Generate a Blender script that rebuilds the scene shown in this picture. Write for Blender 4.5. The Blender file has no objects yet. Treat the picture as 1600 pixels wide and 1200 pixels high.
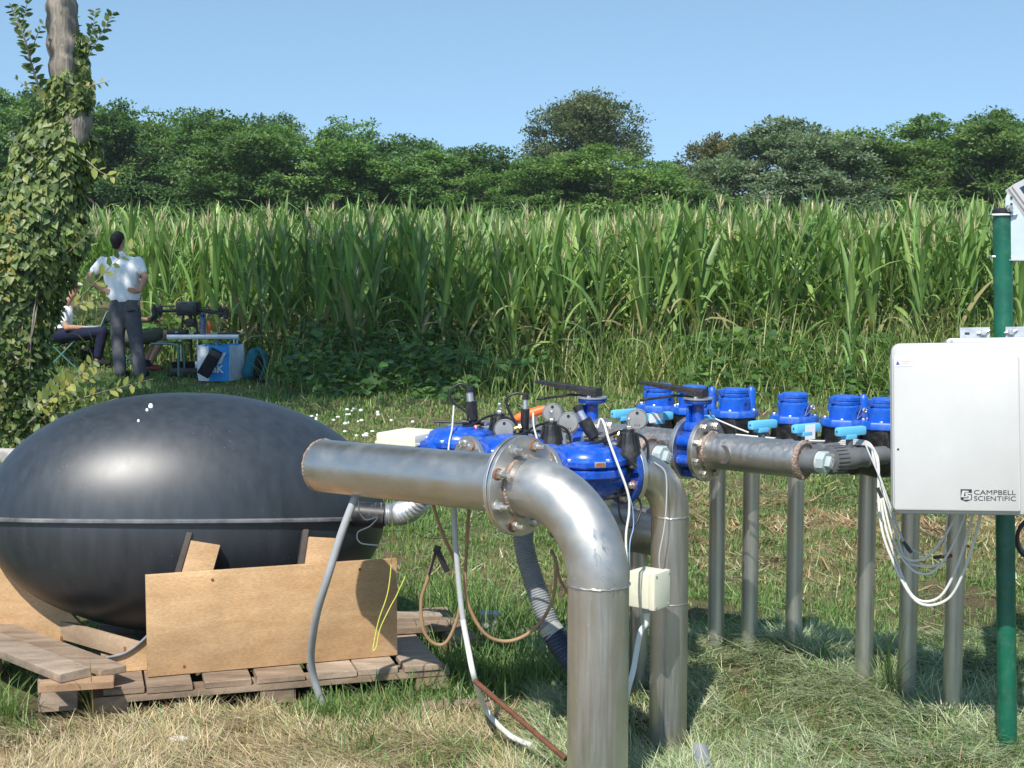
import bpy, bmesh, math, random
import numpy as np
from mathutils import Vector, Matrix, Quaternion

R = math.radians
random.seed(7)
rng = np.random.default_rng(11)
scn = bpy.context.scene
COL = scn.collection

# ------------------------------------------------------------------ camera
FPX, W0, H0 = 2300.0, 1600.0, 1200.0
CAMZ = 1.5
PITCH = math.atan(205.0 / FPX)
cd = bpy.data.cameras.new('camera')
cam = bpy.data.objects.new('camera', cd)
COL.objects.link(cam)
cam.location = (0, 0, CAMZ)
cam.rotation_euler = (math.pi / 2 - PITCH, 0, 0)
cd.sensor_width = 36.0
cd.lens = 36.0 * FPX / W0
cd.clip_start = 0.1
cd.clip_end = 2000
scn.camera = cam

# ------------------------------------------------------------------ sky and sun
SUN_EL, SUN_AZ = R(51), R(18)          # light travels away from the camera, towards its right
wd = bpy.data.worlds.new('World')
scn.world = wd
wd.use_nodes = True
nt = wd.node_tree
sky = nt.nodes.new('ShaderNodeTexSky')
sky.sky_type = 'NISHITA'
sky.sun_disc = False
sky.sun_elevation = SUN_EL
sky.sun_rotation = math.pi + SUN_AZ
sky.altitude = 100
sky.air_density = 1.0
sky.dust_density = 0.3
sky.ozone_density = 2.4
bg = nt.nodes['Background']
bg.inputs['Strength'].default_value = 0.15
hs = nt.nodes.new('ShaderNodeHueSaturation')
hs.inputs['Saturation'].default_value = 0.95
hs.inputs['Hue'].default_value = 0.484
tcw = nt.nodes.new('ShaderNodeTexCoord')
mpw = nt.nodes.new('ShaderNodeMapping')          # clear dry air: the pale band at the horizon is thin
mpw.inputs['Location'].default_value = (0, 0, 0.22)
nt.links.new(tcw.outputs['Generated'], mpw.inputs['Vector'])
nt.links.new(mpw.outputs['Vector'], sky.inputs['Vector'])
nt.links.new(sky.outputs['Color'], hs.inputs['Color'])
nt.links.new(hs.outputs['Color'], bg.inputs['Color'])
sd = bpy.data.lights.new('sun', 'SUN')
sun = bpy.data.objects.new('sun', sd)
COL.objects.link(sun)
sd.energy = 4.3
sd.angle = R(0.55)
sd.color = (1.0, 0.95, 0.87)
LDIR = Vector((math.sin(SUN_AZ) * math.cos(SUN_EL), math.cos(SUN_AZ) * math.cos(SUN_EL), -math.sin(SUN_EL)))
sun.rotation_euler = LDIR.to_track_quat('-Z', 'Y').to_euler()
sun.location = (-3, -10, 12)
scn.view_settings.view_transform = 'Standard'
scn.view_settings.look = 'None'
scn.view_settings.exposure = 0.52
scn.view_settings.gamma = 1.0
scn.view_settings.use_curve_mapping = False
try:
    scn.cycles.max_bounces = 8
    scn.cycles.transparent_max_bounces = 8
    scn.cycles.use_denoising = True
except Exception:
    pass

# ------------------------------------------------------------------ measuring: photograph pixel -> place
def ray(px, py):
    a = (px - 800.0) / FPX
    b = (600.0 - py) / FPX
    c, s = math.cos(PITCH), math.sin(PITCH)
    return Vector((a, c + b * s, -s + b * c))

def at(px, py, Y):
    d = ray(px, py)
    return Vector((0, 0, CAMZ)) + d * (Y / d.y)

def onz(px, py, z=0.0):
    d = ray(px, py)
    return Vector((0, 0, CAMZ)) + d * ((z - CAMZ) / d.z)

# ------------------------------------------------------------------ mesh builder
def frame(d):
    d = Vector(d).normalized()
    r = Vector((0, 0, 1)) if abs(d.z) < 0.95 else Vector((1, 0, 0))
    x = r.cross(d).normalized()
    y = d.cross(x).normalized()
    return x, y, d

class MB:
    def __init__(s):
        s.v, s.f, s.m = [], [], []
        s.cm = 0
    def add(s, vs, fs):
        o = len(s.v)
        s.v += [tuple(p) for p in vs]
        for f in fs:
            s.f.append(tuple(i + o for i in f))
            s.m.append(s.cm)
        return s
    def rings(s, rings, closed=True, cap0=True, cap1=True):
        n = len(rings[0])
        vs, fs = [], []
        for r_ in rings:
            vs += list(r_)
        for i in range(len(rings) - 1):
            for k in range(n if closed else n - 1):
                a, b = i * n + k, i * n + (k + 1) % n
                fs.append((a, b, b + n, a + n))
        if cap0: fs.append(tuple(reversed(range(n))))
        if cap1:
            o = (len(rings) - 1) * n
            fs.append(tuple(o + k for k in range(n)))
        return s.add(vs, fs)
    def lathe(s, p, d, prof, n=32, cap0=True, cap1=True, ribs=0, ramp=0.0):
        # prof: (radius, distance along d)
        x, y, d = frame(d)
        p = Vector(p)
        rr = []
        for (r_, h) in prof:
            ring = []
            for k in range(n):
                a = 2 * math.pi * k / n
                q = r_
                if ribs: q = r_ * (1 + (ramp if (k // 2) % 2 else 0))
                ring.append(p + d * h + (x * math.cos(a) + y * math.sin(a)) * q)
            rr.append(ring)
        return s.rings(rr, True, cap0, cap1)
    def cyl(s, p0, p1, r0, r1=None, n=24, bev=0.0):
        p0, p1 = Vector(p0), Vector(p1)
        L = (p1 - p0).length
        if r1 is None: r1 = r0
        if bev > 0:
            pr = [(r0 - bev, 0), (r0, bev), (r1, L - bev), (r1 - bev, L)]
        else:
            pr = [(r0, 0), (r1, L)]
        return s.lathe(p0, p1 - p0, pr, n)
    def tube(s, pts, r, n=10, caps=True):
        pts = [Vector(p) for p in pts]
        m = len(pts)
        rad = r if hasattr(r, '__len__') else [r] * m
        t = [(pts[min(i + 1, m - 1)] - pts[max(i - 1, 0)]).normalized() for i in range(m)]
        x, y, _ = frame(t[0])
        rr = []
        for i in range(m):
            if i:
                q = t[i - 1].rotation_difference(t[i])
                x = (q @ x).normalized()
            y = t[i].cross(x).normalized()
            rr.append([pts[i] + (x * math.cos(2 * math.pi * k / n) + y * math.sin(2 * math.pi * k / n)) * rad[i] for k in range(n)])
        return s.rings(rr, True, caps, caps)
    def box(s, c, size, ax=None, bev=0.0):
        # ax: (x, y, z) axes
        c = Vector(c)
        if ax is None: ax = (Vector((1, 0, 0)), Vector((0, 1, 0)), Vector((0, 0, 1)))
        X, Y, Z = [Vector(a).normalized() for a in ax]
        hx, hy, hz = size[0] / 2, size[1] / 2, size[2] / 2
        if bev <= 0:
            vs = [c + X * (i * hx) + Y * (j * hy) + Z * (k * hz) for k in (-1, 1) for j in (-1, 1) for i in (-1, 1)]
            fs = [(0, 2, 3, 1), (4, 5, 7, 6), (0, 1, 5, 4), (2, 6, 7, 3), (0, 4, 6, 2), (1, 3, 7, 5)]
            return s.add(vs, fs)
        bm = bmesh.new()
        bmesh.ops.create_cube(bm, size=1.0)
        for v in bm.verts:
            v.co = Vector((v.co.x * size[0], v.co.y * size[1], v.co.z * size[2]))
        bmesh.ops.bevel(bm, geom=list(bm.edges), offset=bev, segments=2, profile=0.6, affect='EDGES')
        bm.verts.ensure_lookup_table()
        vs = [c + X * v.co.x + Y * v.co.y + Z * v.co.z for v in bm.verts]
        fs = [tuple(v.index for v in f.verts) for f in bm.faces]
        bm.free()
        return s.add(vs, fs)
    def prism(s, outline, org, X, Y, depth):
        # outline in (x, y) of the plane X, Y; extruded along X x Y by depth
        org, X, Y = Vector(org), Vector(X).normalized(), Vector(Y).normalized()
        Z = X.cross(Y).normalized()
        a = [org + X * p[0] + Y * p[1] for p in outline]
        b = [q + Z * depth for q in a]
        return s.rings([a, b])
    def ball(s, c, r, n=16, m=10, sc=(1, 1, 1)):
        c = Vector(c)
        rr = []
        for i in range(1, m):
            th = math.pi * i / m
            rr.append([c + Vector((math.sin(th) * math.cos(2 * math.pi * k / n) * r * sc[0], math.sin(th) * math.sin(2 * math.pi * k / n) * r * sc[1], -math.cos(th) * r * sc[2])) for k in range(n)])
        return s.rings(rr)

def mesh_from(mb, name, mats, off=None, smooth=35):
    me = bpy.data.meshes.new(name)
    vs = mb.v
    if off is not None:
        vs = [(p[0] - off[0], p[1] - off[1], p[2] - off[2]) for p in vs]
    me.from_pydata(vs, [], mb.f)
    if not isinstance(mats, (list, tuple)): mats = [mats]
    for m in mats: me.materials.append(m)
    if len(mats) > 1:
        me.polygons.foreach_set('material_index', mb.m)
    bm = bmesh.new(); bm.from_mesh(me)
    bmesh.ops.recalc_face_normals(bm, faces=bm.faces)
    bm.to_mesh(me); bm.free()
    if smooth:
        me.polygons.foreach_set('use_smooth', [True] * len(me.polygons))
        me.set_sharp_from_angle(angle=R(smooth))
    me.update()
    return me

def tag(o, label=None, cat=None, group=None, kind=None):
    if label: o['label'] = label
    if cat: o['category'] = cat
    if group: o['group'] = group
    if kind: o['kind'] = kind
    return o

def thing(name, label, cat, loc=(0, 0, 0), rotz=0.0, group=None):
    o = bpy.data.objects.new(name, None)
    COL.objects.link(o)
    o.empty_display_size = 0.05
    o.location = loc
    o.rotation_euler = (0, 0, rotz)
    return tag(o, label, cat, group)

def part(name, mb, mats, parent=None, local=False, label=None, smooth=35):
    # mb holds world coordinates unless local; parents' empties are then subtracted
    off = None
    if parent is not None and not local:
        off = Vector((0, 0, 0))
        q = parent
        while q is not None:
            off = off + Vector(q.location); q = q.parent
    me = mesh_from(mb, name, mats, off, smooth)
    o = bpy.data.objects.new(name, me)
    COL.objects.link(o)
    if parent is not None: o.parent = parent
    if label: o['label'] = label
    return o

def single(name, mb, mats, label, cat, group=None, smooth=35, base=None):
    # a thing of one mesh; origin at its lowest point's centre
    a = np.array(mb.v)
    org = Vector(((a[:, 0].min() + a[:, 0].max()) / 2, (a[:, 1].min() + a[:, 1].max()) / 2, a[:, 2].min())) if base is None else Vector(base)
    me = mesh_from(mb, name, mats, org, smooth)
    o = bpy.data.objects.new(name, me)
    COL.objects.link(o)
    o.location = org
    return tag(o, label, cat, group)

def copy_tree(o, parent=None):
    c = o.copy()
    COL.objects.link(c)
    if parent is not None: c.parent = parent
    for ch in o.children:
        copy_tree(ch, c)
    return c

def np_object(name, verts, faces, mats, colors=None, parent=None, smooth=False, mat_idx=None):
    # verts (N,3), faces (M,k) with one k ; colors (N,3) per vertex
    me = bpy.data.meshes.new(name)
    n, m, k = len(verts), len(faces), faces.shape[1]
    me.vertices.add(n)
    me.vertices.foreach_set('co', np.ascontiguousarray(verts, dtype=np.float32).ravel())
    me.loops.add(m * k)
    me.loops.foreach_set('vertex_index', np.ascontiguousarray(faces, dtype=np.int32).ravel())
    me.polygons.add(m)
    me.polygons.foreach_set('loop_start', np.arange(0, m * k, k, dtype=np.int32))
    if not isinstance(mats, (list, tuple)): mats = [mats]
    for q in mats: me.materials.append(q)
    if mat_idx is not None: me.polygons.foreach_set('material_index', np.ascontiguousarray(mat_idx, dtype=np.int32))
    if smooth: me.polygons.foreach_set('use_smooth', np.ones(m, dtype=bool))
    me.update(calc_edges=True)
    if colors is not None:
        ca = me.color_attributes.new('tint', 'FLOAT_COLOR', 'POINT')
        c4 = np.ones((n, 4), dtype=np.float32); c4[:, :3] = colors
        ca.data.foreach_set('color', c4.ravel())
    o = bpy.data.objects.new(name, me)
    COL.objects.link(o)
    if parent is not None: o.parent = parent
    return o

def bez(p0, p1, p2, p3, n=16):
    p0, p1, p2, p3 = map(Vector, (p0, p1, p2, p3))
    return [p0 * (1 - t) ** 3 + p1 * 3 * t * (1 - t) ** 2 + p2 * 3 * t * t * (1 - t) + p3 * t ** 3 for t in [i / n for i in range(n + 1)]]

def spline(pts, n=8):
    # Catmull-Rom through the points
    P = [Vector(p) for p in pts]
    P = [P[0] * 2 - P[1]] + P + [P[-1] * 2 - P[-2]]
    out = []
    for i in range(1, len(P) - 2):
        a, b, c, d = P[i - 1], P[i], P[i + 1], P[i + 2]
        for k in range(n):
            t = k / n
            out.append(0.5 * ((2 * b) + (c - a) * t + (2 * a - 5 * b + 4 * c - d) * t * t + (3 * b - a - 3 * c + d) * t ** 3))
    out.append(P[-2])
    return out

# ------------------------------------------------------------------ materials
def nodes(m):
    return m.node_tree.nodes, m.node_tree.links

def mat(name, col, rough=0.5, metal=0.0, spec=0.5, var=0.0, vscale=8.0, bump=0.0, bscale=60.0, stretch=(1, 1, 1), col2=None, trans=0.0, rvar=0.0, coat=0.0, dust=0.0):
    m = bpy.data.materials.new(name)
    m.use_nodes = True
    N, L = nodes(m)
    b = N['Principled BSDF']
    b.inputs['Base Color'].default_value = (*col, 1)
    b.inputs['Roughness'].default_value = rough
    b.inputs['Metallic'].default_value = metal
    b.inputs['Specular IOR Level'].default_value = spec
    if coat: b.inputs['Coat Weight'].default_value = coat
    if var or col2 or bump or rvar:
        tc = N.new('ShaderNodeTexCoord')
        mp = N.new('ShaderNodeMapping')
        mp.inputs['Scale'].default_value = stretch
        L.new(tc.outputs['Object'], mp.inputs['Vector'])
        nz = N.new('ShaderNodeTexNoise')
        nz.inputs['Scale'].default_value = vscale
        nz.inputs['Detail'].default_value = 6
        nz.inputs['Roughness'].default_value = 0.62
        L.new(mp.outputs['Vector'], nz.inputs['Vector'])
        if var or col2:
            cr = N.new('ShaderNodeValToRGB')
            c2 = col2 if col2 else tuple(max(0, c * (1 - var)) for c in col)
            c1 = col if col2 else tuple(min(1, c * (1 + var)) for c in col)
            cr.color_ramp.elements[0].position = 0.35
            cr.color_ramp.elements[1].position = 0.65
            cr.color_ramp.elements[0].color = (*c2, 1)
            cr.color_ramp.elements[1].color = (*c1, 1)
            L.new(nz.outputs['Fac'], cr.inputs['Fac'])
            L.new(cr.outputs['Color'], b.inputs['Base Color'])
        if dust and var:
            # dried mud flecks and a dusty film in patches
            nd = N.new('ShaderNodeTexNoise'); nd.inputs['Scale'].default_value = 34; nd.inputs['Detail'].default_value = 9; nd.inputs['Roughness'].default_value = 0.75
            L.new(tc.outputs['Object'], nd.inputs['Vector'])
            md = N.new('ShaderNodeMapRange'); md.inputs['From Min'].default_value = 0.50; md.inputs['From Max'].default_value = 0.78; md.inputs['To Max'].default_value = dust
            L.new(nd.outputs['Fac'], md.inputs['Value'])
            mxd = N.new('ShaderNodeMixRGB'); L.new(md.outputs['Result'], mxd.inputs['Fac'])
            L.new(cr.outputs['Color'], mxd.inputs['Color1']); mxd.inputs['Color2'].default_value = (0.33, 0.31, 0.27, 1)
            L.new(mxd.outputs['Color'], b.inputs['Base Color'])
        if rvar:
            mr = N.new('ShaderNodeMapRange')
            mr.inputs['To Min'].default_value = max(0.02, rough - rvar)
            mr.inputs['To Max'].default_value = rough + rvar
            L.new(nz.outputs['Fac'], mr.inputs['Value'])
            L.new(mr.outputs['Result'], b.inputs['Roughness'])
        if bump:
            nb = N.new('ShaderNodeTexNoise')
            nb.inputs['Scale'].default_value = bscale
            nb.inputs['Detail'].default_value = 4
            L.new(mp.outputs['Vector'], nb.inputs['Vector'])
            bp = N.new('ShaderNodeBump')
            bp.inputs['Strength'].default_value = bump
            bp.inputs['Distance'].default_value = 0.01
            L.new(nb.outputs['Fac'], bp.inputs['Height'])
            L.new(bp.outputs['Normal'], b.inputs['Normal'])
    return m

def leaf_mat(name, col=None, rough=0.5, trans=0.35, attr=True, objvar=0.25, tcol=None, spec=0.35):
    # foliage: the tint attribute (or a colour) through Principled + Translucent
    m = bpy.data.materials.new(name)
    m.use_nodes = True
    N, L = nodes(m)
    b = N['Principled BSDF']
    out = N['Material Output']
    b.inputs['Roughness'].default_value = rough
    b.inputs['Specular IOR Level'].default_value = spec
    if attr:
        a = N.new('ShaderNodeAttribute'); a.attribute_name = 'tint'
        src = a.outputs['Color']
    else:
        rgb = N.new('ShaderNodeRGB'); rgb.outputs[0].default_value = (*col, 1)
        src = rgb.outputs[0]
    oi = N.new('ShaderNodeObjectInfo')
    hv = N.new('ShaderNodeHueSaturation')
    mr = N.new('ShaderNodeMapRange')
    mr.inputs['To Min'].default_value = 1 - objvar
    mr.inputs['To Max'].default_value = 1 + objvar
    L.new(oi.outputs['Random'], mr.inputs['Value'])
    L.new(mr.outputs['Result'], hv.inputs['Value'])
    L.new(src, hv.inputs['Color'])
    L.new(hv.outputs['Color'], b.inputs['Base Color'])
    tr = N.new('ShaderNodeBsdfTranslucent')
    h2 = N.new('ShaderNodeMixRGB'); h2.blend_type = 'MULTIPLY'; h2.inputs['Fac'].default_value = 1
    L.new(hv.outputs['Color'], h2.inputs['Color1'])
    h2.inputs['Color2'].default_value = (*(tcol or (1.6, 1.7, 0.7)), 1)
    L.new(h2.outputs['Color'], tr.inputs['Color'])
    mx = N.new('ShaderNodeMixShader'); mx.inputs['Fac'].default_value = trans
    L.new(b.outputs['BSDF'], mx.inputs[1]); L.new(tr.outputs['BSDF'], mx.inputs[2])
    L.new(mx.outputs['Shader'], out.inputs['Surface'])
    return m

def steel_mat(name, col=(0.50, 0.485, 0.46), rough=0.34, streak=(1, 1, 0.05), bands=90):
    m = bpy.data.materials.new(name)
    m.use_nodes = True
    N, L = nodes(m)
    b = N['Principled BSDF']
    b.inputs['Metallic'].default_value = 0.92
    tc = N.new('ShaderNodeTexCoord')
    n1 = N.new('ShaderNodeTexNoise'); n1.inputs['Scale'].default_value = 5; n1.inputs['Detail'].default_value = 8; n1.inputs['Roughness'].default_value = 0.7
    L.new(tc.outputs['Object'], n1.inputs['Vector'])
    cr = N.new('ShaderNodeValToRGB')
    e = cr.color_ramp.elements
    e[0].position = 0.3; e[0].color = (*[c * 0.86 for c in col], 1)
    e[1].position = 0.72; e[1].color = (*[min(1, c * 1.07) for c in col], 1)
    L.new(n1.outputs['Fac'], cr.inputs['Fac'])
    mp = N.new('ShaderNodeMapping'); mp.inputs['Scale'].default_value = streak
    L.new(tc.outputs['Object'], mp.inputs['Vector'])
    n2 = N.new('ShaderNodeTexNoise'); n2.inputs['Scale'].default_value = bands; n2.inputs['Detail'].default_value = 3
    L.new(mp.outputs['Vector'], n2.inputs['Vector'])
    mr = N.new('ShaderNodeMapRange'); mr.inputs['From Min'].default_value = 0.3; mr.inputs['From Max'].default_value = 0.7
    mr.inputs['To Min'].default_value = rough - 0.09; mr.inputs['To Max'].default_value = rough + 0.13
    L.new(n2.outputs['Fac'], mr.inputs['Value'])
    L.new(mr.outputs['Result'], b.inputs['Roughness'])
    # small scuffs and specks of dried dirt
    n3 = N.new('ShaderNodeTexNoise'); n3.inputs['Scale'].default_value = 70; n3.inputs['Detail'].default_value = 5
    L.new(tc.outputs['Object'], n3.inputs['Vector'])
    c3 = N.new('ShaderNodeValToRGB'); c3.color_ramp.elements[0].position = 0.69; c3.color_ramp.elements[1].position = 0.75
    L.new(n3.outputs['Fac'], c3.inputs['Fac'])
    mx = N.new('ShaderNodeMixRGB')
    L.new(c3.outputs['Color'], mx.inputs['Fac'])
    L.new(cr.outputs['Color'], mx.inputs['Color1'])
    mx.inputs['Color2'].default_value = (*[min(1, c * 1.35) for c in col], 1)
    L.new(mx.outputs['Color'], b.inputs['Base Color'])
    bp = N.new('ShaderNodeBump'); bp.inputs['Strength'].default_value = 0.025; bp.inputs['Distance'].default_value = 0.003
    L.new(n1.outputs['Fac'], bp.inputs['Height'])
    L.new(bp.outputs['Normal'], b.inputs['Normal'])
    return m

def wood_mat(name, c1, c2, scale=6.0, stretch=(1, 12, 12), rough=0.75, bump=0.2):
    m = bpy.data.materials.new(name)
    m.use_nodes = True
    N, L = nodes(m)
    b = N['Principled BSDF']; b.inputs['Roughness'].default_value = rough; b.inputs['Specular IOR Level'].default_value = 0.25
    tc = N.new('ShaderNodeTexCoord'); mp = N.new('ShaderNodeMapping'); mp.inputs['Scale'].default_value = stretch
    L.new(tc.outputs['Object'], mp.inputs['Vector'])
    n1 = N.new('ShaderNodeTexNoise'); n1.inputs['Scale'].default_value = scale; n1.inputs['Detail'].default_value = 7; n1.inputs['Roughness'].default_value = 0.6; n1.inputs['Distortion'].default_value = 0.5
    L.new(mp.outputs['Vector'], n1.inputs['Vector'])
    cr = N.new('ShaderNodeValToRGB'); cr.color_ramp.elements[0].position = 0.3; cr.color_ramp.elements[1].position = 0.66
    cr.color_ramp.elements[0].color = (*c2, 1); cr.color_ramp.elements[1].color = (*c1, 1)
    L.new(n1.outputs['Fac'], cr.inputs['Fac'])
    n2 = N.new('ShaderNodeTexNoise'); n2.inputs['Scale'].default_value = 3.5; n2.inputs['Detail'].default_value = 5
    L.new(tc.outputs['Object'], n2.inputs['Vector'])
    mr = N.new('ShaderNodeMapRange'); mr.inputs['From Min'].default_value = 0.35; mr.inputs['From Max'].default_value = 0.68; mr.inputs['To Min'].default_value = 0.72; mr.inputs['To Max'].default_value = 1.08
    L.new(n2.outputs['Fac'], mr.inputs['Value'])
    hv = N.new('ShaderNodeHueSaturation'); L.new(mr.outputs['Result'], hv.inputs['Value']); L.new(cr.outputs['Color'], hv.inputs['Color'])
    # fine grain lines along the length
    m3 = N.new('ShaderNodeMapping'); m3.inputs['Scale'].default_value = tuple(9 * q for q in stretch)
    L.new(tc.outputs['Object'], m3.inputs['Vector'])
    n3 = N.new('ShaderNodeTexNoise'); n3.inputs['Scale'].default_value = scale * 2.2; n3.inputs['Detail'].default_value = 6; n3.inputs['Distortion'].default_value = 0.3
    L.new(m3.outputs['Vector'], n3.inputs['Vector'])
    r3 = N.new('ShaderNodeMapRange'); r3.inputs['From Min'].default_value = 0.32; r3.inputs['From Max'].default_value = 0.6; r3.inputs['To Min'].default_value = 0.78; r3.inputs['To Max'].default_value = 1.04
    L.new(n3.outputs['Fac'], r3.inputs['Value'])
    h3 = N.new('ShaderNodeHueSaturation'); L.new(r3.outputs['Result'], h3.inputs['Value']); L.new(hv.outputs['Color'], h3.inputs['Color'])
    L.new(h3.outputs['Color'], b.inputs['Base Color'])
    bp = N.new('ShaderNodeBump'); bp.inputs['Strength'].default_value = bump; bp.inputs['Distance'].default_value = 0.003
    L.new(n1.outputs['Fac'], bp.inputs['Height']); L.new(bp.outputs['Normal'], b.inputs['Normal'])
    return m

M = {}
M['steel'] = steel_mat('brushed_stainless_steel', (0.56, 0.54, 0.505), 0.38)
M['steel_dull'] = steel_mat('dull_stainless_steel', (0.50, 0.475, 0.44), 0.40)
M['steel_flange'] = steel_mat('flange_steel', (0.60, 0.585, 0.56), 0.36, (1, 1, 1), 25)
M['bolt'] = mat('zinc_bolt', (0.58, 0.56, 0.52), 0.38, 0.9, var=0.2, vscale=40)
M['weld'] = mat('brown_weld', (0.30, 0.20, 0.15), 0.6, 0.45, col2=(0.42, 0.36, 0.32), vscale=30, bump=0.8, bscale=120)
M['rust_stain'] = mat('rusty_washer', (0.30, 0.11, 0.05), 0.8, 0.1, var=0.3, vscale=60)
M['blue_paint'] = mat('blue_epoxy_paint', (0.006, 0.075, 0.46), 0.27, 0, 0.5, var=0.25, vscale=20, rvar=0.12, dust=0.45)
M['blue_plastic'] = mat('blue_plastic', (0.006, 0.095, 0.50), 0.38, 0, 0.5, var=0.2, vscale=15, rvar=0.1, dust=0.35)
M['navy_paint'] = mat('dark_blue_paint', (0.006, 0.05, 0.30), 0.33, 0, 0.5, var=0.25, vscale=20, dust=0.4)
M['cyan'] = mat('light_blue_plastic', (0.13, 0.50, 0.80), 0.42, 0, 0.5, var=0.06, vscale=12)
M['pvc'] = mat('dark_grey_pvc', (0.12, 0.127, 0.135), 0.42, 0, 0.5, var=0.18, vscale=14, rvar=0.08)
M['pvc_light'] = mat('light_grey_pvc', (0.36, 0.43, 0.44), 0.42, 0, 0.5, var=0.07, vscale=14)
M['conduit'] = mat('grey_conduit', (0.33, 0.345, 0.36), 0.5, 0, 0.45, var=0.1, vscale=10)
M['conduit_white'] = mat('pale_conduit', (0.68, 0.68, 0.64), 0.5, 0, 0.4, var=0.08, vscale=10)
M['white_plastic'] = mat('white_enclosure_plastic', (0.47, 0.47, 0.457), 0.38, 0, 0.45, var=0.035, vscale=5, rvar=0.05, dust=0.10)
M['cream'] = mat('cream_plastic', (0.68, 0.665, 0.53), 0.45, 0, 0.4, var=0.05, vscale=9)
M['cream_lid'] = mat('cream_lid_plastic', (0.74, 0.71, 0.54), 0.45, 0, 0.4, var=0.05, vscale=9)
M['black'] = mat('black_plastic', (0.016, 0.016, 0.017), 0.42, 0, 0.5, rvar=0.1, var=0.2, vscale=20, dust=0.25)
M['black_matte'] = mat('black_rough_grip', (0.03, 0.03, 0.032), 0.75, 0, 0.3, var=0.35, vscale=60, bump=0.6, bscale=220)
M['black_cable'] = mat('black_cable', (0.014, 0.014, 0.015), 0.45)
M['white_cable'] = mat('white_cable', (0.58, 0.58, 0.54), 0.5, var=0.06, vscale=12)
M['grey_cable'] = mat('grey_cable', (0.42, 0.44, 0.45), 0.5)
M['blue_cable'] = mat('blue_cable', (0.16, 0.26, 0.45), 0.5)
M['brown_hose'] = mat('brown_hose', (0.30, 0.185, 0.10), 0.5, var=0.2, vscale=15)
M['yellow_wire'] = mat('yellow_green_wire', (0.62, 0.66, 0.12), 0.5)
M['brass'] = mat('brass', (0.55, 0.40, 0.14), 0.35, 0.8)
M['orange'] = mat('orange_plastic', (0.80, 0.16, 0.03), 0.45, var=0.08, vscale=20)
M['red'] = mat('red_plastic', (0.55, 0.03, 0.02), 0.4)
M['white'] = mat('white_sticker', (0.80, 0.82, 0.84), 0.55, var=0.06, vscale=18)
M['pole'] = mat('dark_green_paint', (0.004, 0.098, 0.054), 0.34, 0, 0.5, var=0.18, vscale=9, rvar=0.08, dust=0.18)
M['alu'] = mat('aluminium', (0.66, 0.67, 0.68), 0.36, 0.85, var=0.1, vscale=12)
M['galv'] = mat('galvanised_steel', (0.52, 0.53, 0.54), 0.45, 0.8, var=0.2, vscale=30)
M['rebar'] = mat('rusty_iron', (0.20, 0.075, 0.038), 0.85, 0.1, col2=(0.11, 0.05, 0.03), vscale=30, bump=0.5)
M['print'] = mat('dark_print', (0.02, 0.02, 0.024), 0.5)
M['hose_grey'] = mat('grey_corrugated_hose', (0.22, 0.235, 0.25), 0.45, 0, 0.5, var=0.15, vscale=10)
M['hose_dark'] = mat('dark_blue_hose', (0.014, 0.03, 0.07), 0.4, 0, 0.5, var=0.2, vscale=10)
M['glass'] = mat('clear_sight_glass', (0.10, 0.14, 0.20), 0.06, 0, 0.6)
# ================================================================== GROUND
def axis_steps():
    xs = list(np.concatenate([np.arange(-130, -40, 15), np.arange(-40, -8, 2), np.arange(-8, -3.4, 0.3), np.arange(-3.4, 3.4, 0.04), np.arange(3.4, 8, 0.3), np.arange(8, 40, 2), np.arange(40, 131, 15)]))
    ys = list(np.concatenate([np.arange(-40, 0, 5), np.arange(0, 3, 0.3), np.arange(3, 7.5, 0.04), np.arange(7.5, 20, 0.15), np.arange(20, 60, 2), np.arange(60, 131, 10)]))
    return np.array(xs), np.array(ys)
def vnoise(x, y, s, seed=0):
    # smooth value noise
    r = np.random.default_rng(seed).random((64, 64))
    x, y = np.asarray(x) * s, np.asarray(y) * s
    xi, yi = np.floor(x).astype(int), np.floor(y).astype(int)
    fx, fy = x - xi, y - yi
    fx, fy = fx * fx * (3 - 2 * fx), fy * fy * (3 - 2 * fy)
    g = lambda a, b: r[a % 64, b % 64]
    return (g(xi, yi) * (1 - fx) + g(xi + 1, yi) * fx) * (1 - fy) + (g(xi, yi + 1) * (1 - fx) + g(xi + 1, yi + 1) * fx) * fy
def gheight(x, y):
    x, y = np.asarray(x, dtype=float), np.asarray(y, dtype=float)
    h = (vnoise(x, y, 0.9, 1) - 0.5) * 0.035 + (vnoise(x, y, 4.0, 2) - 0.5) * 0.016 + (vnoise(x, y, 13.0, 3) - 0.5) * 0.012
    h = h - 0.012
    # heaps of mown grass round the thin legs
    for (cx, cy, r, a) in ((1.02, 5.28, 0.24, 0.045), (1.30, 4.98, 0.10, 0.03), (0.72, 5.42, 0.14, 0.03), (0.62, 5.1, 0.3, 0.02), (0.4665, 4.42, 0.2, -0.05), (1.53, 4.5, 0.2, -0.035), (1.47, 4.88, 0.16, -0.03), (1.24, 5.15, 0.13, -0.03), (1.36, 5.06, 0.12, -0.03)):
        h = h + a * np.exp(-((x - cx) ** 2 + (y - cy) ** 2) / (r * r))
    return h * np.where(y > 30, 0.3, 1)
xs, ys = axis_steps()
gx_, gy_ = np.meshgrid(xs, ys)
gv = np.stack([gx_.ravel(), gy_.ravel(), gheight(gx_, gy_).ravel()], 1)
nx_, ny_ = len(xs), len(ys)
idx = np.arange(nx_ * ny_).reshape(ny_, nx_)
gf = np.stack([idx[:-1, :-1].ravel(), idx[:-1, 1:].ravel(), idx[1:, 1:].ravel(), idx[1:, :-1].ravel()], 1)

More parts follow.
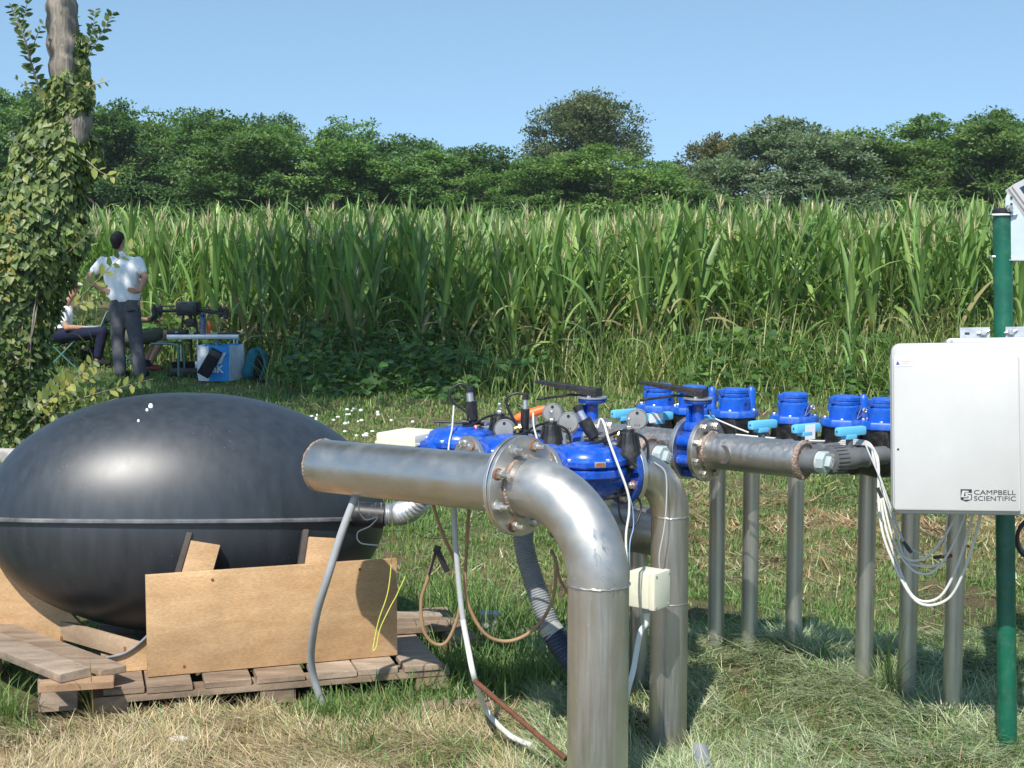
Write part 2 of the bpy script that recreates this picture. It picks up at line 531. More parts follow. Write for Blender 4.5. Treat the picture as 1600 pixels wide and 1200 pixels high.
# what grows where: dryness 0 green .. 1 straw, and bare soil
def dryness(x, y):
    n = vnoise(x, y, 1.3, 5) * 0.6 + vnoise(x, y, 5.0, 6) * 0.4
    d = 0.13 + (n - 0.5) * 0.8
    # dry corner at the front left
    d = d + 1.1 * np.clip((4.78 - y + 0.10 * np.sin(x * 5)) * 2.6, 0, 1) * np.clip((-0.30 - x - 0.25 * np.clip(4.3 - y, -1, 1) * -1.6) * 2.2, 0, 1)
    # mown straw in front right
    d = d + 0.32 * np.clip((5.6 - y) * 0.9, 0, 1) * np.clip((x + 0.1) * 2, 0, 1)
    # litter strip further right
    d = d + 0.55 * np.exp(-((y - 8.2) / 1.1) ** 2) * np.clip((x - 0.9) * 1.5, 0, 1) * (n > 0.42)
    # worn patches by the people's track
    d = d + 0.35 * np.exp(-((y - 13.6) / 0.5) ** 2) * (vnoise(x, y, 0.8, 9) > 0.5) + 0.3 * np.exp(-((y - 11.2) / 0.9) ** 2)
    return np.clip(d, 0, 1.25)
dry = dryness(gx_.ravel(), gy_.ravel())
soil = vnoise(gx_, gy_, 3.1, 8).ravel()
green = np.array([0.072, 0.10, 0.032]); straw = np.array([0.36, 0.27, 0.15]); earth = np.array([0.135, 0.092, 0.058])
gc = green * (1 - np.clip(dry, 0, 1))[:, None] + straw * np.clip(dry, 0, 1)[:, None]
k = np.clip((soil - 0.5) * 2.2, 0, 0.75)[:, None]
gc = gc * (1 - k) + earth * k
def ground_material():
    m = bpy.data.materials.new('grassy_soil')
    m.use_nodes = True
    N, L = nodes(m); b = N['Principled BSDF']
    b.inputs['Roughness'].default_value = 0.95; b.inputs['Specular IOR Level'].default_value = 0.15
    a = N.new('ShaderNodeAttribute'); a.attribute_name = 'tint'
    tc = N.new('ShaderNodeTexCoord')
    n1 = N.new('ShaderNodeTexNoise'); n1.inputs['Scale'].default_value = 38; n1.inputs['Detail'].default_value = 8; n1.inputs['Roughness'].default_value = 0.7
    L.new(tc.outputs['Object'], n1.inputs['Vector'])
    mr = N.new('ShaderNodeMapRange'); mr.inputs['From Min'].default_value = 0.3; mr.inputs['From Max'].default_value = 0.7; mr.inputs['To Min'].default_value = 0.5; mr.inputs['To Max'].default_value = 1.45
    L.new(n1.outputs['Fac'], mr.inputs['Value'])
    hv = N.new('ShaderNodeHueSaturation'); L.new(mr.outputs['Result'], hv.inputs['Value']); L.new(a.outputs['Color'], hv.inputs['Color'])
    L.new(hv.outputs['Color'], b.inputs['Base Color'])
    bp = N.new('ShaderNodeBump'); bp.inputs['Strength'].default_value = 0.9; bp.inputs['Distance'].default_value = 0.02
    L.new(n1.outputs['Fac'], bp.inputs['Height']); L.new(bp.outputs['Normal'], b.inputs['Normal'])
    return m
g_ = np_object('ground', gv, gf, ground_material(), gc, smooth=True)
g_['kind'] = 'structure'

# thin summer air: softens the far trees
hb = MB(); hb.box((0, 46, 7.2), (264, 176, 17.0))
hz = bpy.data.objects.new('haze', mesh_from(hb, 'haze', bpy.data.materials.new('haze_air'), None, 0)); COL.objects.link(hz)
hz['kind'] = 'stuff'
hm_ = bpy.data.materials['haze_air']; hm_.use_nodes = True
for nd in list(hm_.node_tree.nodes):
    if nd.type == 'BSDF_PRINCIPLED': hm_.node_tree.nodes.remove(nd)
pv = hm_.node_tree.nodes.new('ShaderNodeVolumePrincipled')
pv.inputs['Color'].default_value = (0.86, 0.92, 1.0, 1)
pv.inputs['Density'].default_value = 0.0004
pv.inputs['Anisotropy'].default_value = 0.1
hm_.node_tree.links.new(pv.outputs['Volume'], hm_.node_tree.nodes['Material Output'].inputs['Volume'])
# ================================================================== PIPEWORK
U = Vector((-0.75, 0.66, 0)).normalized()       # along the headers, left and away
Wv = Vector((0.66, 0.75, 0)).normalized()       # across, right and away
Vv = Vector((0.87, 0.49, 0)).normalized()       # along the three control valves
Zv = Vector((0, 0, 1))

def arc_pts(c, a, b, r, a0, a1, n):
    return [c + (a * math.cos(R(a0 + (a1 - a0) * i / n)) + b * math.sin(R(a0 + (a1 - a0) * i / n))) * r for i in range(n + 1)]

def weld_ring(p, d, r, tube=0.0035, n=40):
    x, y, d = frame(d)
    mb = MB()
    rr = []
    for k in range(n):
        a = 2 * math.pi * k / n
        q = r + random.uniform(-0.0007, 0.0012)
        c = Vector(p) + (x * math.cos(a) + y * math.sin(a)) * q + d * random.uniform(-0.0012, 0.0012)
        o = (c - Vector(p)).normalized()
        t = tube * random.uniform(0.8, 1.25)
        rr.append([c + (o * math.cos(2 * math.pi * j / 8) + d * math.sin(2 * math.pi * j / 8)) * t for j in range(8)])
    rr.append(rr[0])
    return mb.rings(rr, True, False, False)

def disc(p, d, r, th, hole=0.0, n=48, bev=0.0015):
    return MB().lathe(p, d, [(r - bev, 0), (r, bev), (r, th - bev), (r - bev, th)], n)

def hexa(p, d, r, h, tw=0.0):
    # hex nut / bolt head with a slight chamfer
    x, y, d = frame(d)
    p = Vector(p)
    rr = []
    for (q, t) in ((r, 0), (r, h * 0.8), (r * 0.88, h)):
        rr.append([p + d * t + (x * math.cos(math.pi * k / 3 + tw) + y * math.sin(math.pi * k / 3 + tw)) * q for k in range(6)])
    return MB().rings(rr)

def merge(*mbs):
    o = MB()
    for m in mbs:
        o.add(m.v, m.f)
    return o

def bolts(parent, p, d, pcd, n, r=0.013, stud=0.022, rust=True, start=22.5, local=False, th=0.0, head='nut', labelm=None):
    # a row of bolts around a flange: each nut with its stud is one part
    x, y, d = frame(d)
    p = Vector(p)
    for k in range(n):
        a = R(start) + 2 * math.pi * k / n
        c = p + (x * math.cos(a) + y * math.sin(a)) * pcd
        b = part('bolt', merge(hexa(c + d * 0.002, d, r, r * 1.15, random.random()),
                               MB().cyl(c + d * 0.002, c + d * (r * 1.15 + stud), r * 0.62, n=12, bev=0.001),
                               hexa(c - d * (th + 0.002), -d, r, r * 0.9, random.random())), M['bolt'], parent, local)
        part('washer', MB().cyl(c, c + d * 0.0022, r * 1.28, n=18), M['rust_stain'] if rust and k % 2 else M['bolt'], b_parent(b), local)

def b_parent(b):
    return b.parent

# ---- front elbow pipe: leg, long elbow, flange
LEG = at(935, 918, 3.95); LEG.z = 0.0
LX, LY = LEG.x, LEG.y
ZW, RB, RP = 0.602, 0.24, 0.084
ZH = ZW + RB
t = thing('elbow_pipe', 'thick stainless steel pipe rising from the grass and bending over at a bolted flange', 'pipe', (LX, LY, 0))
part('leg', MB().cyl((LX, LY, -0.15), (LX, LY, ZW), RP, n=64), M['steel'], t)
c0 = Vector((LX, LY, ZW)) + U * RB
el = arc_pts(c0, -U, Zv, RB, 0, 90, 20)
part('elbow', MB().tube(el, RP + 0.001, n=64, caps=False), steel_mat('elbow_steel', (0.52, 0.505, 0.475), 0.48, (1, 1, 1), 18), t)
part('weld_seam', weld_ring((LX, LY, ZW), Zv, RP, 0.0036, 64), M['steel_dull'], t)
pe = c0 + Zv * RB
part('neck', MB().cyl(pe, pe + U * 0.03, RP, n=64), M['steel'], t)
part('weld_seam', weld_ring(pe + U * 0.026, U, RP, 0.006, 64), M['weld'], t)
fl = pe + U * 0.03
part('flange', disc(fl, U, 0.143, 0.0125, n=72), M['steel_flange'], t)
bolts(t, fl, -U, 0.118, 8, 0.0135, 0.024, start=22.5, th=0.03)
# marker scribble on the elbow, thin painted strokes lying on its skin
def on_elbow(th, ph, off=0.0006):
    a = R(th)
    c = c0 + (-U * math.cos(a) + Zv * math.sin(a)) * RB
    o = (-U * math.cos(a) + Zv * math.sin(a))
    b = U.cross(Zv).normalized()
    return c + (o * math.cos(R(ph)) + b * math.sin(R(ph))) * (RP + 0.001 + off)
mb = MB()
for s_ in range(16):
    # short faded dabs of felt pen, some crossing
    th0, ph0 = random.choice(((30, -40), (24, -30), (16, -26), (10, -44), (5, -20), (20, -50))), 0
    th0, ph0 = th0[0] + random.uniform(-3, 3), th0[1] + random.uniform(-6, 6)
    dth, dph, w = random.uniform(3, 9) * random.choice((-1, 1)), random.uniform(-5, 7), random.uniform(0.8, 2.0)
    n = 7
    L_, R_ = [], []
    for i in range(n):
        f = i / (n - 1)
        q = w * math.sin(math.pi * (0.12 + 0.76 * f))
        a_, b_ = th0 + dth * f + 1.2 * math.sin(3 * f + s_), ph0 + dph * f + 2 * math.sin(4 * f + s_)
        L_.append(on_elbow(a_, b_ + q)); R_.append(on_elbow(a_ + 0.4, b_ - q))
    mb.add(L_ + R_, [(i, i + 1, n + i + 1, n + i) for i in range(n - 1)])
part('marker_scribble', mb, mat('faded_marker_ink', (0.27, 0.30, 0.33), 0.5, 0.4, var=0.3, vscale=60), t)

# ---- header pipe: from the flange to its closed end, left and away
HL = 0.84
h0 = fl + U * 0.0155
h1 = h0 + U * HL + Zv * (-0.024)
hd = (h1 - h0).normalized()
t = thing('header_pipe', 'long horizontal stainless steel pipe with a closed end in front of the black tank', 'pipe', (h1.x, h1.y, 0.75))
part('flange', disc(h0, hd, 0.143, 0.0125, n=72), M['steel_flange'], t)
part('barrel', MB().cyl(h0 + hd * 0.01, h1, RP, n=64), steel_mat('header_steel', (0.50, 0.48, 0.45), 0.37, (1, 1, 1), 12), t)
part('end_cap', MB().lathe(h1, hd, [(RP - 0.001, 0), (RP * 0.97, 0.008), (RP * 0.8, 0.02), (RP * 0.4, 0.028), (0.002, 0.03)], 64), M['steel_dull'], t)
part('weld_seam', weld_ring(h1, hd, RP, 0.0032, 64), M['weld'], t)
part('gasket', disc(fl + U * 0.0125, U, 0.112, 0.003), M['black'], t)

# ---- the three control valves (local x = flow)
VZ = ZH
def make_valve():
    t = thing('control_valve', '', 'valve', (0, 0, 0), 0, 'blue control valves between the two bends')
    mb = MB()
    mb.lathe((-0.135, 0, 0), (1, 0, 0), [(0.055, 0), (0.056, 0.03), (0.075, 0.075), (0.088, 0.135), (0.075, 0.195), (0.056, 0.24), (0.055, 0.27)], 40)
    part('body', mb, M['blue_paint'], t, True)
    for sx in (-1, 1):
        part('body_flange', disc((sx * 0.135, 0, 0), (-sx, 0, 0), 0.1, 0.018), M['navy_paint'] if sx > 0 else M['blue_paint'], t, True)
        part('mating_flange', disc((sx * 0.1375, 0, 0), (sx, 0, 0), 0.1, 0.016), M['steel_flange'], t, True)
    for sx in (-1, 1):
        bolts(t, (sx * 0.1537, 0, 0) if sx < 0 else (0.1168, 0, 0), (-1, 0, 0), 0.08, 8, 0.0115, 0.004, local=True, th=0.0, start=22.5)
    mb = MB()
    mb.lathe((0, 0, -0.012), (0, 0, 1), [(0.084, 0), (0.112, 0.008), (0.119, 0.016), (0.119, 0.034), (0.110, 0.040)], 48)
    part('bonnet_seat', mb, M['blue_paint'], t, True)
    mb = MB()
    mb.lathe((0, 0, 0.03), (0, 0, 1), [(0.112, 0), (0.121, 0.007), (0.122, 0.021), (0.112, 0.029), (0.106, 0.036), (0.103, 0.046), (0.086, 0.055), (0.05, 0.058), (0.045, 0.064), (0.002, 0.066)], 48)
    part('bonnet', mb, M['blue_paint'], t, True)
    for k in range(6):
        a = R(30 + 60 * k)
        p = Vector((0.112 * math.cos(a), 0.112 * math.sin(a), 0.03))
        part('bonnet_bolt', hexa(p + Vector((0, 0, 0.022)), (0, 0, 1), 0.0085, 0.008), M['bolt'], t, True)
    # maker's plate on the bonnet rim, on the side that faces the camera
    a = R(-104)
    o = Vector((math.cos(a), math.sin(a), 0))
    tx = Zv.cross(o)
    part('tag_plate', MB().box(o * 0.1215 + Vector((0, 0, 0.046)), (0.034, 0.003, 0.017), (tx, o, Zv), 0.001), M['alu'], t, True)
    part('tag_label', MB().box(o * 0.1235 + Vector((0, 0, 0.046)), (0.026, 0.0016, 0.010), (tx, o, Zv)), mat('copper_tag', (0.42, 0.15, 0.06), 0.5, 0.3, var=0.3, vscale=50), t, True)
    # black ribbed pilot
    px_, py_ = 0.118, -0.045
    pl = part('pilot', MB().lathe((px_, py_, 0.028), (0, 0, 1), [(0.028, 0), (0.044, 0.002), (0.0445, 0.018), (0.040, 0.020), (0.038, 0.034), (0.023, 0.096), (0.018, 0.098), (0.018, 0.106), (0.002, 0.108)], 40), M['black'], t, True)
    mb = MB()
    for k in range(12):
        a = 2 * math.pi * k / 12
        o = Vector((math.cos(a), math.sin(a), 0)); s_ = Zv.cross(o)
        b0 = Vector((px_, py_, 0.048)) + o * 0.0375; b1 = Vector((px_, py_, 0.122)) + o * 0.0235
        q = []
        for bb in (b0, b1):
            q += [bb + s_ * 0.0028 - o * 0.003, bb + s_ * 0.0028 + o * 0.005, bb - s_ * 0.0028 + o * 0.005, bb - s_ * 0.0028 - o * 0.003]
        mb.add(q, [(0, 1, 2, 3), (7, 6, 5, 4), (0, 4, 5, 1), (1, 5, 6, 2), (2, 6, 7, 3), (3, 7, 4, 0)])
    part('ribs', mb, M['black'], pl, True)
    mb = merge(hexa((px_, py_, 0.1355), Zv, 0.011, 0.008), MB().cyl((px_, py_, 0.14), (px_, py_, 0.168), 0.0036, n=10), hexa((px_, py_, 0.161), Zv, 0.007, 0.007))
    part('adjusting_screw', mb, M['bolt'], pl, True)
    mb = MB()
    mb.cyl((px_, py_, -0.012), (px_, py_, 0.03), 0.013, n=16)
    mb.cyl((px_ - 0.035, py_ - 0.01, 0.012), (px_ + 0.036, py_ - 0.012, 0.012), 0.008, n=12)
    mb.cyl((px_ + 0.026, py_ - 0.012, 0.012), (px_ + 0.036, py_ - 0.012, 0.012), 0.012, n=12)
    mb.cyl((px_ - 0.038, py_ - 0.01, 0.012), (px_ - 0.028, py_ - 0.01, 0.012), 0.012, n=12)
    mb.cyl((px_, py_, -0.045), (px_, py_, -0.012), 0.008, n=12)
    mb.cyl((px_ - 0.02, py_, -0.045), (px_ + 0.02, py_, -0.045), 0.0085, n=12)
    mb.cyl((px_, py_, -0.056), (px_, py_, -0.034), 0.012, n=12)
    part('pilot_fitting', mb, M['black'], t, True)
    part('nipple', merge(MB().cyl((px_ - 0.055, py_ + 0.03, 0.05), (px_ - 0.03, py_ + 0.02, 0.05), 0.011, n=12), hexa((px_ - 0.05, py_ + 0.028, 0.05), (1, -0.4, 0), 0.014, 0.012)), M['alu'], t, True)
    # thin control tubes of the valve
    part('control_tube', MB().tube(spline([(px_, py_ - 0.02, -0.045), (0.06, -0.10, -0.05), (-0.03, -0.12, -0.055), (-0.10, -0.085, -0.03)], 8), 0.0035, 8), M['black_cable'], t, True)
    part('control_tube', MB().tube(spline([(px_ + 0.036, py_ - 0.012, 0.012), (px_ + 0.062, py_ - 0.012, 0.05), (px_ + 0.055, py_, 0.105), (px_ - 0.01, py_ + 0.03, 0.125), (px_ - 0.09, py_ + 0.02, 0.10), (px_ - 0.125, py_ + 0.02, 0.095)], 8), 0.0042, 8), M['black_cable'], t, True)
    part('control_tube', MB().tube(spline([(px_ + 0.004, py_ - 0.02, -0.05), (px_ + 0.03, py_ - 0.025, -0.10), (px_ - 0.01, py_ - 0.04, -0.155), (px_ - 0.06, py_ - 0.05, -0.12), (px_ - 0.075, py_ - 0.055, -0.03)], 8), 0.0033, 8), M['black_cable'], t, True)
    return t

VLAB = ['blue control valve with a black ribbed pilot right behind the front steel bend',
        'middle blue control valve of the three, partly behind the front bolted flange',
        'rearmost blue control valve beside the large cream box behind the steel header']
v0 = Vector((LX, LY, VZ)) + U * RB
proto = make_valve()
VPOS = []
for i in range(3):
    o = proto if i == 0 else copy_tree(proto)
    p = h0 + U * (0.085 + 0.3 * i) + Vv * (0.305 if i < 2 else 0.375)
    VPOS.append(p.copy())
    o.location = (p.x, p.y, VZ)
    o.rotation_euler = (0, 0, math.atan2(Vv.y, Vv.x))
    o['label'] = VLAB[i]
    if i == 2:      # its inlet end is inside the large box
        for ch in list(o.children):
            cx = sum(v.co.x for v in ch.data.vertices) / len(ch.data.vertices)
            if ch.name.split('.')[0] in ('body_flange', 'mating_flange', 'bolt', 'washer') and cx < 0:
                bpy.data.objects.remove(ch)

def vloc(i, x, y, z):
    a = math.atan2(Vv.y, Vv.x)
    return Vector((VPOS[i].x + x * math.cos(a) - y * math.sin(a), VPOS[i].y + x * math.sin(a) + y * math.cos(a), VZ + z))

# branch stubs from the header to each valve, belonging to the header pipe
hp = bpy.data.objects['header_pipe']
for i in range(2):
    a = h0 + U * (0.085 + 0.3 * i); a.z = VZ
    part('branch', MB().cyl(a, a + Vv * (0.305 - 0.152), 0.0445, n=32), M['steel'], hp)

# ---- solenoids, standing on the valves
def solenoid(i, x, y, z, tilt, lab, slim=False):
    b = vloc(i, x, y, z)
    d = Vector(tilt).normalized()
    t = thing('solenoid', lab, 'solenoid', b, 0, 'black solenoids on the control valves')
    r = 0.013 if slim else 0.0185
    part('coil', MB().cyl(b + d * 0.012, b + d * 0.075, r, r * 1.12, n=20, bev=0.002), M['black'], t)
    part('core_tube', MB().cyl(b + d * 0.074, b + d * 0.105, r * 0.62, n=16, bev=0.001), M['alu'], t)
    part('connector', MB().cyl(b + d * 0.104, b + d * 0.122, r * 0.75, n=14), M['black'], t)
    part('base', merge(MB().cyl(b - d * 0.012, b + d * 0.014, 0.012, n=14), MB().cyl(b + Vector((-0.03, 0, 0.004)), b + Vector((0.03, 0.0, 0.004)), 0.008, n=12),
                       MB().cyl(b + Vector((-0.036, 0, 0.004)), b + Vector((-0.024, 0.0, 0.004)), 0.012, n=12), MB().cyl(b + Vector((0.024, 0, 0.004)), b + Vector((0.036, 0.0, 0.004)), 0.012, n=12)), M['black'], t)
    return b, d

sb1, sd1 = solenoid(2, 0.045, 0.0, 0.100, (-0.12, 0, 1), 'fat black solenoid with a steel tip on the valve beside the cream box')
sb2, sd2 = solenoid(1, 0.065, 0.03, 0.095, (0.02, 0, 1), 'slim black solenoid upright in front of the orange lever', True)
sb3, sd3 = solenoid(0, 0.045, 0.02, 0.095, (-0.45, 0.1, 0.8), 'black solenoid leaning sideways on the front blue valve')

def hose(name, pts, r, m, label, cat, n=8, k=8, group=None):
    return single(name, MB().tube(spline(pts, k), r, n), m, label, cat, group)

e1 = sb1 + sd1 * 0.12
hose('control_hose', [e1, e1 + Vector((-0.03, 0, 0.012)), e1 + Vector((-0.058, 0, -0.012)), e1 + Vector((-0.055, 0, -0.045)), sb1 + Vector((-0.02, 0, 0.035)), sb1 + Vector((-0.01, -0.02, 0.01))], 0.0042, M['black_cable'], 'black hose looping left off the solenoid beside the cream box', 'hose')
e2 = sb2 + sd2 * 0.12
hose('control_hose', [e2, e2 + Vector((-0.03, 0, 0.004)), e2 + Vector((-0.058, 0, -0.012)), e2 + Vector((-0.055, 0, -0.045)), sb2 + Vector((-0.03, 0, 0.035)), sb2 + Vector((-0.012, -0.01, 0.01))], 0.0042, M['black_cable'], 'black hose looping left off the slim solenoid by the orange lever', 'hose')
hose('control_hose', [vloc(2, 0.05, -0.03, 0.095), vloc(2, 0.09, -0.05, 0.05), vloc(2, 0.15, -0.05, 0.0)], 0.005, M['black_cable'], 'short black hose curving down in front of the valve nearest the cream box', 'hose')
hose('pilot_line', [vloc(2, 0.15, 0.0, 0.055), vloc(2, 0.2, 0.02, 0.062), vloc(2, 0.30, 0.02, 0.070)], 0.0048, M['black_cable'], 'straight black hose running right from the rearmost pilot', 'hose')
hose('pilot_line', [sb1 + Vector((-0.13, 0.02, 0.004)), sb1 + Vector((-0.08, 0.01, 0.004)), sb1 + Vector((-0.03, 0.0, 0.004))], 0.0042, M['black_cable'], 'thin black rod sticking out left above the cream box', 'rod')
hose('pilot_line', [sb2 + Vector((0.03, 0, 0.006)), sb2 + Vector((0.06, -0.03, 0.0)), vloc(1, 0.10, -0.10, 0.05), vloc(1, 0.12, -0.13, 0.0)], 0.0045, M['black_cable'], 'black hose slanting down from the slim solenoid to the middle pilot', 'hose')
hose('pilot_line', [sb3 + Vector((0.02, -0.01, 0.0)), vloc(0, 0.06, -0.07, 0.075), vloc(0, 0.085, -0.10, 0.05), vloc(0, 0.10, -0.115, 0.03)], 0.0045, M['black_cable'], 'black hose slanting down over the front blue bonnet', 'hose')
for nm, bb, mm, lb, ct in (('hose_clip', sb1 + Vector((0.002, -0.024, -0.012)), M['red'], 'small red clip below the fat solenoid', 'clip'), ('hose_clip', sb2 + Vector((-0.022, -0.02, 0.018)), M['brass'], 'small yellow brass fitting beside the slim solenoid', 'fitting'),
                           ('hose_clip', sb3 + Vector((0.06, 0.0, 0.02)), M['brass'], 'yellow brass elbow fitting behind the leaning solenoid', 'fitting')):
    single(nm, merge(MB().cyl(bb + Vector((-0.010, 0, -0.004)), bb + Vector((0.012, 0, 0.002)), 0.0075, n=12), hexa(bb + Vector((0.004, 0, 0)), (1, 0, 0.2), 0.011, 0.008), MB().cyl(bb, bb + Vector((0, 0, -0.016)), 0.006, n=10)), mm, lb, ct)

# ---- pressure gauges: short steel drums on a stem
def gauge(p, d, lab):
    d = Vector(d).normalized()
    t = thing('pressure_gauge', lab, 'gauge', p - Vector((0, 0, 0.075)), 0, 'round steel gauges among the valves')
    part('case', MB().lathe(p - d * 0.02, d, [(0.030, 0), (0.033, 0.003), (0.033, 0.034), (0.030, 0.037), (0.029, 0.039), (0.002, 0.039)], 36), mat('grey_gauge_case', (0.36, 0.355, 0.34), 0.45, 0.5, var=0.12, vscale=20), t)
    part('rim', MB().lathe(p + d * 0.0165, d, [(0.0335, 0), (0.0345, 0.0015), (0.0335, 0.003)], 36, False, False), M['alu'], t)
    x, y, _ = frame(d)
    up = (Zv - d * Zv.dot(d)).normalized()
    part('port', MB().cyl(p + d * 0.0185 + up * 0.021, p + d * 0.0205 + up * 0.021, 0.005, n=12), M['black'], t)
    mb = MB()
    sd_ = up.cross(d)
    for s_ in (-1, 0, 1):
        mb.box(p + d * 0.0195 - up * 0.018 + sd_ * 0.007 * s_, (0.002, 0.002, 0.006), (sd_, d, up))
    part('mark', mb, M['print'], t)
    part('stem', merge(MB().cyl(p - Vector((0, 0, 0.07)), p - Vector((0, 0, 0.03)), 0.008, n=14), MB().cyl(p - Vector((0, 0, 0.062)), p - Vector((0, 0, 0.04)), 0.0125, n=6)), M['alu'], t)
    return t
GD = (-0.15, -1, 0.05)
for (px, py, Y, lb) in ((789, 671, 4.72, 'round grey gauge right behind the rearmost black pilot'), (864, 645, 4.90, 'upper of two round grey gauges right of the middle black pilot'), (889, 660, 4.62, 'lower of two round grey gauges right of the middle black pilot'), (996, 655, 4.66, 'round grey gauge behind the front black pilot')):
    gauge(at(px, py, Y), GD, lb)

# ---- right-hand elbow leg, taking the front valve's flow back down
q = vloc(0, 0.1535, 0, 0)
RB2, RP2 = 0.15, 0.0585
lg = q + Vv * RB2
t = thing('elbow_pipe', 'thinner stainless steel pipe bending down into the grass right of the front blue valve', 'pipe', (lg.x, lg.y, 0))
cc = Vector((lg.x, lg.y, VZ - RB2)) - Vv * RB2
part('elbow', MB().tube(arc_pts(cc, Vv, Zv, RB2, 0, 90, 16), RP2 + 0.0008, n=48, caps=True), M['steel_dull'], t)
part('leg', MB().cyl((lg.x, lg.y, -0.2), (lg.x, lg.y, VZ - RB2), RP2, n=48), M['steel_dull'], t)
part('weld_seam', weld_ring((lg.x, lg.y, VZ - RB2), Zv, RP2, 0.003, 48), M['steel_flange'], t)
part('weld_seam', weld_ring((lg.x, lg.y, VZ - RB2 - 0.27), Zv, RP2, 0.0016, 48), M['steel_dull'], t)
LEG2 = lg.copy()

# middle valve: bend down to a lower flange; rear valve: bend into the grey hose
q = vloc(1, 0.1535, 0, 0)
lg = q + Vv * RB2
t = thing('elbow_pipe', 'stainless steel bend dropping from the middle blue valve behind the front pipe', 'pipe', (lg.x, lg.y, 0))
cc = Vector((lg.x, lg.y, VZ - RB2)) - Vv * RB2
part('elbow', MB().tube(arc_pts(cc, Vv, Zv, RB2, 0, 90, 16), RP2, n=40), M['steel_dull'], t)
part('leg', MB().cyl((lg.x, lg.y, -0.2), (lg.x, lg.y, VZ - RB2), RP2 * 0.98, n=40), M['steel_dull'], t)
q = vloc(2, 0.1535, 0, 0)
lg = q + Vv * 0.1
t = thing('elbow_pipe', 'stainless steel bend dropping from the rearmost blue valve into the ribbed hose', 'pipe', (lg.x, lg.y, 0.5))
cc = Vector((lg.x, lg.y, VZ - 0.1)) - Vv * 0.1
part('elbow', MB().tube(arc_pts(cc, Vv, Zv, 0.1, 0, 90, 14), 0.045, n=32), M['steel_dull'], t)
part('spigot', MB().cyl((lg.x, lg.y, VZ - 0.2), (lg.x, lg.y, VZ - 0.1), 0.043, n=32), M['steel_dull'], t)
HOSE0 = Vector((lg.x, lg.y, VZ - 0.16))

def ribbed(pts, r, pitch, amp, n=20):
    # corrugated hose: radius follows the length
    P = spline(pts, 40)
    L_ = [0]
    for i in range(1, len(P)): L_.append(L_[-1] + (P[i] - P[i - 1]).length)
    out, rad = [], []
    m = int(L_[-1] / pitch * 4)
    j = 0
    for i in range(m + 1):
        s_ = L_[-1] * i / m
        while j < len(P) - 2 and L_[j + 1] < s_: j += 1
        f = (s_ - L_[j]) / max(1e-6, L_[j + 1] - L_[j])
        out.append(P[j].lerp(P[j + 1], f)); rad.append(r + amp * (1, 0.35, -1, 0.35)[i % 4])
    return MB().tube(out, rad, n)
t = thing('drain_hose', 'thick grey corrugated hose sagging to the ground behind the front pipe', 'hose', (0.15, 4.7, 0.05))
ha, hb, hc, hdn = at(818, 845, 4.86), at(838, 920, 4.80), at(862, 985, 4.75), at(905, 1040, 4.70)
part('ribbed_hose', ribbed([HOSE0, ha, hb, hc], 0.0335, 0.0085, 0.0014), M['hose_grey'], t)
part('cuff', MB().tube([hc + (hdn - hc) * -0.12, hc, hc + (hdn - hc) * 0.12], 0.038, 20), mat('pale_hose_cuff', (0.33, 0.34, 0.32), 0.5), t)
part('dark_hose', ribbed([hc, hc.lerp(hdn, 0.5) + Vector((-0.005, 0, -0.01)), hdn, at(965, 1075, 4.68)], 0.037, 0.012, 0.0012), M['hose_dark'], t)

# ---- lower pipe across behind the right-hand leg
p1 = at(1052, 836, 4.95)
t = thing('cross_pipe', 'wide dull steel pipe with an open rim low behind the right hand steel leg', 'pipe', (p1.x, p1.y, 0.45))
dd = (Vector((-0.86, 0.3, 0.10))).normalized()
part('barrel', MB().cyl(p1, p1 + dd * 0.42, 0.082, n=48), M['steel_dull'], t)
part('rim', MB().lathe(p1 - dd * 0.006, dd, [(0.084, 0), (0.091, 0.003), (0.091, 0.012), (0.083, 0.014)], 48), M['steel_flange'], t)
part('rim_seal', MB().lathe(p1 + dd * 0.008, dd, [(0.0925, 0), (0.094, 0.003), (0.0925, 0.006)], 48, False, False), M['black'], t)
part('support', MB().cyl(p1 + dd * 0.12 + Vector((0, 0, -0.75)), p1 + dd * 0.12 + Vector((0, 0, -0.07)), 0.03, n=24), M['steel_dull'], t)

# ================================================================== MANIFOLDS
PLUG2 = at(1278, 724, 4.545)
PLUG2.z = 0.852
PLUG1 = at(1026, 711, 4.60); PLUG1.z = 0.862
def plug(parent, p, d):
    # pale threaded cap with a square boss
    d = Vector(d).normalized()
    part('seal_ring', MB().lathe(p, d, [(0.027, 0), (0.034, 0.001), (0.034, 0.012), (0.03, 0.013)], 32), M['white_plastic'], parent)
    x, y, _ = frame(d)
    rr = []
    for (r_, h) in ((0.036, 0.010), (0.036, 0.028), (0.032, 0.033)):
        rr.append([p + d * h + (x * math.cos(math.pi * k / 4 + .39) + y * math.sin(math.pi * k / 4 + .39)) * r_ for k in range(8)])
    c = part('cap_plug', MB().rings(rr), M['pvc_light'], parent)
    up = (Zv * 0.9 + x * 0.45); up = (up - d * up.dot(d)).normalized(); sd_ = up.cross(d)
    part('boss', MB().box(p + d * 0.040, (0.030, 0.034, 0.020), (sd_, up, d), 0.003), M['pvc_light'], c)
    mb = MB()
    for s_ in (-1, 1):
        mb.box(p + d * 0.0505 + sd_ * 0.005 * s_, (0.003, 0.018, 0.0012), (sd_, up, d))
        mb.box(p + d * 0.0505 + sd_ * 0.005 * s_ + up * 0.008, (0.007, 0.003, 0.0012), (sd_, up, d))
    part('raised_mark', mb, M['conduit'], c)

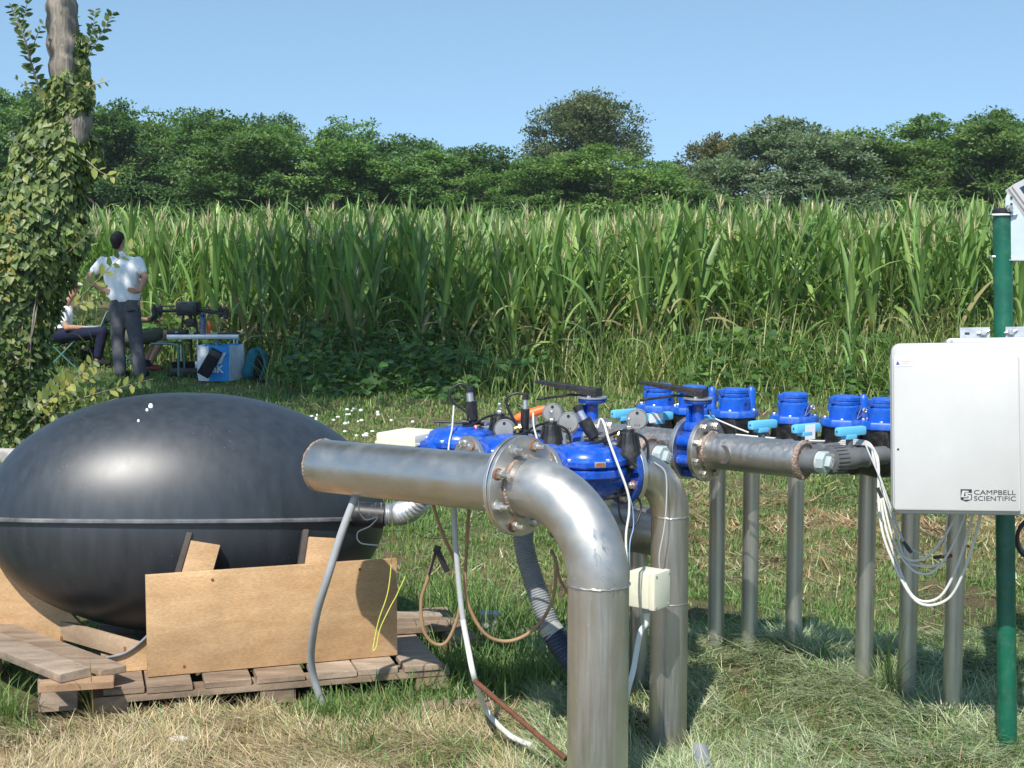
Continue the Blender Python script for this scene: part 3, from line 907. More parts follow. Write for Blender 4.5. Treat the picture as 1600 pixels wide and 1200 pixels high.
def manifold(p, L1, L2, lab, t0=0.05, rr=0.0585, rp=0.030):
    t = thing('manifold_pipe', lab, 'pipe', (p.x, p.y, 0.75), 0, 'manifold pipes with a plugged end')
    e = p + U * t0
    part('barrel', MB().cyl(e, p + U * L1, rr, n=48), M['steel_dull'], t)
    if L2: part('barrel', MB().cyl(p + U * (L1 + 0.09), p + U * L2, rr, n=48), M['steel_dull'], t)
    part('end_plate', disc(e - U * 0.004, U, rr + 0.004, 0.012), M['weld'], t)
    part('weld_seam', weld_ring(e - U * 0.002, U, rr * 0.93, 0.006, 48), M['weld'], t)
    part('stub', MB().cyl(p - U * 0.004, e, rp + 0.008, n=36), M['pvc'], t)
    plug(t, p, -U)
    return t
BF2 = 0.405
mf2 = manifold(PLUG2, BF2, 1.05, 'long steel manifold pipe with a grey plug at its right end near the white enclosure')
part('weld_seam', weld_ring(PLUG2 + U * (BF2 - 0.012), U, 0.0585, 0.006, 48), M['weld'], mf2)
mf1 = manifold(PLUG1, 0.215, 0.75, 'short steel manifold pipe with a grey plug just behind the front black pilot', 0.028)

def butterfly(p, lab):
    # local x = along the pipe (U)
    t = thing('butterfly_valve', lab, 'valve', p, 0, 'lever operated butterfly valves')
    part('flange', disc(p, U, 0.104, 0.017, n=56), M['steel_flange'], t)
    part('flange', disc(p + U * 0.073, U, 0.104, 0.017, n=56), M['steel_flange'], t)
    part('disc_body', disc(p + U * 0.017, U, 0.076, 0.056, n=40), M['navy_paint'], t)
    x, y, _ = frame(U)
    for k in range(8):
        a = R(22.5 + 45 * k)
        o = x * math.cos(a) + y * math.sin(a)
        part('lug', MB().cyl(p + U * 0.019 + o * 0.080, p + U * 0.071 + o * 0.080, 0.0185, n=18, bev=0.004), M['blue_paint'], t)
        b_ = p + o * 0.084
        part('bolt', hexa(b_ - U * 0.001, -U, 0.0125, 0.012, k), M['bolt'], t)
        part('nut', hexa(b_ + U * 0.091, U, 0.0125, 0.012, k), M['bolt'], t)
    c = p + U * 0.045
    part('neck', merge(MB().cyl(c + Zv * 0.07, c + Zv * 0.152, 0.0205, n=24), MB().cyl(c + Zv * 0.07, c + Zv * 0.09, 0.034, 0.022, n=24), MB().box(c + Zv * 0.11 - Wv * 0.02 + U * 0.022, (0.012, 0.02, 0.07), (U, Wv, Zv), 0.002)), M['blue_paint'], t)
    part('bolt', hexa(c + Zv * 0.138 - Vector((0.002, 0.021, 0)), (-0.1, -1, 0), 0.006, 0.006), M['rust_stain'], t)
    part('head_plate', MB().lathe(c + Zv * 0.150, Zv, [(0.02, 0), (0.044, 0.002), (0.046, 0.006), (0.046, 0.014), (0.02, 0.016)], 32), M['navy_paint'], t)
    part('notch_plate', merge(MB().lathe(c + Zv * 0.1665, Zv, [(0.03, 0), (0.049, 0.0), (0.049, 0.0045), (0.03, 0.0045)], 32), hexa(c + Zv * 0.170 - Vector((0.012, 0.034, 0)), Zv, 0.007, 0.007)), M['galv'], t)
    dl = (U + Zv * 0.05).normalized()
    sx = Zv.cross(dl).normalized(); upv = dl.cross(sx).normalized()
    st = c - U * 0.028 + Zv * 0.174
    prof = [(0.0, 0.026, 0.0), (0.055, 0.025, 0.0), (0.075, 0.018, 0.007), (0.24, 0.0115, 0.015), (0.262, 0.009, 0.016)]
    rings = []
    for (s_, h, dz) in prof:
        w = 0.019 - 0.004 * (s_ / 0.26)
        a = st + dl * s_ + upv * dz
        rings.append([a - sx * w, a + sx * w, a + sx * w + upv * h * 0.8, a + sx * w * 0.7 + upv * h, a - sx * w * 0.7 + upv * h, a - sx * w + upv * h * 0.8])
    part('lever', MB().rings(rings), M['black_matte'], t)
    part('latch_rod', MB().tube([st + dl * 0.03 + upv * -0.002, st + dl * 0.12 - upv * 0.008, st + dl * 0.26 - upv * 0.040], 0.0045, 8), M['black'], t)
    return t
butterfly(PLUG2 + U * BF2, 'butterfly valve with a black lever between two bolted steel flanges on the long manifold')
butterfly(PLUG1 + U * 0.215, 'butterfly valve whose black lever stands out over the grass left of the other one')

# orange handled ball valve further back
p = at(834, 672, 5.15)
t = thing('ball_valve', 'small valve with a bright orange lever behind the control valves', 'valve', p)
pa, pb = at(805, 655, 5.15) , at(856, 637, 5.15)
d_ = (pb - pa).normalized(); 
mb = MB().rings([[pa + d_ * s_ + (Vector((0, 1, 0)) * math.cos(2 * math.pi * k / 12) * w + Vector((-d_.z, 0, d_.x)) * math.sin(2 * math.pi * k / 12) * h) for k in range(12)]
                 for (s_, w, h) in ((-0.006, 0.004, 0.004), (0, 0.012, 0.012), (0.015, 0.016, 0.017), (0.06, 0.016, 0.018), (0.095, 0.015, 0.016), (0.113, 0.013, 0.012), (0.119, 0.004, 0.004))])
part('lever', mb, M['orange'], t)
part('body', merge(MB().cyl(p + Vector((0, 0, -0.02)), p + Vector((0, 0, 0.05)), 0.014, n=16), MB().cyl(p + Vector((-0.05, 0.02, -0.02)), p + Vector((0.05, -0.02, -0.02)), 0.03, n=24)), M['steel_dull'], t)
part('pipe_end', MB().cyl(p + Vector((-0.16, 0.12, -0.03)), p + Vector((0.12, -0.06, -0.03)), 0.045, n=28), M['steel_dull'], t)

# ---- grey ball valves with light blue handles, water meters and their legs
BALL = [(972, 5.14), (1025, 5.04), (1090, 4.93), (1187, 4.80), (1255, 4.70), (1324, 4.62)]
METER = [(1030, 5.30), (1083, 5.22), (1147, 5.12), (1240, 4.95), (1320, 4.85), (1381, 4.77)]
LEGS = [(1118, 1032), (1170, 1037), (1239, 1036), (1349, 1080), (1416, 1092), (1487, 1114)]
BZ = 0.852
def make_ball():
    t = thing('ball_valve', '', 'valve', (0, 0, 0), 0, 'grey ball valves with light blue handles')
    part('body', MB().lathe((-0.02, 0, 0), (1, 0, 0), [(0.034, 0), (0.036, 0.004), (0.036, 0.05), (0.032, 0.058), (0.031, 0.09), (0.034, 0.092), (0.034, 0.10), (0.03, 0.102)], 36), M['pvc'], t, True)
    mb = MB()
    mb.lathe((-0.075, 0, 0), (1, 0, 0), [(0.030, 0), (0.043, 0.004), (0.044, 0.05), (0.038, 0.056)], 36)
    un = part('union_nut', mb, M['pvc'], t, True)
    mb = MB()
    for k in range(22):
        a = 2 * math.pi * k / 22
        o = Vector((0, math.cos(a), math.sin(a)))
        mb.box(Vector((-0.048, 0, 0)) + o * 0.0435, (0.044, 0.0055, 0.006), ((1, 0, 0), Vector((1, 0, 0)).cross(o), o), 0)
    part('ribs', mb, M['pvc'], un, True)
    part('stem', MB().cyl((0.008, 0, 0.03), (0.008, 0, 0.066), 0.0115, n=18), M['pvc'], t, True)
    mb = MB()
    mb.box((0.012, 0, 0.086), (0.112, 0.028, 0.029), None, 0.008)
    h = part('handle', mb, M['cyan'], t, True)
    mb = MB(); mb.box((0.006, 0, 0.069), (0.042, 0.03, 0.016), None, 0.003); mb.box((0.012, 0, 0.076), (0.072, 0.014, 0.006), None, 0)
    part('handle_hub', mb, M['cyan'], h, True)
    part('hole', MB().cyl((-0.0382, 0, 0.087), (-0.0445, 0, 0.087), 0.0035, n=10), M['print'], h, True)
    part('stub', MB().cyl((-0.16, 0, 0), (-0.07, 0, 0), 0.0300, n=28), M['steel_dull'], t, True)
    part('tail', MB().cyl((0.08, 0, 0), (0.16, 0, 0), 0.0295, n=28), M['pvc'], t, True)
    return t
def make_meter():
    t = thing('water_meter', '', 'water meter', (0, 0, 0), 0, 'blue topped water meters')
    mb = MB()
    mb.lathe((-0.13, 0, 0), (1, 0, 0), [(0.032, 0), (0.046, 0.004), (0.046, 0.02), (0.036, 0.024), (0.05, 0.06), (0.062, 0.10), (0.062, 0.16), (0.05, 0.2), (0.036, 0.236), (0.046, 0.24), (0.046, 0.256), (0.032, 0.26)], 36)
    mb.lathe((0, 0, 0.0), (0, 0, 1), [(0.062, 0), (0.068, 0.06), (0.074, 0.085), (0.074, 0.100)], 32)
    part('body', mb, M['black'], t, True)
    for sy in (-1, 1):
        for sx in (-1, 1):
            part('rib', MB().box((sx * 0.04, sy * 0.062, 0.052), (0.008, 0.03, 0.085), ((1, 0, 0), (0, 1, 0.25 * sy), (0, -0.25 * sy, 1)), 0.001), M['black'], t, True)
    oc = []
    for k in range(8):
        a = R(22.5 + 45 * k)
        oc.append((0.083 * math.cos(a) * 1.02, 0.083 * math.sin(a)))
    mb = MB()
    rr = [[Vector((x * f, y * f, z)) for (x, y) in oc] for (f, z) in ((0.97, 0.099), (1.0, 0.102), (1.0, 0.118), (0.95, 0.124))]
    mb.rings(rr)
    part('flange_plate', mb, M['blue_plastic'], t, True)
    mb = MB()
    mb.lathe((0, 0, 0.122), (0, 0, 1), [(0.053, 0), (0.0535, 0.002), (0.052, 0.042), (0.046, 0.046), (0.040, 0.050)], 40)
    part('collar', mb, M['blue_plastic'], t, True)
    for k in range(3):
        a = R(40 + 120 * k)
        part('lug', MB().box((0.05 * math.cos(a), 0.05 * math.sin(a), 0.160), (0.016, 0.012, 0.022), ((math.cos(a), math.sin(a), 0), (-math.sin(a), math.cos(a), 0), (0, 0, 1)), 0.002), M['blue_plastic'], t, True)
    mb = MB()
    mb.lathe((0, 0, 0.170), (0, 0, 1), [(0.040, 0), (0.045, 0.002), (0.0455, 0.010), (0.043, 0.013), (0.046, 0.015), (0.046, 0.024), (0.041, 0.029), (0.002, 0.030)], 40)
    ld = part('lid', mb, M['navy_paint'] if False else M['blue_plastic'], t, True)
    part('hinge', MB().box((-0.046, 0.01, 0.184), (0.014, 0.026, 0.022), None, 0.003), M['blue_plastic'], ld, True)
    for k in range(4):
        a = R(45 + 90 * k)
        part('screw', hexa((0.068 * math.cos(a), 0.068 * math.sin(a), 0.124), (0, 0, 1), 0.006, 0.005), M['alu'], t, True)
    return t
def seal_wire(t):
    # thin sealing wire with a clear round seal, on the side towards the camera
    a = [(-0.005, -0.071, 0.128), (0.006, -0.066, 0.148), (0.024, -0.054, 0.166)]
    b = [(-0.005, -0.071, 0.128), (0.014, -0.067, 0.140), (0.032, -0.056, 0.151)]
    w = part('seal_wire', merge(MB().tube(spline(a, 6), 0.0011, 6), MB().tube(spline(b, 6), 0.0011, 6)), M['alu'], t, True)
    part('seal', MB().lathe((0.030, -0.058, 0.154), (0.2, -1, 0.1), [(0.006, 0), (0.0095, 0.002), (0.0095, 0.006), (0.007, 0.008), (0.006, 0.005)], 18), M['alu'], w, True)
def pickup(t, x, y):
    c = MB().lathe((x, y, 0.122), (0, 0, 1), [(0.017, 0), (0.0175, 0.006), (0.0165, 0.010), (0.0165, 0.062), (0.0145, 0.072), (0.009, 0.079), (0.002, 0.081)], 24)
    part('pulse_cap', c, M['blue_plastic'], t, True)

MA = math.atan2(Wv.y, Wv.x)
BL = ['light blue handled valve farthest left, beside the left butterfly lever', 'light blue handled valve with a white sticker left of the blue valve neck', 'light blue handled valve just right of the blue valve neck',
      'light blue handled valve above the middle of the long steel manifold', 'light blue handled valve with a white paper strip near the manifold end', 'light blue handled valve nearest the white enclosure, beside the grey plug']
ML = ['blue topped water meter farthest back behind the right black lever', 'blue topped water meter with a wire seal, second from the back', 'blue topped water meter with two upright blue caps beside its lid',
      'blue topped water meter with a wire seal above the middle of the manifold', 'blue topped water meter with one upright blue cap on its right', 'blue topped water meter partly hidden by the white enclosure']
pb_, pm_ = make_ball(), make_meter()
for i in range(6):
    o = pb_ if i == 0 else copy_tree(pb_)
    p = at(BALL[i][0], 700, BALL[i][1])
    o.location = (p.x, p.y, BZ); o.rotation_euler = (0, 0, MA - (0.35 if i == 5 else 0.25)); o['label'] = BL[i]
    BALL[i] = Vector((p.x, p.y, BZ))
for i in range(6):
    o = pm_ if i == 0 else copy_tree(pm_)
    p = at(METER[i][0], 700, METER[i][1])
    o.location = (p.x, p.y, 0.83); o.rotation_euler = (0, 0, MA - 0.45); o['label'] = ML[i]
    METER[i] = o
for i in (1, 3, 4, 5): seal_wire(METER[i])
pickup(METER[2], -0.062, 0.05); pickup(METER[2], 0.066, -0.0); pickup(METER[4], 0.062, -0.012)
# white paper on two handles
bv = [o for o in COL.objects if o.get('group') == 'grey ball valves with light blue handles']
def sticker(o, x0, w, drop):
    mb = MB()
    pts = [(0.0140, 0.0975), (-0.0140, 0.0975), (-0.0142, 0.0975 - drop)]
    vs = []
    for (y, z) in [(0.0142, 0.080)] + pts:
        vs += [(x0, y, z), (x0 + w, y, z)]
    vs2 = [(x, y + (-0.0006 if y < 0 else 0.0006), z + 0.0006) for x, y, z in vs]
    mb.add(vs2, [(0, 1, 3, 2), (2, 3, 5, 4), (4, 5, 7, 6)])
    part('paper_strip', mb, M['white'], o, True, smooth=0)
sticker(bv[1], -0.044, 0.062, 0.030); sticker(bv[4], -0.008, 0.046, 0.048)
for o in (bv[1], bv[4]): pass

LLAB = ['thin steel leg farthest left of the six behind the manifold', 'second thin steel leg from the left behind the manifold', 'thin steel leg under the middle of the long manifold', 'thin steel leg with mown grass at its foot, left of the hanging white cables',
        'thin steel leg behind the hanging white cables', 'thin steel leg nearest the green pole, under the white enclosure']
for i in range(6):
    g = onz(LEGS[i][0], LEGS[i][1], 0)
    m_ = Vector(METER[i].location); a = MA - 0.45
    dirm = Vector((math.cos(a), math.sin(a), 0))
    s_ = m_ + dirm * 0.13
    t = thing('outlet_leg', LLAB[i], 'pipe', (g.x, g.y, 0), 0, 'thin steel legs under the water meters')
    top = Vector((g.x, g.y, 0.83))
    tt = (top - s_); 
    dd = Vector((tt.x, tt.y, 0)).normalized()
    rb = 0.075
    cc = Vector((g.x, g.y, 0.83 - rb)) - dd * rb
    part('pipe', MB().cyl((g.x, g.y, -0.15), (g.x, g.y, 0.83 - rb), 0.0302, n=32), M['steel'], t)
    part('elbow', MB().tube([s_ - dirm * 0.01, s_ + dirm * 0.02] + list(reversed(arc_pts(cc, dd, Zv, rb, 0, 90, 10))), 0.0306, n=28), M['pvc'], t)
# ================================================================== BLACK TANK ON ITS PALLET
TC = at(297, 800, 5.47)
TC.z = 0.51
TR, TB, TUP, TLO = 0.738, 0.46, 0.468, 0.43
TT = R(8)
TROT = Matrix.Rotation(R(16), 3, 'Z') @ Matrix.Rotation(R(2.6), 3, 'Y')
tank = thing('storage_tank', 'large black egg shaped plastic tank with a seam round its middle', 'tank', (TC.x, TC.y, TC.z - TLO))
def tank_pt(a, h, up):
    # a: angle round, h 0..1 from the rim to the pole
    th = h * math.pi / 2
    e = 0.94 if up else 1.06
    c, s = max(0, math.cos(th)) ** e, math.sin(th) ** 0.97
    p = Vector((TR * c * math.cos(a), TB * c * math.sin(a), (TUP if up else -TLO) * s))
    q = Vector((p.x, p.y * math.cos(TT) + p.z * math.sin(TT), -p.y * math.sin(TT) + p.z * math.cos(TT)))
    return TC + TROT @ q
def shell(up, off=0.0):
    mb = MB(); n, m = 96, 26
    rr = []
    for i in range(m + 1):
        h = i / m
        rr.append([tank_pt(2 * math.pi * k / n, min(h, 0.9999), up) for k in range(n)])
    return mb.rings(rr, True, False, True)
def tank_material():
    m = bpy.data.materials.new('black_polyethylene')
    m.use_nodes = True
    N, L = nodes(m); b = N['Principled BSDF']
    b.inputs['Roughness'].default_value = 0.36
    b.inputs['Specular IOR Level'].default_value = 0.8
    tc = N.new('ShaderNodeTexCoord')
    # dusty film with vertical runs
    mp = N.new('ShaderNodeMapping'); mp.inputs['Scale'].default_value = (11, 11, 1.6)
    L.new(tc.outputs['Object'], mp.inputs['Vector'])
    n1 = N.new('ShaderNodeTexNoise'); n1.inputs['Scale'].default_value = 2.2; n1.inputs['Detail'].default_value = 8; n1.inputs['Roughness'].default_value = 0.65
    L.new(mp.outputs['Vector'], n1.inputs['Vector'])
    cr = N.new('ShaderNodeValToRGB'); e = cr.color_ramp.elements
    e[0].position = 0.36; e[0].color = (0.015, 0.020, 0.026, 1); e[1].position = 0.78; e[1].color = (0.033, 0.040, 0.050, 1)
    L.new(n1.outputs['Fac'], cr.inputs['Fac'])
    # splashes and specks
    v = N.new('ShaderNodeTexVoronoi'); v.inputs['Scale'].default_value = 55; v.inputs['Randomness'].default_value = 1
    L.new(tc.outputs['Object'], v.inputs['Vector'])
    n3 = N.new('ShaderNodeTexNoise'); n3.inputs['Scale'].default_value = 4.5; n3.inputs['Detail'].default_value = 4
    L.new(tc.outputs['Object'], n3.inputs['Vector'])
    sp = N.new('ShaderNodeMapRange'); sp.inputs['From Min'].default_value = 0.10; sp.inputs['From Max'].default_value = 0.055
    L.new(v.outputs['Distance'], sp.inputs['Value'])
    msk = N.new('ShaderNodeMapRange'); msk.inputs['From Min'].default_value = 0.53; msk.inputs['From Max'].default_value = 0.66
    L.new(n3.outputs['Fac'], msk.inputs['Value'])
    mu = N.new('ShaderNodeMath'); mu.operation = 'MULTIPLY'
    L.new(sp.outputs['Result'], mu.inputs[0]); L.new(msk.outputs['Result'], mu.inputs[1])
    mu2 = N.new('ShaderNodeMath'); mu2.operation = 'MULTIPLY'; mu2.inputs[1].default_value = 0.6
    L.new(mu.outputs[0], mu2.inputs[0])
    mx = N.new('ShaderNodeMixRGB'); L.new(mu2.outputs[0], mx.inputs['Fac'])
    L.new(cr.outputs['Color'], mx.inputs['Color1']); mx.inputs['Color2'].default_value = (0.42, 0.41, 0.38, 1)
    L.new(mx.outputs['Color'], b.inputs['Base Color'])
    mr = N.new('ShaderNodeMapRange'); mr.inputs['To Min'].default_value = 0.40; mr.inputs['To Max'].default_value = 0.49
    L.new(n1.outputs['Fac'], mr.inputs['Value']); L.new(mr.outputs['Result'], b.inputs['Roughness'])
    return m
TM = tank_material()
part('upper_shell', shell(True), TM, tank, smooth=60)
part('lower_shell', shell(False), TM, tank, smooth=60)
mb = MB(); rr = []
n = 128
for k in range(n):
    a = 2 * math.pi * k / n
    p = tank_pt(a, 0, True); o = (p - TC).normalized()
    nz = TROT @ Vector((0, math.sin(TT), math.cos(TT)))
    rr.append([p + o * x + nz * z for (x, z) in ((-0.02, -0.008), (0.016, -0.008), (0.020, -0.005), (0.020, 0.003), (0.016, 0.007), (-0.02, 0.010))])
rr.append(rr[0])
mb.rings(rr, True, False, False)
part('seam_flange', mb, mat('dusty_black_seam', (0.13, 0.133, 0.138), 0.55, 0, 0.4, var=0.5, vscale=10), tank)
mb = MB(); mb2 = MB()
for (a0, h0_, r_) in ((-114, .655, .013), (-114, .62, .008), (-113.8, .53, .007)):
    c = tank_pt(R(a0), h0_, True); nrm = (c - TC).normalized()
    mb = MB(); mb.ball(c, r_ * 0.75, 10, 6, (0.9, 0.7, 1.5))
    part('bird_dropping', mb, M['white'], tank)
# outlet stub and silver flexible duct on its right
so = at(592, 806, 5.36)
part('outlet_spigot', MB().cyl(so + Vector((-0.10, 0, 0.01)), so + Vector((0.02, 0, 0)), 0.047, n=28), M['black'], tank)
t = thing('flexible_duct', 'silver corrugated duct leaving the right end of the black tank', 'duct', so + Vector((0, 0, -0.05)))
part('ribbed_hose', ribbed([so + Vector((-0.01, 0, 0.005)), at(622, 803, 5.36), at(648, 790, 5.30), at(690, 745, 5.24), at(740, 728, 5.2)], 0.040, 0.017, 0.0055, 24), M['alu'], t)

PLY = wood_mat('birch_plywood', (0.66, 0.435, 0.24), (0.53, 0.32, 0.155), 3.5, (1.2, 1, 5), 0.6, 0.05)
PLYE = wood_mat('plywood_edge', (0.62, 0.42, 0.24), (0.20, 0.11, 0.06), 14, (0.3, 0.3, 9), 0.7, 0.1)
PAL = wood_mat('weathered_pallet_wood', (0.37, 0.275, 0.195), (0.20, 0.14, 0.098), 3.0, (2, 9, 9), 0.85, 0.5)
PAL2 = wood_mat('greyed_pallet_wood', (0.43, 0.34, 0.255), (0.25, 0.185, 0.135), 3.0, (2, 9, 9), 0.85, 0.5)
SCREW = M['rust_stain']

# front panel
PB = Vector((0.965, 0.263, 0)).normalized()
PA = Vector((-PB.y, PB.x, 0))
pl0 = onz(231, 1059, 0.085); pl1 = onz(621, 1023, 0.088)
PB = (pl1 - pl0); PB.z = 0; plen = PB.length; PB.normalize(); PA = Vector((-PB.y, PB.x, 0))
t = thing('plywood_panel', 'large upright plywood panel in front of the black tank', 'panel', (pl0 + pl1) / 2)
c = (pl0 + pl1) / 2 + Zv * 0.172 + PA * 0.011
mb = MB(); 
ht = 0.345
c = pl0.lerp(pl1, .5) + Zv * (ht / 2) + PA * 0.011
mb.box(c, (plen, 0.021, ht), (PB, PA, Zv), 0.0015)
part('sheet', mb, PLY, t)
for (s_, z) in ((0.255, 0.318), (0.845, 0.318), (0.14, 0.028)):
    p = pl0 + PB * (plen * s_) + Zv * z
    part('screw', merge(MB().cyl(p - PA * 0.0015, p + PA * 0.004, 0.0052, n=14), MB().box(p - PA * 0.002, (0.007, 0.002, 0.002), (PB, PA, Zv))), SCREW, t)

# pallet under the tank: front board on blocks, deck boards running back
def plank(name, c, size, ax, m, parent, bev=0.003):
    mb = MB(); mb.box(c, size, ax, bev)
    # slightly uneven ends and faces
    mb.v = [(x + random.uniform(-1, 1) * 0.0012, y + random.uniform(-1, 1) * 0.0012, z + random.uniform(-1, 1) * 0.0012) for x, y, z in mb.v]
    return part(name, mb, m, parent, smooth=20)
f0 = onz(146, 1120, 0.0); f1 = onz(703, 1072, 0.0)
FD = (f1 - f0).normalized(); FA = Vector((-FD.y, FD.x, 0)); FL = (f1 - f0).length
t = thing('wooden_pallet', 'weathered wooden pallet under the black tank and plywood panel', 'pallet', (f0 + f1) / 2 + FA * 0.5)
plank('bottom_board', f0 + FD * (FL / 2) + FA * 0.05 + Zv * 0.050, (FL, 0.1, 0.022), (FD, FA, Zv), PAL, t)
plank('bottom_board', f0 + FD * (FL / 2) + FA * 0.62 + Zv * 0.050, (FL, 0.1, 0.022), (FD, FA, Zv), PAL, t)
for s_ in (0.055, FL * 0.5, FL - 0.06):
    for d_ in (0.055, 0.62):
        plank('block', f0 + FD * s_ + FA * d_ + Zv * 0.016, (0.115, 0.1, 0.05), (FD, FA, Zv), PAL, t)
pxs = ((192, 62), (262, 70), (352, 72), (433, 74), (515, 70), (582, 64), (652, 60))
for (px, w) in pxs:
    p = onz(px, 1062 - (px - 192) * 0.0745, 0.082)
    s_ = (p - f0).dot(FD)
    wd_ = w / 2300 * p.y
    d0 = random.uniform(-0.006, 0.012)
    plank('deck_board', f0 + FD * s_ + FA * (0.45 + d0) + Zv * 0.0725, (wd_, 0.9, 0.0215), (FD, FA, Zv), random.choice((PAL, PAL2)), t)
# further pallet end on the right, in the panel's shade
g0 = onz(640, 1052, 0.0); g1 = onz(735, 1035, 0.0)
t = thing('wooden_pallet', 'end of a second shaded pallet behind the hanging brown hose', 'pallet', (g0 + g1) / 2 + FA * 0.2)
gl = 0.24
g0 = onz(618, 1040, 0.0) + FA * 0.05
plank('deck_board', g0 + FD * 0.12 + FA * 0.10 + Zv * 0.098, (gl, 0.10, 0.022), (FD, FA, Zv), PAL, t)
plank('deck_board', g0 + FD * 0.12 + FA * 0.26 + Zv * 0.098, (gl, 0.11, 0.022), (FD, FA, Zv), PAL2, t)
plank('bottom_board', g0 + FD * 0.26 + FA * 0.18 + Zv * 0.076, (0.1, 0.5, 0.02), (FD, FA, Zv), PAL, t)
for d_ in (0.08, 0.34):
    plank('block', g0 + FD * 0.26 + FA * d_ + Zv * 0.03, (0.10, 0.10, 0.07), (FD, FA, Zv), PAL, t)

# left pallet, its boards running from the back left towards the camera
q0, q1 = onz(140, 1050, 0.145), onz(-20, 988, 0.145)
QD = (q1 - q0); QD.z = 0; QD.normalize(); QA = Vector((-QD.y, QD.x, 0))
if QA.x > 0: QA = -QA
t = thing('wooden_pallet', 'grey wooden pallet corner at the left edge in front of the tank', 'pallet', q0 + QD * 0.3 - Zv * 0.145)
eb0 = onz(125, 1052, 0.150)
plank('deck_board', eb0 + QD * 0.36 + Zv * 0.0 - QA * -0.02, (0.74, 0.11, 0.03), (QD, QA, Zv), PAL2, t)
eb1 = onz(170, 1045, 0.142)
plank('deck_board', eb1 + QD * 0.42 + Zv * -0.004, (0.9, 0.095, 0.024), (QD, QA, Zv), PAL, t)
BR = Vector((0.97, 0.24, 0)).normalized(); BRA = Vector((-BR.y, BR.x, 0))
xb = onz(130, 1072, 0.122)
plank('bearer', xb + BR * -0.02 + BRA * 0.03 - Zv * 0.0, (0.23, 0.075, 0.022), (BR, BRA, Zv), wood_mat('reddish_pallet_wood', (0.42, 0.27, 0.155), (0.27, 0.165, 0.10), 3, (2, 9, 9), 0.85, 0.4), t)
plank('block', onz(91, 1112, 0.0) + BRA * 0.05 + Zv * 0.055, (0.125, 0.1, 0.108), (BR, BRA, Zv), PAL2, t)
plank('block', onz(91, 1112, 0.0) + QD * 0.55 + BRA * 0.05 + Zv * 0.055, (0.125, 0.1, 0.108), (BR, BRA, Zv), PAL2, t)

# cradle: low plank, gusset with a hollowed edge and rubber strip, left panel
cp0, cp1 = onz(50, 985, 0.10), onz(238, 1040, 0.095)
cd_ = (cp1 - cp0); cl = cd_.length; cd_.normalize(); ca = Vector((-cd_.y, cd_.x, 0))
t = thing('cradle_board', 'low plywood strip with metal brackets under the belly of the black tank', 'board', (cp0 + cp1) / 2)
mb = MB(); mb.box((cp0 + cp1) / 2 + Zv * 0.032 + ca * 0.01, (cl, 0.02, 0.066), (cd_, ca, Zv), 0.001)
part('strip', mb, wood_mat('greyed_plywood', (0.50, 0.36, 0.23), (0.36, 0.26, 0.18), 3, (1.5, 1, 7), 0.7, 0.1), t)
for px, py in ((101, 1012), (200, 1028)):
    p = onz(px, py, 0.10) - ca * 0.012
    part('angle_bracket', merge(MB().box(p + Zv * 0.02, (0.012, 0.003, 0.045), (cd_, ca, Zv)), MB().box(p - ca * 0.014, (0.012, 0.03, 0.003), (cd_, ca, Zv))), M['rust_stain'], t)
# gusset
gq = at(236, 1020, pl0.y + 0.06)
t = thing('cradle_gusset', 'triangular plywood gusset with a hollowed edge under the tank behind the panel', 'board', gq)
gx, gz = PB, Zv
org = at(236, 1000, pl0.y + 0.10); org.z = 0.085
ol = [(-0.15, 0.0), (0.12, 0.0), (0.12, 0.235), (0.04, 0.17), (-0.03, 0.10), (-0.09, 0.062), (-0.15, 0.052)]
mb = MB(); mb.prism(ol, org, gx, gz, -0.018)
part('sheet', mb, PLY, t)
mb = MB(); mb.tube(spline([org + gx * x + gz * (z + 0.004) - gx.cross(gz) * -0.009 for x, z in ol[2:]], 6), 0.0045, 8)
part('rubber_strip', mb, M['hose_grey'], t)
# left panel behind the tank belly
lp = at(20, 965, 5.28); lp.z = 0.09
t = thing('plywood_panel', 'plywood panel at the left edge behind the white bracket', 'panel', lp)
mb = MB(); mb.prism([(-0.4, 0), (0.30, 0), (0.26, 0.06), (0.13, 0.20), (0.05, 0.33), (-0.4, 0.33)], lp, Vector((0.98, -0.1, 0)), Zv, -0.02)
part('sheet', mb, PLY, t)
wb = onz(35, 976, 0.11)
t = thing('bracket', 'small white metal bracket standing before the left plywood panel', 'bracket', wb)
mb = MB(); mb.prism([(-0.017, 0), (0.019, 0), (0.015, 0.03), (0.006, 0.085), (0.002, 0.095), (-0.004, 0.09), (-0.008, 0.03)], wb, Vector((1, 0.1, 0)), Zv, -0.012)
part('plate', mb, M['white'], t)
part('foot', MB().box(wb + Vector((0, 0.02, 0.003)), (0.042, 0.05, 0.006)), M['white'], t)
for z in (0.03, 0.055, 0.078):
    part('hole', MB().cyl(wb + Vector((0.001, -0.0125, z)), wb + Vector((0.001, -0.0105, z)), 0.003, n=10), M['print'], t)
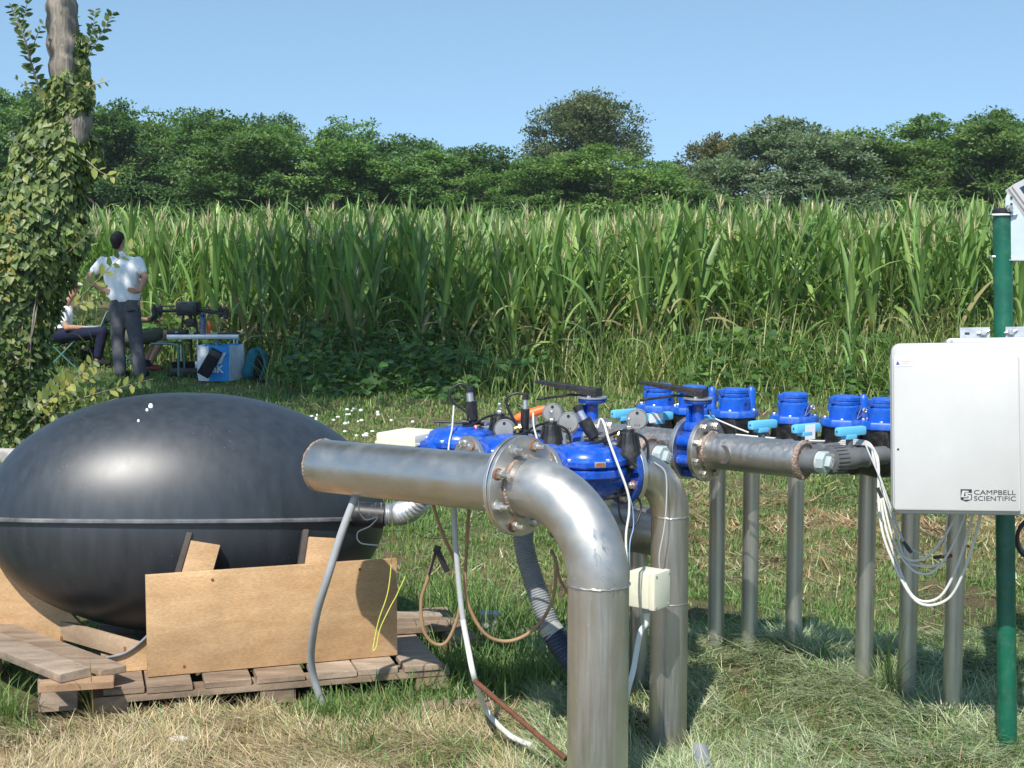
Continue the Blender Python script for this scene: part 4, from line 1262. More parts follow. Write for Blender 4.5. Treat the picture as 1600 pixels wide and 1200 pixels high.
# two wedge blocks between panel and tank
for (px, py, w, h, lab, dx) in ((308, 893, 46, 42, 'plywood wedge block standing above the left half of the panel', 0.25), (496, 884, 42, 40, 'short plywood block above the right half of the panel', 0.12)):
    p = at(px, py, pl0.y + 0.13 + (px - 231) / 390 * 0.25)
    t = thing('wedge_block', lab, 'wood block', p - Zv * 0.30)
    wx, wh = w / 2300 * p.y, h / 2300 * p.y
    up = Vector((dx, 0.32, 1)).normalized(); xx = Vector((1, 0.25, -dx * 0.9)).normalized(); yy = up.cross(xx).normalized()
    mb = MB(); mb.box(p + up * (wh * 0.5 - 0.15), (wx, 0.045, wh + 0.32), (xx, yy, up), 0.001)
    part('block', mb, PLY, t)
    for k in range(4):
        part('ply_layer', MB().box(p + up * (wh * 0.5 - 0.15) + xx * (wx / 2 + 0.0004) + yy * (-0.016 + 0.011 * k), (0.0012, 0.0035, wh + 0.318), (xx, yy, up)), PLYE, t)
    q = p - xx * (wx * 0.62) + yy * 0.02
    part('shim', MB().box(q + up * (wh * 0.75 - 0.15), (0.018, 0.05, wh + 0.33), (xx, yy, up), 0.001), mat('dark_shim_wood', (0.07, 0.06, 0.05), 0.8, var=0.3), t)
# white scrap on the pallet, stray straw by the panel
p = onz(207, 1042, 0.086)
single('paper_scrap', MB().prism([(-0.05, -0.012), (0.05, -0.02), (0.055, 0.0), (-0.035, 0.018)], p, PB, PA, 0.004), M['white'], 'white scrap of card on the pallet left of the plywood panel', 'scrap')

# white concrete edging far left behind the tank
p = onz(5, 722, 0)
single('concrete_kerb', MB().box(p + Vector((-0.35, 0.0, 0.04)), (0.95, 0.12, 0.10), (Vector((1, 0.1, 0)), Vector((-0.1, 1, 0)), Zv), 0.02), mat('pale_concrete', (0.46, 0.44, 0.40), 0.9, var=0.25, vscale=15, bump=0.4), 'pale concrete kerb at the left edge behind the tank', 'kerb')
# ================================================================== ENCLOSURE, POLE, SOLAR PANEL
PY = 4.54
pb0 = onz(1574, 1166, 0); pt0 = at(1566, 330, PY)
PDIR = (pt0 - pb0).normalized()
t = thing('sign_post', 'dark green painted steel post standing in the mown grass at the right', 'post', pb0)
bpy.data.objects['sign_post'].name = 'steel_post'
part('tube', MB().cyl(pb0 - PDIR * 0.2, pt0, 0.0285, n=36), M['pole'], t)
part('cap', MB().lathe(pt0 - PDIR * 0.012, PDIR, [(0.0295, 0), (0.030, 0.004), (0.030, 0.016), (0.026, 0.019), (0.002, 0.020)], 32), M['black'], t)

# enclosure: leans with the post
EX = Vector((1, -0.25, 0.03)).normalized(); EZ = PDIR.copy(); EY = EZ.cross(EX).normalized(); EX = EY.cross(EZ).normalized()
ew, eh, ed = 0.395, 0.488, 0.17
e0 = at(1394, 803, 4.16)        # lower left front corner of the box
def EP(x, y, z): return e0 + EX * x + EY * y + EZ * z
t = thing('enclosure', 'white plastic equipment enclosure mounted on the green post', 'enclosure', EP(ew / 2, ed / 2, 0))
def rounded(w, h, r, n=6, ins=0.0):
    o = []
    for (cx, cz, a0) in ((w - r, h - r, 0), (r, h - r, 90), (r, r, 180), (w - r, r, 270)):
        for k in range(n + 1):
            a = R(a0 + 90 * k / n)
            o.append((cx + (r - ins) * math.cos(a), cz + (r - ins) * math.sin(a)))
    return o
def slab(w, h, y0, y1, r, ox=0.0, oz=0.0, edge=0.006, taper=0.0):
    mb = MB(); rr = []
    for (ins, y) in ((edge, y0), (edge * 0.3, y0 + edge * 0.3), (0, y0 + edge), (-taper, y1 - edge * 0.5), (edge * 0.4 - taper, y1)):
        rr.append([EP(ox + x, y, oz + z) for (x, z) in rounded(w, h, r, 6, ins)])
    return mb.rings(rr)
part('case', slab(ew + 0.012, eh - 0.02, 0.075, 0.24, 0.02, -0.002, 0.004), M['white_plastic'], t)
dr = part('door', slab(ew, eh, 0.0, 0.068, 0.026, 0, 0, 0.010), M['white_plastic'], t)
part('gasket', slab(ew - 0.012, eh - 0.012, 0.066, 0.078, 0.02, 0.006, 0.006, 0.001), M['conduit'], t)
part('face_panel', slab(0.342, 0.435, -0.012, 0.004, 0.006, 0.006, 0.012, 0.0035), M['white_plastic'], dr)
part('top_shell', slab(0.3, 0.05, 0.07, 0.20, 0.012, 0.155, eh - 0.035, 0.006), M['white_plastic'], t)
part('rib', MB().cyl(EP(0.17, 0.068, eh + 0.006), EP(0.17, 0.10, eh + 0.006), 0.004, n=10), M['conduit'], t)
part('hole', MB().cyl(EP(0.018, -0.0128, 0.185), EP(0.018, -0.0112, 0.185), 0.0032, n=12), M['print'], dr)
# small maker's sticker
part('sticker', MB().box(EP(0.034, -0.0122, 0.432), (0.050, 0.0012, 0.022), (EX, EY, EZ)), mat('grey_sticker', (0.62, 0.63, 0.66), 0.5), dr)
part('sticker_emblem', merge(MB().prism([(-0.006, -0.006), (0.006, -0.006), (0.0, 0.007)], EP(0.019, -0.0129, 0.432), EX, EZ, 0.0006), MB().cyl(EP(0.019, -0.0135, 0.4295), EP(0.019, -0.0127, 0.4295), 0.0035, n=10)), mat('violet_print', (0.20, 0.18, 0.48), 0.5), dr)
mb = MB()
for k, w in ((0, 0.024), (1, 0.018)):
    mb.box(EP(0.030 + w / 2, -0.0130, 0.4355 - 0.006 * k), (w, 0.0006, 0.0022), (EX, EY, EZ))
part('sticker_text', mb, mat('grey_print', (0.42, 0.42, 0.48), 0.5), dr)

def text_part(name, s, p, X, Y, size, m, parent, bold=1.0, extr=0.0004, off=0.0, spacing=1.0, shear=0.0):
    cu = bpy.data.curves.new('lettering', 'FONT')
    cu.body = s; cu.size = size; cu.extrude = extr; cu.offset = off; cu.space_character = spacing; cu.shear = shear
    o = bpy.data.objects.new('lettering', cu); COL.objects.link(o)
    bpy.context.view_layer.update()
    dg = bpy.context.evaluated_depsgraph_get()
    me = bpy.data.meshes.new_from_object(o.evaluated_get(dg))
    bpy.data.objects.remove(o)
    X = Vector(X).normalized(); Y = Vector(Y).normalized(); Z = X.cross(Y)
    off_ = Vector((0, 0, 0)); q = parent
    while q is not None:
        off_ += Vector(q.location); q = q.parent
    for v in me.vertices:
        v.co = Vector(p) + X * v.co.x * bold + Y * v.co.y + Z * v.co.z - off_
    me.materials.clear(); me.materials.append(m)
    ob = bpy.data.objects.new(name, me); COL.objects.link(ob); ob.parent = parent
    return ob
LS = 0.0185
text_part('lettering', 'CAMPBELL', EP(0.2225, -0.0126, 0.0585), EX, EZ, LS, M['print'], dr, 1.30, off=0.0)
text_part('lettering', 'SCIENTIFIC', EP(0.2225, -0.0126, 0.0415), EX, EZ, LS, M['print'], dr, 1.235, off=0.0)
# the square mark beside the name: dark shield with a pale angular monogram
lx, lz, S = 0.186, 0.0385, 0.033
def LP(o): return [(lx + S * x, lz + S * 1.05 * y) for x, y in o]
def flat(name, o, m, y, th=0.0006):
    part(name, MB().prism(LP(o), EP(0, y, 0), EX, EZ, th), m, dr, smooth=0)
flat('logo_field', [(0.04, 0.16), (0.5, 0.0), (0.96, 0.16), (0.96, 1.0), (0.04, 1.0)], M['print'], -0.0124)
wp = M['white_plastic']
flat('logo_stroke', [(0.18, 0.89), (0.70, 0.87), (0.70, 0.76), (0.37, 0.76), (0.30, 0.44), (0.60, 0.43), (0.60, 0.33), (0.06, 0.36)], wp, -0.0131)
flat('logo_stroke', [(0.94, 0.70), (0.94, 0.60), (0.62, 0.60), (0.60, 0.54), (0.90, 0.52), (0.86, 0.17), (0.28, 0.15), (0.30, 0.25), (0.68, 0.27), (0.70, 0.41), (0.45, 0.47), (0.42, 0.72)], wp, -0.0137)

# mounting channels over the box
for (x0, lab) in ((0.205, 'slotted steel channel left of the post above the enclosure'), (0.335, 'slotted steel channel right of the post above the enclosure')):
    p = EP(x0 + 0.04, 0.25, eh + 0.035)
    t = thing('mounting_channel', lab, 'bracket', p, 0, 'slotted mounting channels')
    part('rail', merge(MB().box(p, (0.085, 0.003, 0.03), (EX, EY, EZ)), MB().box(p + EY * 0.012 + EZ * 0.0165, (0.085, 0.027, 0.003), (EX, EY, EZ)), MB().box(p + EY * 0.012 - EZ * 0.0165, (0.085, 0.027, 0.003), (EX, EY, EZ)), MB().box(p + EZ * -0.05 + EY * 0.004, (0.03, 0.003, 0.10), (EX, EY, EZ))), M['galv'], t)
    part('slot', MB().box(p + EX * (-0.022 if x0 < 0.3 else 0.026) - EY * 0.0018, (0.014, 0.001, 0.007), (EX, EY, EZ)), M['print'], t)
    q = p + EX * (0.024 if x0 < 0.3 else -0.028) - EY * 0.004
    part('bolt', merge(hexa(q, -EY, 0.010, 0.009), MB().cyl(q, q - EY * 0.018, 0.0055, n=12), MB().tube([q - EX * 0.018, q - EY * 0.006, q + EX * 0.018 + EZ * 0.008], 0.004, 8)), M['bolt'], t)
# coil of black cable behind, at the frame edge below the box
p = at(1592, 838, 4.5)
t = thing('cable_coil', 'black cable coil hanging behind the green post under the enclosure', 'cable', p)
mb = MB()
for k in range(5):
    mb.tube([p + Vector((0.045 + 0.052 * math.cos(a) + 0.004 * k, 0.01 * k, -0.01 + 0.06 * math.sin(a))) for a in [2 * math.pi * i / 20 for i in range(21)]], 0.006, 8)
part('winding', mb, M['black_cable'], t)

# ---- solar panel at the upper right
t = thing('solar_panel', 'small solar panel in a white frame clamped to the top of the green post', 'solar panel', at(1600, 400, PY))
un = Vector((0.62, -0.55, 0.55)).normalized()
ux = Vector((0.54, -0.19, -0.80)); ux = (ux - un * ux.dot(un)).normalized()
uy = un.cross(ux).normalized()
if uy.y < 0: uy = -uy
A = at(1584.5, 287.5, PY - 0.03)
wid, dep = 0.30, 0.26
c = A + ux * (wid / 2) + uy * (dep / 2) - un * 0.017
part('frame', MB().box(c, (wid, dep, 0.034), (ux, uy, un), 0.0015), M['white_plastic'], t)
for k, z in enumerate((0.007, 0.019)):
    part('frame_groove', MB().box(A + ux * (wid / 2) - un * (z + 0.002) - uy * 0.0012, (wid * 0.98, 0.0022, 0.003), (ux, uy, un)), M['galv'], t)
part('cell_sheet', MB().box(c + un * 0.0172, (wid - 0.036, dep - 0.036, 0.003), (ux, uy, un)), mat('solar_cell', (0.012, 0.016, 0.04), 0.15, 0, 0.6), t)
# bracket plate (pale blue-grey) beside the post
bx, bz = Vector((1, -0.15, 0)).normalized(), PDIR
o = at(1574, 407, PY - 0.035)
pl = MB().prism([(0, 0), (0.13, 0.0), (0.13, 0.10), (0.055, 0.165), (0.022, 0.215), (0.006, 0.215), (-0.004, 0.19), (-0.004, 0.10), (0.0, 0.095)], o, bx, bz, -0.004)
part('bracket_plate', pl, mat('pale_blue_grey_paint', (0.48, 0.55, 0.62), 0.4, 0.2, var=0.05, vscale=15), t)
part('bracket_lip', MB().box(o + bx * 0.06 + Vector((0, 0.012, 0.0)), (0.13, 0.034, 0.004), (bx, bx.cross(bz), bz)), M['galv'], t)
for (dx, dz) in ((0.012, 0.172), (0.010, 0.150), (0.016, 0.14), (0.012, 0.192)):
    part('hole', MB().cyl(o + bx * dx + bz * dz - Vector((0, 0.0052, 0)), o + bx * dx + bz * dz - Vector((0, 0.004, 0)), 0.0038, n=10), M['print'], t)
part('clamp_bolt', merge(hexa(o + bx * 0.004 + bz * 0.158 - Vector((0, 0.005, 0)), (0, -1, 0), 0.012, 0.012), MB().cyl(o + bx * 0.004 + bz * 0.158, o + bx * 0.004 + bz * 0.158 - Vector((0, 0.03, 0)), 0.006, n=12)), M['bolt'], t)
for py in (336, 401):
    q = at(1566, py, PY)
    mb = MB()
    ring = [q + Vector((math.cos(a) * 0.0315, math.sin(a) * 0.0315, 0)) for a in [R(-200 + 220 * i / 18) for i in range(19)]]
    mb.tube([q + Vector((0.04, -0.02, 0))] + [q + Vector((0.03, -0.033, 0))] + [q + Vector((-0.005, -0.0335, 0)), q + Vector((-0.036, -0.020, 0)), q + Vector((-0.037, 0.01, 0)), q + Vector((-0.030, 0.03, 0))], 0.0035, 8)
    part('u_bolt', mb, M['galv'], t)

# ================================================================== JUNCTION BOXES
# cream box on the right-hand leg
jb = at(1010, 918, 4.30)
fx = Vector((0.78, -0.62, 0)).normalized(); fy = Vector((0.62, 0.78, 0)).normalized()
t = thing('junction_box', 'small cream junction box strapped to the thinner steel leg', 'box', jb - Zv * 0.06)
part('case', MB().box(jb, (0.085, 0.072, 0.108), (fy, fx, Zv), 0.006), M['cream'], t)
part('lid', MB().box(jb + fx * 0.046, (0.088, 0.022, 0.112), (fy, fx, Zv), 0.006), M['cream'], t)
for sx in (-1, 1):
    for sz in (-1, 1):
        part('screw', MB().cyl(jb + fx * 0.056 + fy * (0.034 * sx) + Zv * (0.046 * sz), jb + fx * 0.0585 + fy * (0.034 * sx) + Zv * (0.046 * sz), 0.004, n=12), M['conduit'], t)
part('gland', MB().cyl(jb - Zv * 0.075, jb - Zv * 0.052, 0.014, n=8), M['conduit'], t)
part('knock_out', MB().cyl(jb - fx * 0.0 - fy * 0.0405, jb - fy * 0.043, 0.022, n=24), M['cream'], t)
hose('conduit', [jb - Zv * 0.07, jb - Zv * 0.11, at(1000, 990, 4.30), at(990, 1045, 4.26), at(982, 1075, 4.22), at(975, 1110, 4.2)], 0.0085, M['conduit_white'], 'pale conduit hanging from the small cream junction box', 'conduit', 12)
# large cream box behind the header
bx0 = at(648, 688, 4.72)
ax_ = Vector((0.52, 0.85, 0)).normalized(); ay_ = Vector((-0.80, 0.6, 0)).normalized(); ay_ = Vector((-ax_.y, ax_.x, 0))
t = thing('junction_box', 'large cream plastic box with a lid behind the steel header pipe', 'box', (bx0.x, bx0.y, 0.70))
cz = bx0 + ax_ * 0.085 + ay_ * 0.075
cc_ = Vector((cz.x, cz.y, bx0.z - 0.02))
part('case', MB().box(cc_ - Zv * 0.065, (0.166, 0.146, 0.13), (ax_, ay_, Zv), 0.005), mat('pale_grey_plastic', (0.60, 0.61, 0.60), 0.45, var=0.05), t)
part('lid', MB().box(cc_ + Zv * 0.018, (0.176, 0.156, 0.036), (ax_, ay_, Zv), 0.006), M['cream_lid'], t)
part('lid_rim', MB().box(cc_ + Zv * 0.004, (0.182, 0.162, 0.009), (ax_, ay_, Zv), 0.002), M['cream_lid'], t)
gp = cc_ - ay_ * 0.075 + ax_ * 0.02 - Zv * 0.035
part('gland', merge(MB().cyl(gp + ay_ * 0.01, gp - ay_ * 0.03, 0.015, n=12), MB().cyl(gp - ay_ * 0.03, gp - ay_ * 0.045, 0.011, n=12)), M['conduit_white'], t)
part('mount_strap', MB().box(cc_ - Zv * 0.115 - ay_ * -0.02, (0.05, 0.30, 0.006), (ax_, ay_, Zv)), M['galv'], t)
g2 = gp - ay_ * 0.04
hose('conduit', [g2, g2 + Vector((0.04, -0.02, -0.01)), g2 + Vector((0.08, -0.02, -0.05)), g2 + Vector((0.09, 0.0, -0.12))], 0.009, M['conduit_white'], 'white flexible conduit leaving the side of the large cream box', 'conduit', 12)

# ================================================================== CONDUITS, HOSES, CABLES
hose('conduit', [at(561, 765, 4.60), at(552, 785, 4.58), at(533, 835, 4.57), at(511, 905, 4.57), at(496, 955, 4.62), at(488, 1000, 4.70), at(486, 1030, 4.75), at(490, 1058, 4.78), at(500, 1090, 4.79), at(508, 1115, 4.79)], 0.0125, M['conduit'], 'grey conduit curving down in front of the plywood panel', 'conduit', 16)
cw = spline([at(709, 790, 4.42), at(712, 850, 4.42), at(721, 950, 4.40), at(731, 1010, 4.38), at(742, 1062, 4.35), onz(760, 1110, 0.03), onz(795, 1148, 0.02), onz(832, 1166, 0.016)], 8)
t = thing('conduit', 'long conduit falling from the header to the grass, grey above and white below', 'conduit', cw[-1])
part('upper_length', MB().tube(cw[:19], 0.0085, 14), mat('weathered_conduit', (0.42, 0.44, 0.44), 0.5, var=0.1), t)
part('lower_length', MB().tube(cw[18:], 0.0088, 14), M['conduit_white'], t)
hose('hose', [at(671, 770, 4.5), at(690, 830, 4.5), at(715, 890, 4.5), at(718, 950, 4.5), at(700, 1000, 4.5), at(680, 1006, 4.5), at(662, 985, 4.5), at(658, 940, 4.5), at(668, 905, 4.5), at(681, 862, 4.5)], 0.0055, M['brown_hose'], 'brown hose hanging in a loop with a black tie left of the pale conduit', 'hose', 10)
hose('hose', [at(733, 790, 4.46), at(729, 860, 4.46), at(727, 920, 4.46), at(738, 960, 4.46), at(760, 992, 4.46), at(790, 1002, 4.46), at(822, 992, 4.46), at(850, 965, 4.46), at(866, 925, 4.46), at(868, 880, 4.46), at(862, 860, 4.50)], 0.0055, M['brown_hose'], 'brown hose sagging in a wide loop in front of the corrugated hose', 'hose', 10)
hose('hose', [at(868, 870, 4.6), at(875, 905, 4.6), at(890, 930, 4.6), at(905, 950, 4.6)], 0.005, M['brown_hose'], 'short brown hose beside the front elbow above the corrugated hose', 'hose', 8)
p = at(683, 856, 4.49)
single('cable_tie', merge(MB().box(p + Vector((0.0, -0.002, -0.004)), (0.022, 0.012, 0.022), (Vector((1, 0, -.4)), Vector((0, 1, 0)), Vector((.4, 0, 1))), 0.003), MB().box(p + Vector((0.016, -0.004, -0.04)), (0.018, 0.004, 0.075), (Vector((1, 0, .45)), Vector((0, 1, 0)), Vector((-.45, 0, 1)))),
       MB().tube([p + Vector((-0.006, 0, -0.01)), p + Vector((-0.016, 0, -0.05)), p + Vector((-0.026, 0, -0.085))], 0.004, 6)), M['black_cable'], 'black tape tied round the left brown hose loop', 'tape')
hose('wire', [at(613, 806, 4.7), at(612, 870, 4.69), at(606, 925, 4.69), at(592, 968, 4.69), at(585, 1000, 4.69), at(583, 1016, 4.69), at(588, 1010, 4.69), at(594, 982, 4.69), at(610, 948, 4.69), at(622, 925, 4.69), at(638, 880, 4.69), at(637, 800, 4.69)], 0.0018, M['yellow_wire'], 'yellow green earth wire looping down over the plywood panel', 'wire', 6)
hose('wire', [at(560, 780, 4.75), at(562, 800, 4.75), at(572, 812, 4.75), at(590, 808, 4.75), at(578, 822, 4.75), at(559, 832, 4.75), at(563, 848, 4.75), at(590, 852, 4.75)], 0.0022, M['grey_cable'], 'pale tangled wire between the grey conduit and the tank end', 'wire', 6)
r0, r1 = onz(742, 1066, 0.0), onz(884, 1184, 0.0)
r0 = at(742, 1064, 4.30)
rb_pts = [r0 + (at(884, 1186, 4.02) - r0) * (i / 60) for i in range(61)]
dir_ = (rb_pts[-1] - rb_pts[0]).normalized(); step = 0.0075; Lr = (rb_pts[-1] - rb_pts[0]).length
pts, rad = [], []
nn = int(Lr / step * 4)
for i in range(nn + 1):
    pts.append(rb_pts[0] + dir_ * (Lr * i / nn)); rad.append(0.0072 + (0.0014 if (i % 4) < 2 else 0))
single('rebar', MB().tube(pts, rad, 10), M['rebar'], 'rusty ribbed iron bar slanting from the pale conduit to the front pipe foot', 'iron bar')
hose('wire', [at(598, 830, 4.9), at(640, 830, 4.9), at(665, 840, 4.9), at(700, 842, 4.9), at(735, 845, 4.8)], 0.0012, M['black_cable'], 'thin dark wire strung behind the hanging hoses', 'wire', 5)

# cables falling over the front valve
hose('cable', [at(934, 668, 4.26), at(938, 655, 4.26), at(944, 662, 4.24), at(952, 690, 4.2), at(965, 725, 4.16), at(981, 770, 4.14), at(983, 800, 4.13), at(978, 840, 4.10), at(981, 905, 4.05)], 0.0036, M['white_cable'], 'white cable falling over the front blue valve behind the steel bend', 'cable')
hose('cable', [at(966, 735, 4.19), at(985, 780, 4.17), at(990, 820, 4.15), at(984, 850, 4.12), at(983, 905, 4.08)], 0.002, M['blue_cable'], 'thin blue cable beside the white cable over the front valve', 'cable')
hose('cable', [at(709, 634, 4.72), at(708, 650, 4.70), at(706, 672, 4.68), at(702, 690, 4.66), at(700, 712, 4.62)], 0.0028, M['white_cable'], 'white cable hanging from the solenoid beside the cream box', 'cable')
hose('cable', [at(833, 645, 4.52), at(834, 665, 4.50), at(838, 682, 4.48), at(843, 700, 4.40), at(845, 715, 4.34)], 0.0028, M['white_cable'], 'white cable hanging from the slim solenoid beside the orange lever', 'cable')
hose('cable', [at(1022, 722, 4.40), at(1040, 740, 4.40), at(1041, 790, 4.39), at(1037, 830, 4.385), at(1030, 870, 4.385), at(1033, 905, 4.39)], 0.0022, M['grey_cable'], 'thin dark cable running down the thinner steel leg', 'cable')
# bundle behind the manifold and the drape under the enclosure
bp_ = [at(1150, 684, 4.98), at(1190, 688, 4.94), at(1225, 691, 4.91), at(1275, 694, 4.87), at(1310, 694, 4.80), at(1350, 694, 4.66), at(1365, 706, 4.58), at(1370, 726, 4.50)]
lows = [(1430, 938, 1478, 938, 1530, 815), (1425, 930, 1465, 935, 1518, 812), (1425, 890, 1455, 895, 1506, 810), (1415, 872, 1440, 874, 1492, 808), (1420, 880, 1470, 882, 1480, 806)]
for k, (ax1, ay1, ax2, ay2, ax3, ay3) in enumerate(lows):
    off = Vector((0, 0.012 * k - 0.02, 0.005 * (k % 3)))
    pts = [p_ + off for p_ in (bp_ if k in (0, 2, 3) else bp_[4:])] + [at(1374 + 5 * k, 800, 4.40 + 0.01 * k), at(1388 + 6 * k, 860 - 3 * k, 4.36 + 0.01 * k), at(ax1, ay1, 4.32 + 0.01 * k), at(ax2, ay2, 4.30 + 0.01 * k), at(ax2 * 0.45 + ax3 * 0.55, ay2 * 0.62 + ay3 * 0.38, 4.28 + .01 * k), at(ax3, ay3, 4.27 + .01 * k), at(ax3 + 2, ay3 - 20, 4.27 + 0.01 * k)]
    single('cable', MB().tube(spline(pts, 8), 0.0042 if k < 2 else 0.0036, 8), M['white_cable'],
           ['lowest white cable drooping from the manifold to the enclosure underside', 'white cable just above the lowest one drooping to the enclosure', 'white cable of middle droop running up to the enclosure underside', 'highest drooping white cable under the enclosure', 'white cable of middle droop ending farthest left under the enclosure'][k], 'cable', 'white cables drooping under the enclosure')
hose('cable', [at(1352, 694, 4.5), at(1380, 760, 4.42), at(1404, 830, 4.36), at(1425, 858, 4.34), at(1452, 871, 4.33)], 0.0026, M['grey_cable'], 'thin grey cable slanting through the white cable loops', 'cable')
for (a_, b_, m_, lb) in (((1371, 762), (1378, 778), 'black', 'black sleeve on a white cable just below the manifold end'), ((1411, 846), (1424, 864), 'black', 'black sleeve on the slanting grey cable'), ((1458, 871), (1472, 870), 'black', 'black sleeve beside the red one on the top drooping cable'), ((1473, 870), (1488, 868), 'red', 'dark red sleeve on the drooping cables under the enclosure')):
    single('cable_sleeve', MB().cyl(at(*a_, 4.33), at(*b_, 4.32), 0.0055, n=10, bev=0.001), M[m_] if m_ == 'black' else mat('dark_red_sleeve', (0.16, 0.03, 0.03), 0.5), lb, 'cable sleeve')
hose('cable', [at(905, 627, 4.9), at(925, 618, 4.88)], 0.004, M['black_cable'], 'stub of black cable under the left black lever', 'cable')
# white wire arc behind the meters
hose('cable', [at(1108, 642, 4.9), at(1114, 652, 4.88), at(1140, 664, 4.86), at(1170, 676, 4.82)], 0.0028, M['white_cable'], 'white wire curving below the meter with two upright caps', 'cable')
# bits on the ground
p = onz(765, 990, 0.0)
t = thing('valve_box', 'small grey and white plastic box half hidden in the weeds', 'box', p)
part('case', MB().box(p + Zv * 0.035, (0.075, 0.06, 0.07), None, 0.005), M['conduit'], t)
part('lid', MB().box(p + Zv * 0.078, (0.08, 0.065, 0.018), None, 0.004), M['white_plastic'], t)
p = onz(1098, 1196, 0.0)
single('pipe_stub', MB().tube([p + Vector((0.0, 0.07, 0.02)), p + Vector((0.0, 0, 0.01)), p + Vector((0.01, -0.3, -0.05))], 0.026, 24), M['hose_grey'], 'end of a grey plastic pipe lying in the mown grass by the thin leg', 'pipe')
p = onz(715, 1105, 0.0)
single('wood_slat', MB().box(p + Zv * 0.01, (0.24, 0.05, 0.018), (Vector((1, 0.12, 0)), Vector((-0.12, 1, 0)), Zv), 0.003), PAL, 'flat grey slat of wood lying in the shade beside the pale conduit', 'wood slat')
p = onz(280, 1157, 0.0)
single('stone', MB().ball(p + Zv * 0.004, 0.021, 12, 8, (1.7, 0.8, 0.5)), mat('pale_stone', (0.52, 0.49, 0.44), 0.9, var=0.2, vscale=30, bump=0.5), 'pale flat stone in the dry straw in front of the pallet', 'stone')
# ================================================================== GROWING THINGS
def rot_basis(n, up_bias=None):
    pass

def blades(x, y, z, h, w, az, lean, curl, col, seg=2, tipcol=None):
    # grass blades: strips of seg pieces that taper to a point; all arrays of length N
    n = len(x)
    dx, dy = np.cos(az), np.sin(az)          # lean direction
    px_, py_ = -dy, dx                       # width direction
    V_ = np.zeros((n, 2 * seg + 1, 3)); 
    for i in range(seg + 1):
        t = i / seg
        a = lean + curl * t
        # integrate the bent midrib
        r = h * t * np.sin(lean + curl * t * 0.5)
        zz = h * t * np.cos(np.clip(lean + curl * t * 0.5, -1.6, 1.6))
        cx, cy, cz = x + dx * r, y + dy * r, z + zz
        if i < seg:
            ww = w * (1 - 0.55 * t) * 0.5
            V_[:, 2 * i] = np.stack([cx - px_ * ww, cy - py_ * ww, cz], 1)
            V_[:, 2 * i + 1] = np.stack([cx + px_ * ww, cy + py_ * ww, cz], 1)
        else:
            V_[:, 2 * seg] = np.stack([cx, cy, cz], 1)
    F = []
    base = (np.arange(n) * (2 * seg + 1))[:, None]
    for i in range(seg - 1):
        F.append(base + np.array([[2 * i, 2 * i + 1, 2 * i + 3]])); F.append(base + np.array([[2 * i, 2 * i + 3, 2 * i + 2]]))
    F.append(base + np.array([[2 * seg - 2, 2 * seg - 1, 2 * seg]]))
    C = np.repeat(col[:, None, :], 2 * seg + 1, axis=1)
    if tipcol is not None:
        C[:, 2 * seg] = tipcol
        if seg > 1: C[:, 2 * seg - 2:2 * seg] = C[:, 2 * seg - 2:2 * seg] * 0.6 + np.asarray(tipcol)[:, None, :] * 0.4
    return V_.reshape(-1, 3), np.concatenate(F), C.reshape(-1, 3)

def cat_mesh(parts_):
    vs, fs, cs = [], [], []; o = 0
    for v, f, c in parts_:
        vs.append(v); fs.append(f + o); cs.append(c); o += len(v)
    return np.concatenate(vs), np.concatenate(fs), np.concatenate(cs)

def leafs(p, nrm, up, L_, W_, col, shape='oval', fold=0.15):
    # flat-ish leaves: p base, up = direction to the tip, nrm = face normal; arrays
    n = len(p)
    up = up / np.linalg.norm(up, axis=1, keepdims=True)
    sd = np.cross(up, nrm); sd /= np.maximum(1e-6, np.linalg.norm(sd, axis=1, keepdims=True))
    nn = np.cross(sd, up)
    if shape == 'oval':
        pts = [(0, 0, 0), (0.35, 0.5, fold), (0.75, 0.36, fold * .8), (1, 0, 0), (0.75, -0.36, fold * .8), (0.35, -0.5, fold), (0.5, 0, 0)]
        tri = [(0, 1, 6), (1, 2, 6), (2, 3, 6), (3, 4, 6), (4, 5, 6), (5, 0, 6)]
    elif shape == 'heart':
        pts = [(0.0, 0, 0), (-0.14, 0.3, fold * .6), (0.14, 0.54, fold), (0.5, 0.36, fold * .7), (1, 0, -0.06), (0.5, -0.36, fold * .7), (0.14, -0.54, fold), (-0.14, -0.3, fold * .6)]
        tri = [(0, 1, 2), (0, 2, 3), (0, 3, 4), (0, 4, 5), (0, 5, 6), (0, 6, 7)]
    else:   # diamond
        pts = [(0, 0, 0), (0.45, 0.5, 0), (1, 0, 0), (0.45, -0.5, 0)]
        tri = [(0, 1, 2), (0, 2, 3)]
    k = len(pts)
    V_ = np.zeros((n, k, 3))
    for i, (a, b, c) in enumerate(pts):
        V_[:, i] = p + up * (a * L_)[:, None] + sd * (b * W_)[:, None] + nn * (c * W_)[:, None]
    base = (np.arange(n) * k)[:, None]
    F = np.concatenate([base + np.array([t]) for t in tri])
    C = np.repeat(col[:, None, :], k, axis=1)
    return V_.reshape(-1, 3), F, C.reshape(-1, 3)

def mixcol(n, cols, jit=0.18, wts=None):
    cols = np.array(cols, dtype=float)
    i = rng.choice(len(cols), n, p=wts)
    c = cols[i] * (1 + rng.normal(0, jit, (n, 1))) * (1 + rng.normal(0, 0.06, (n, 3)))
    return np.clip(c, 0.004, 0.9)

GRASS_M = leaf_mat('grass_blades', trans=0.28, objvar=0.0, rough=0.55, spec=0.25)
STRAW_M = leaf_mat('cut_straw', trans=0.12, objvar=0.0, rough=0.7, spec=0.2, tcol=(1, 1, 1))

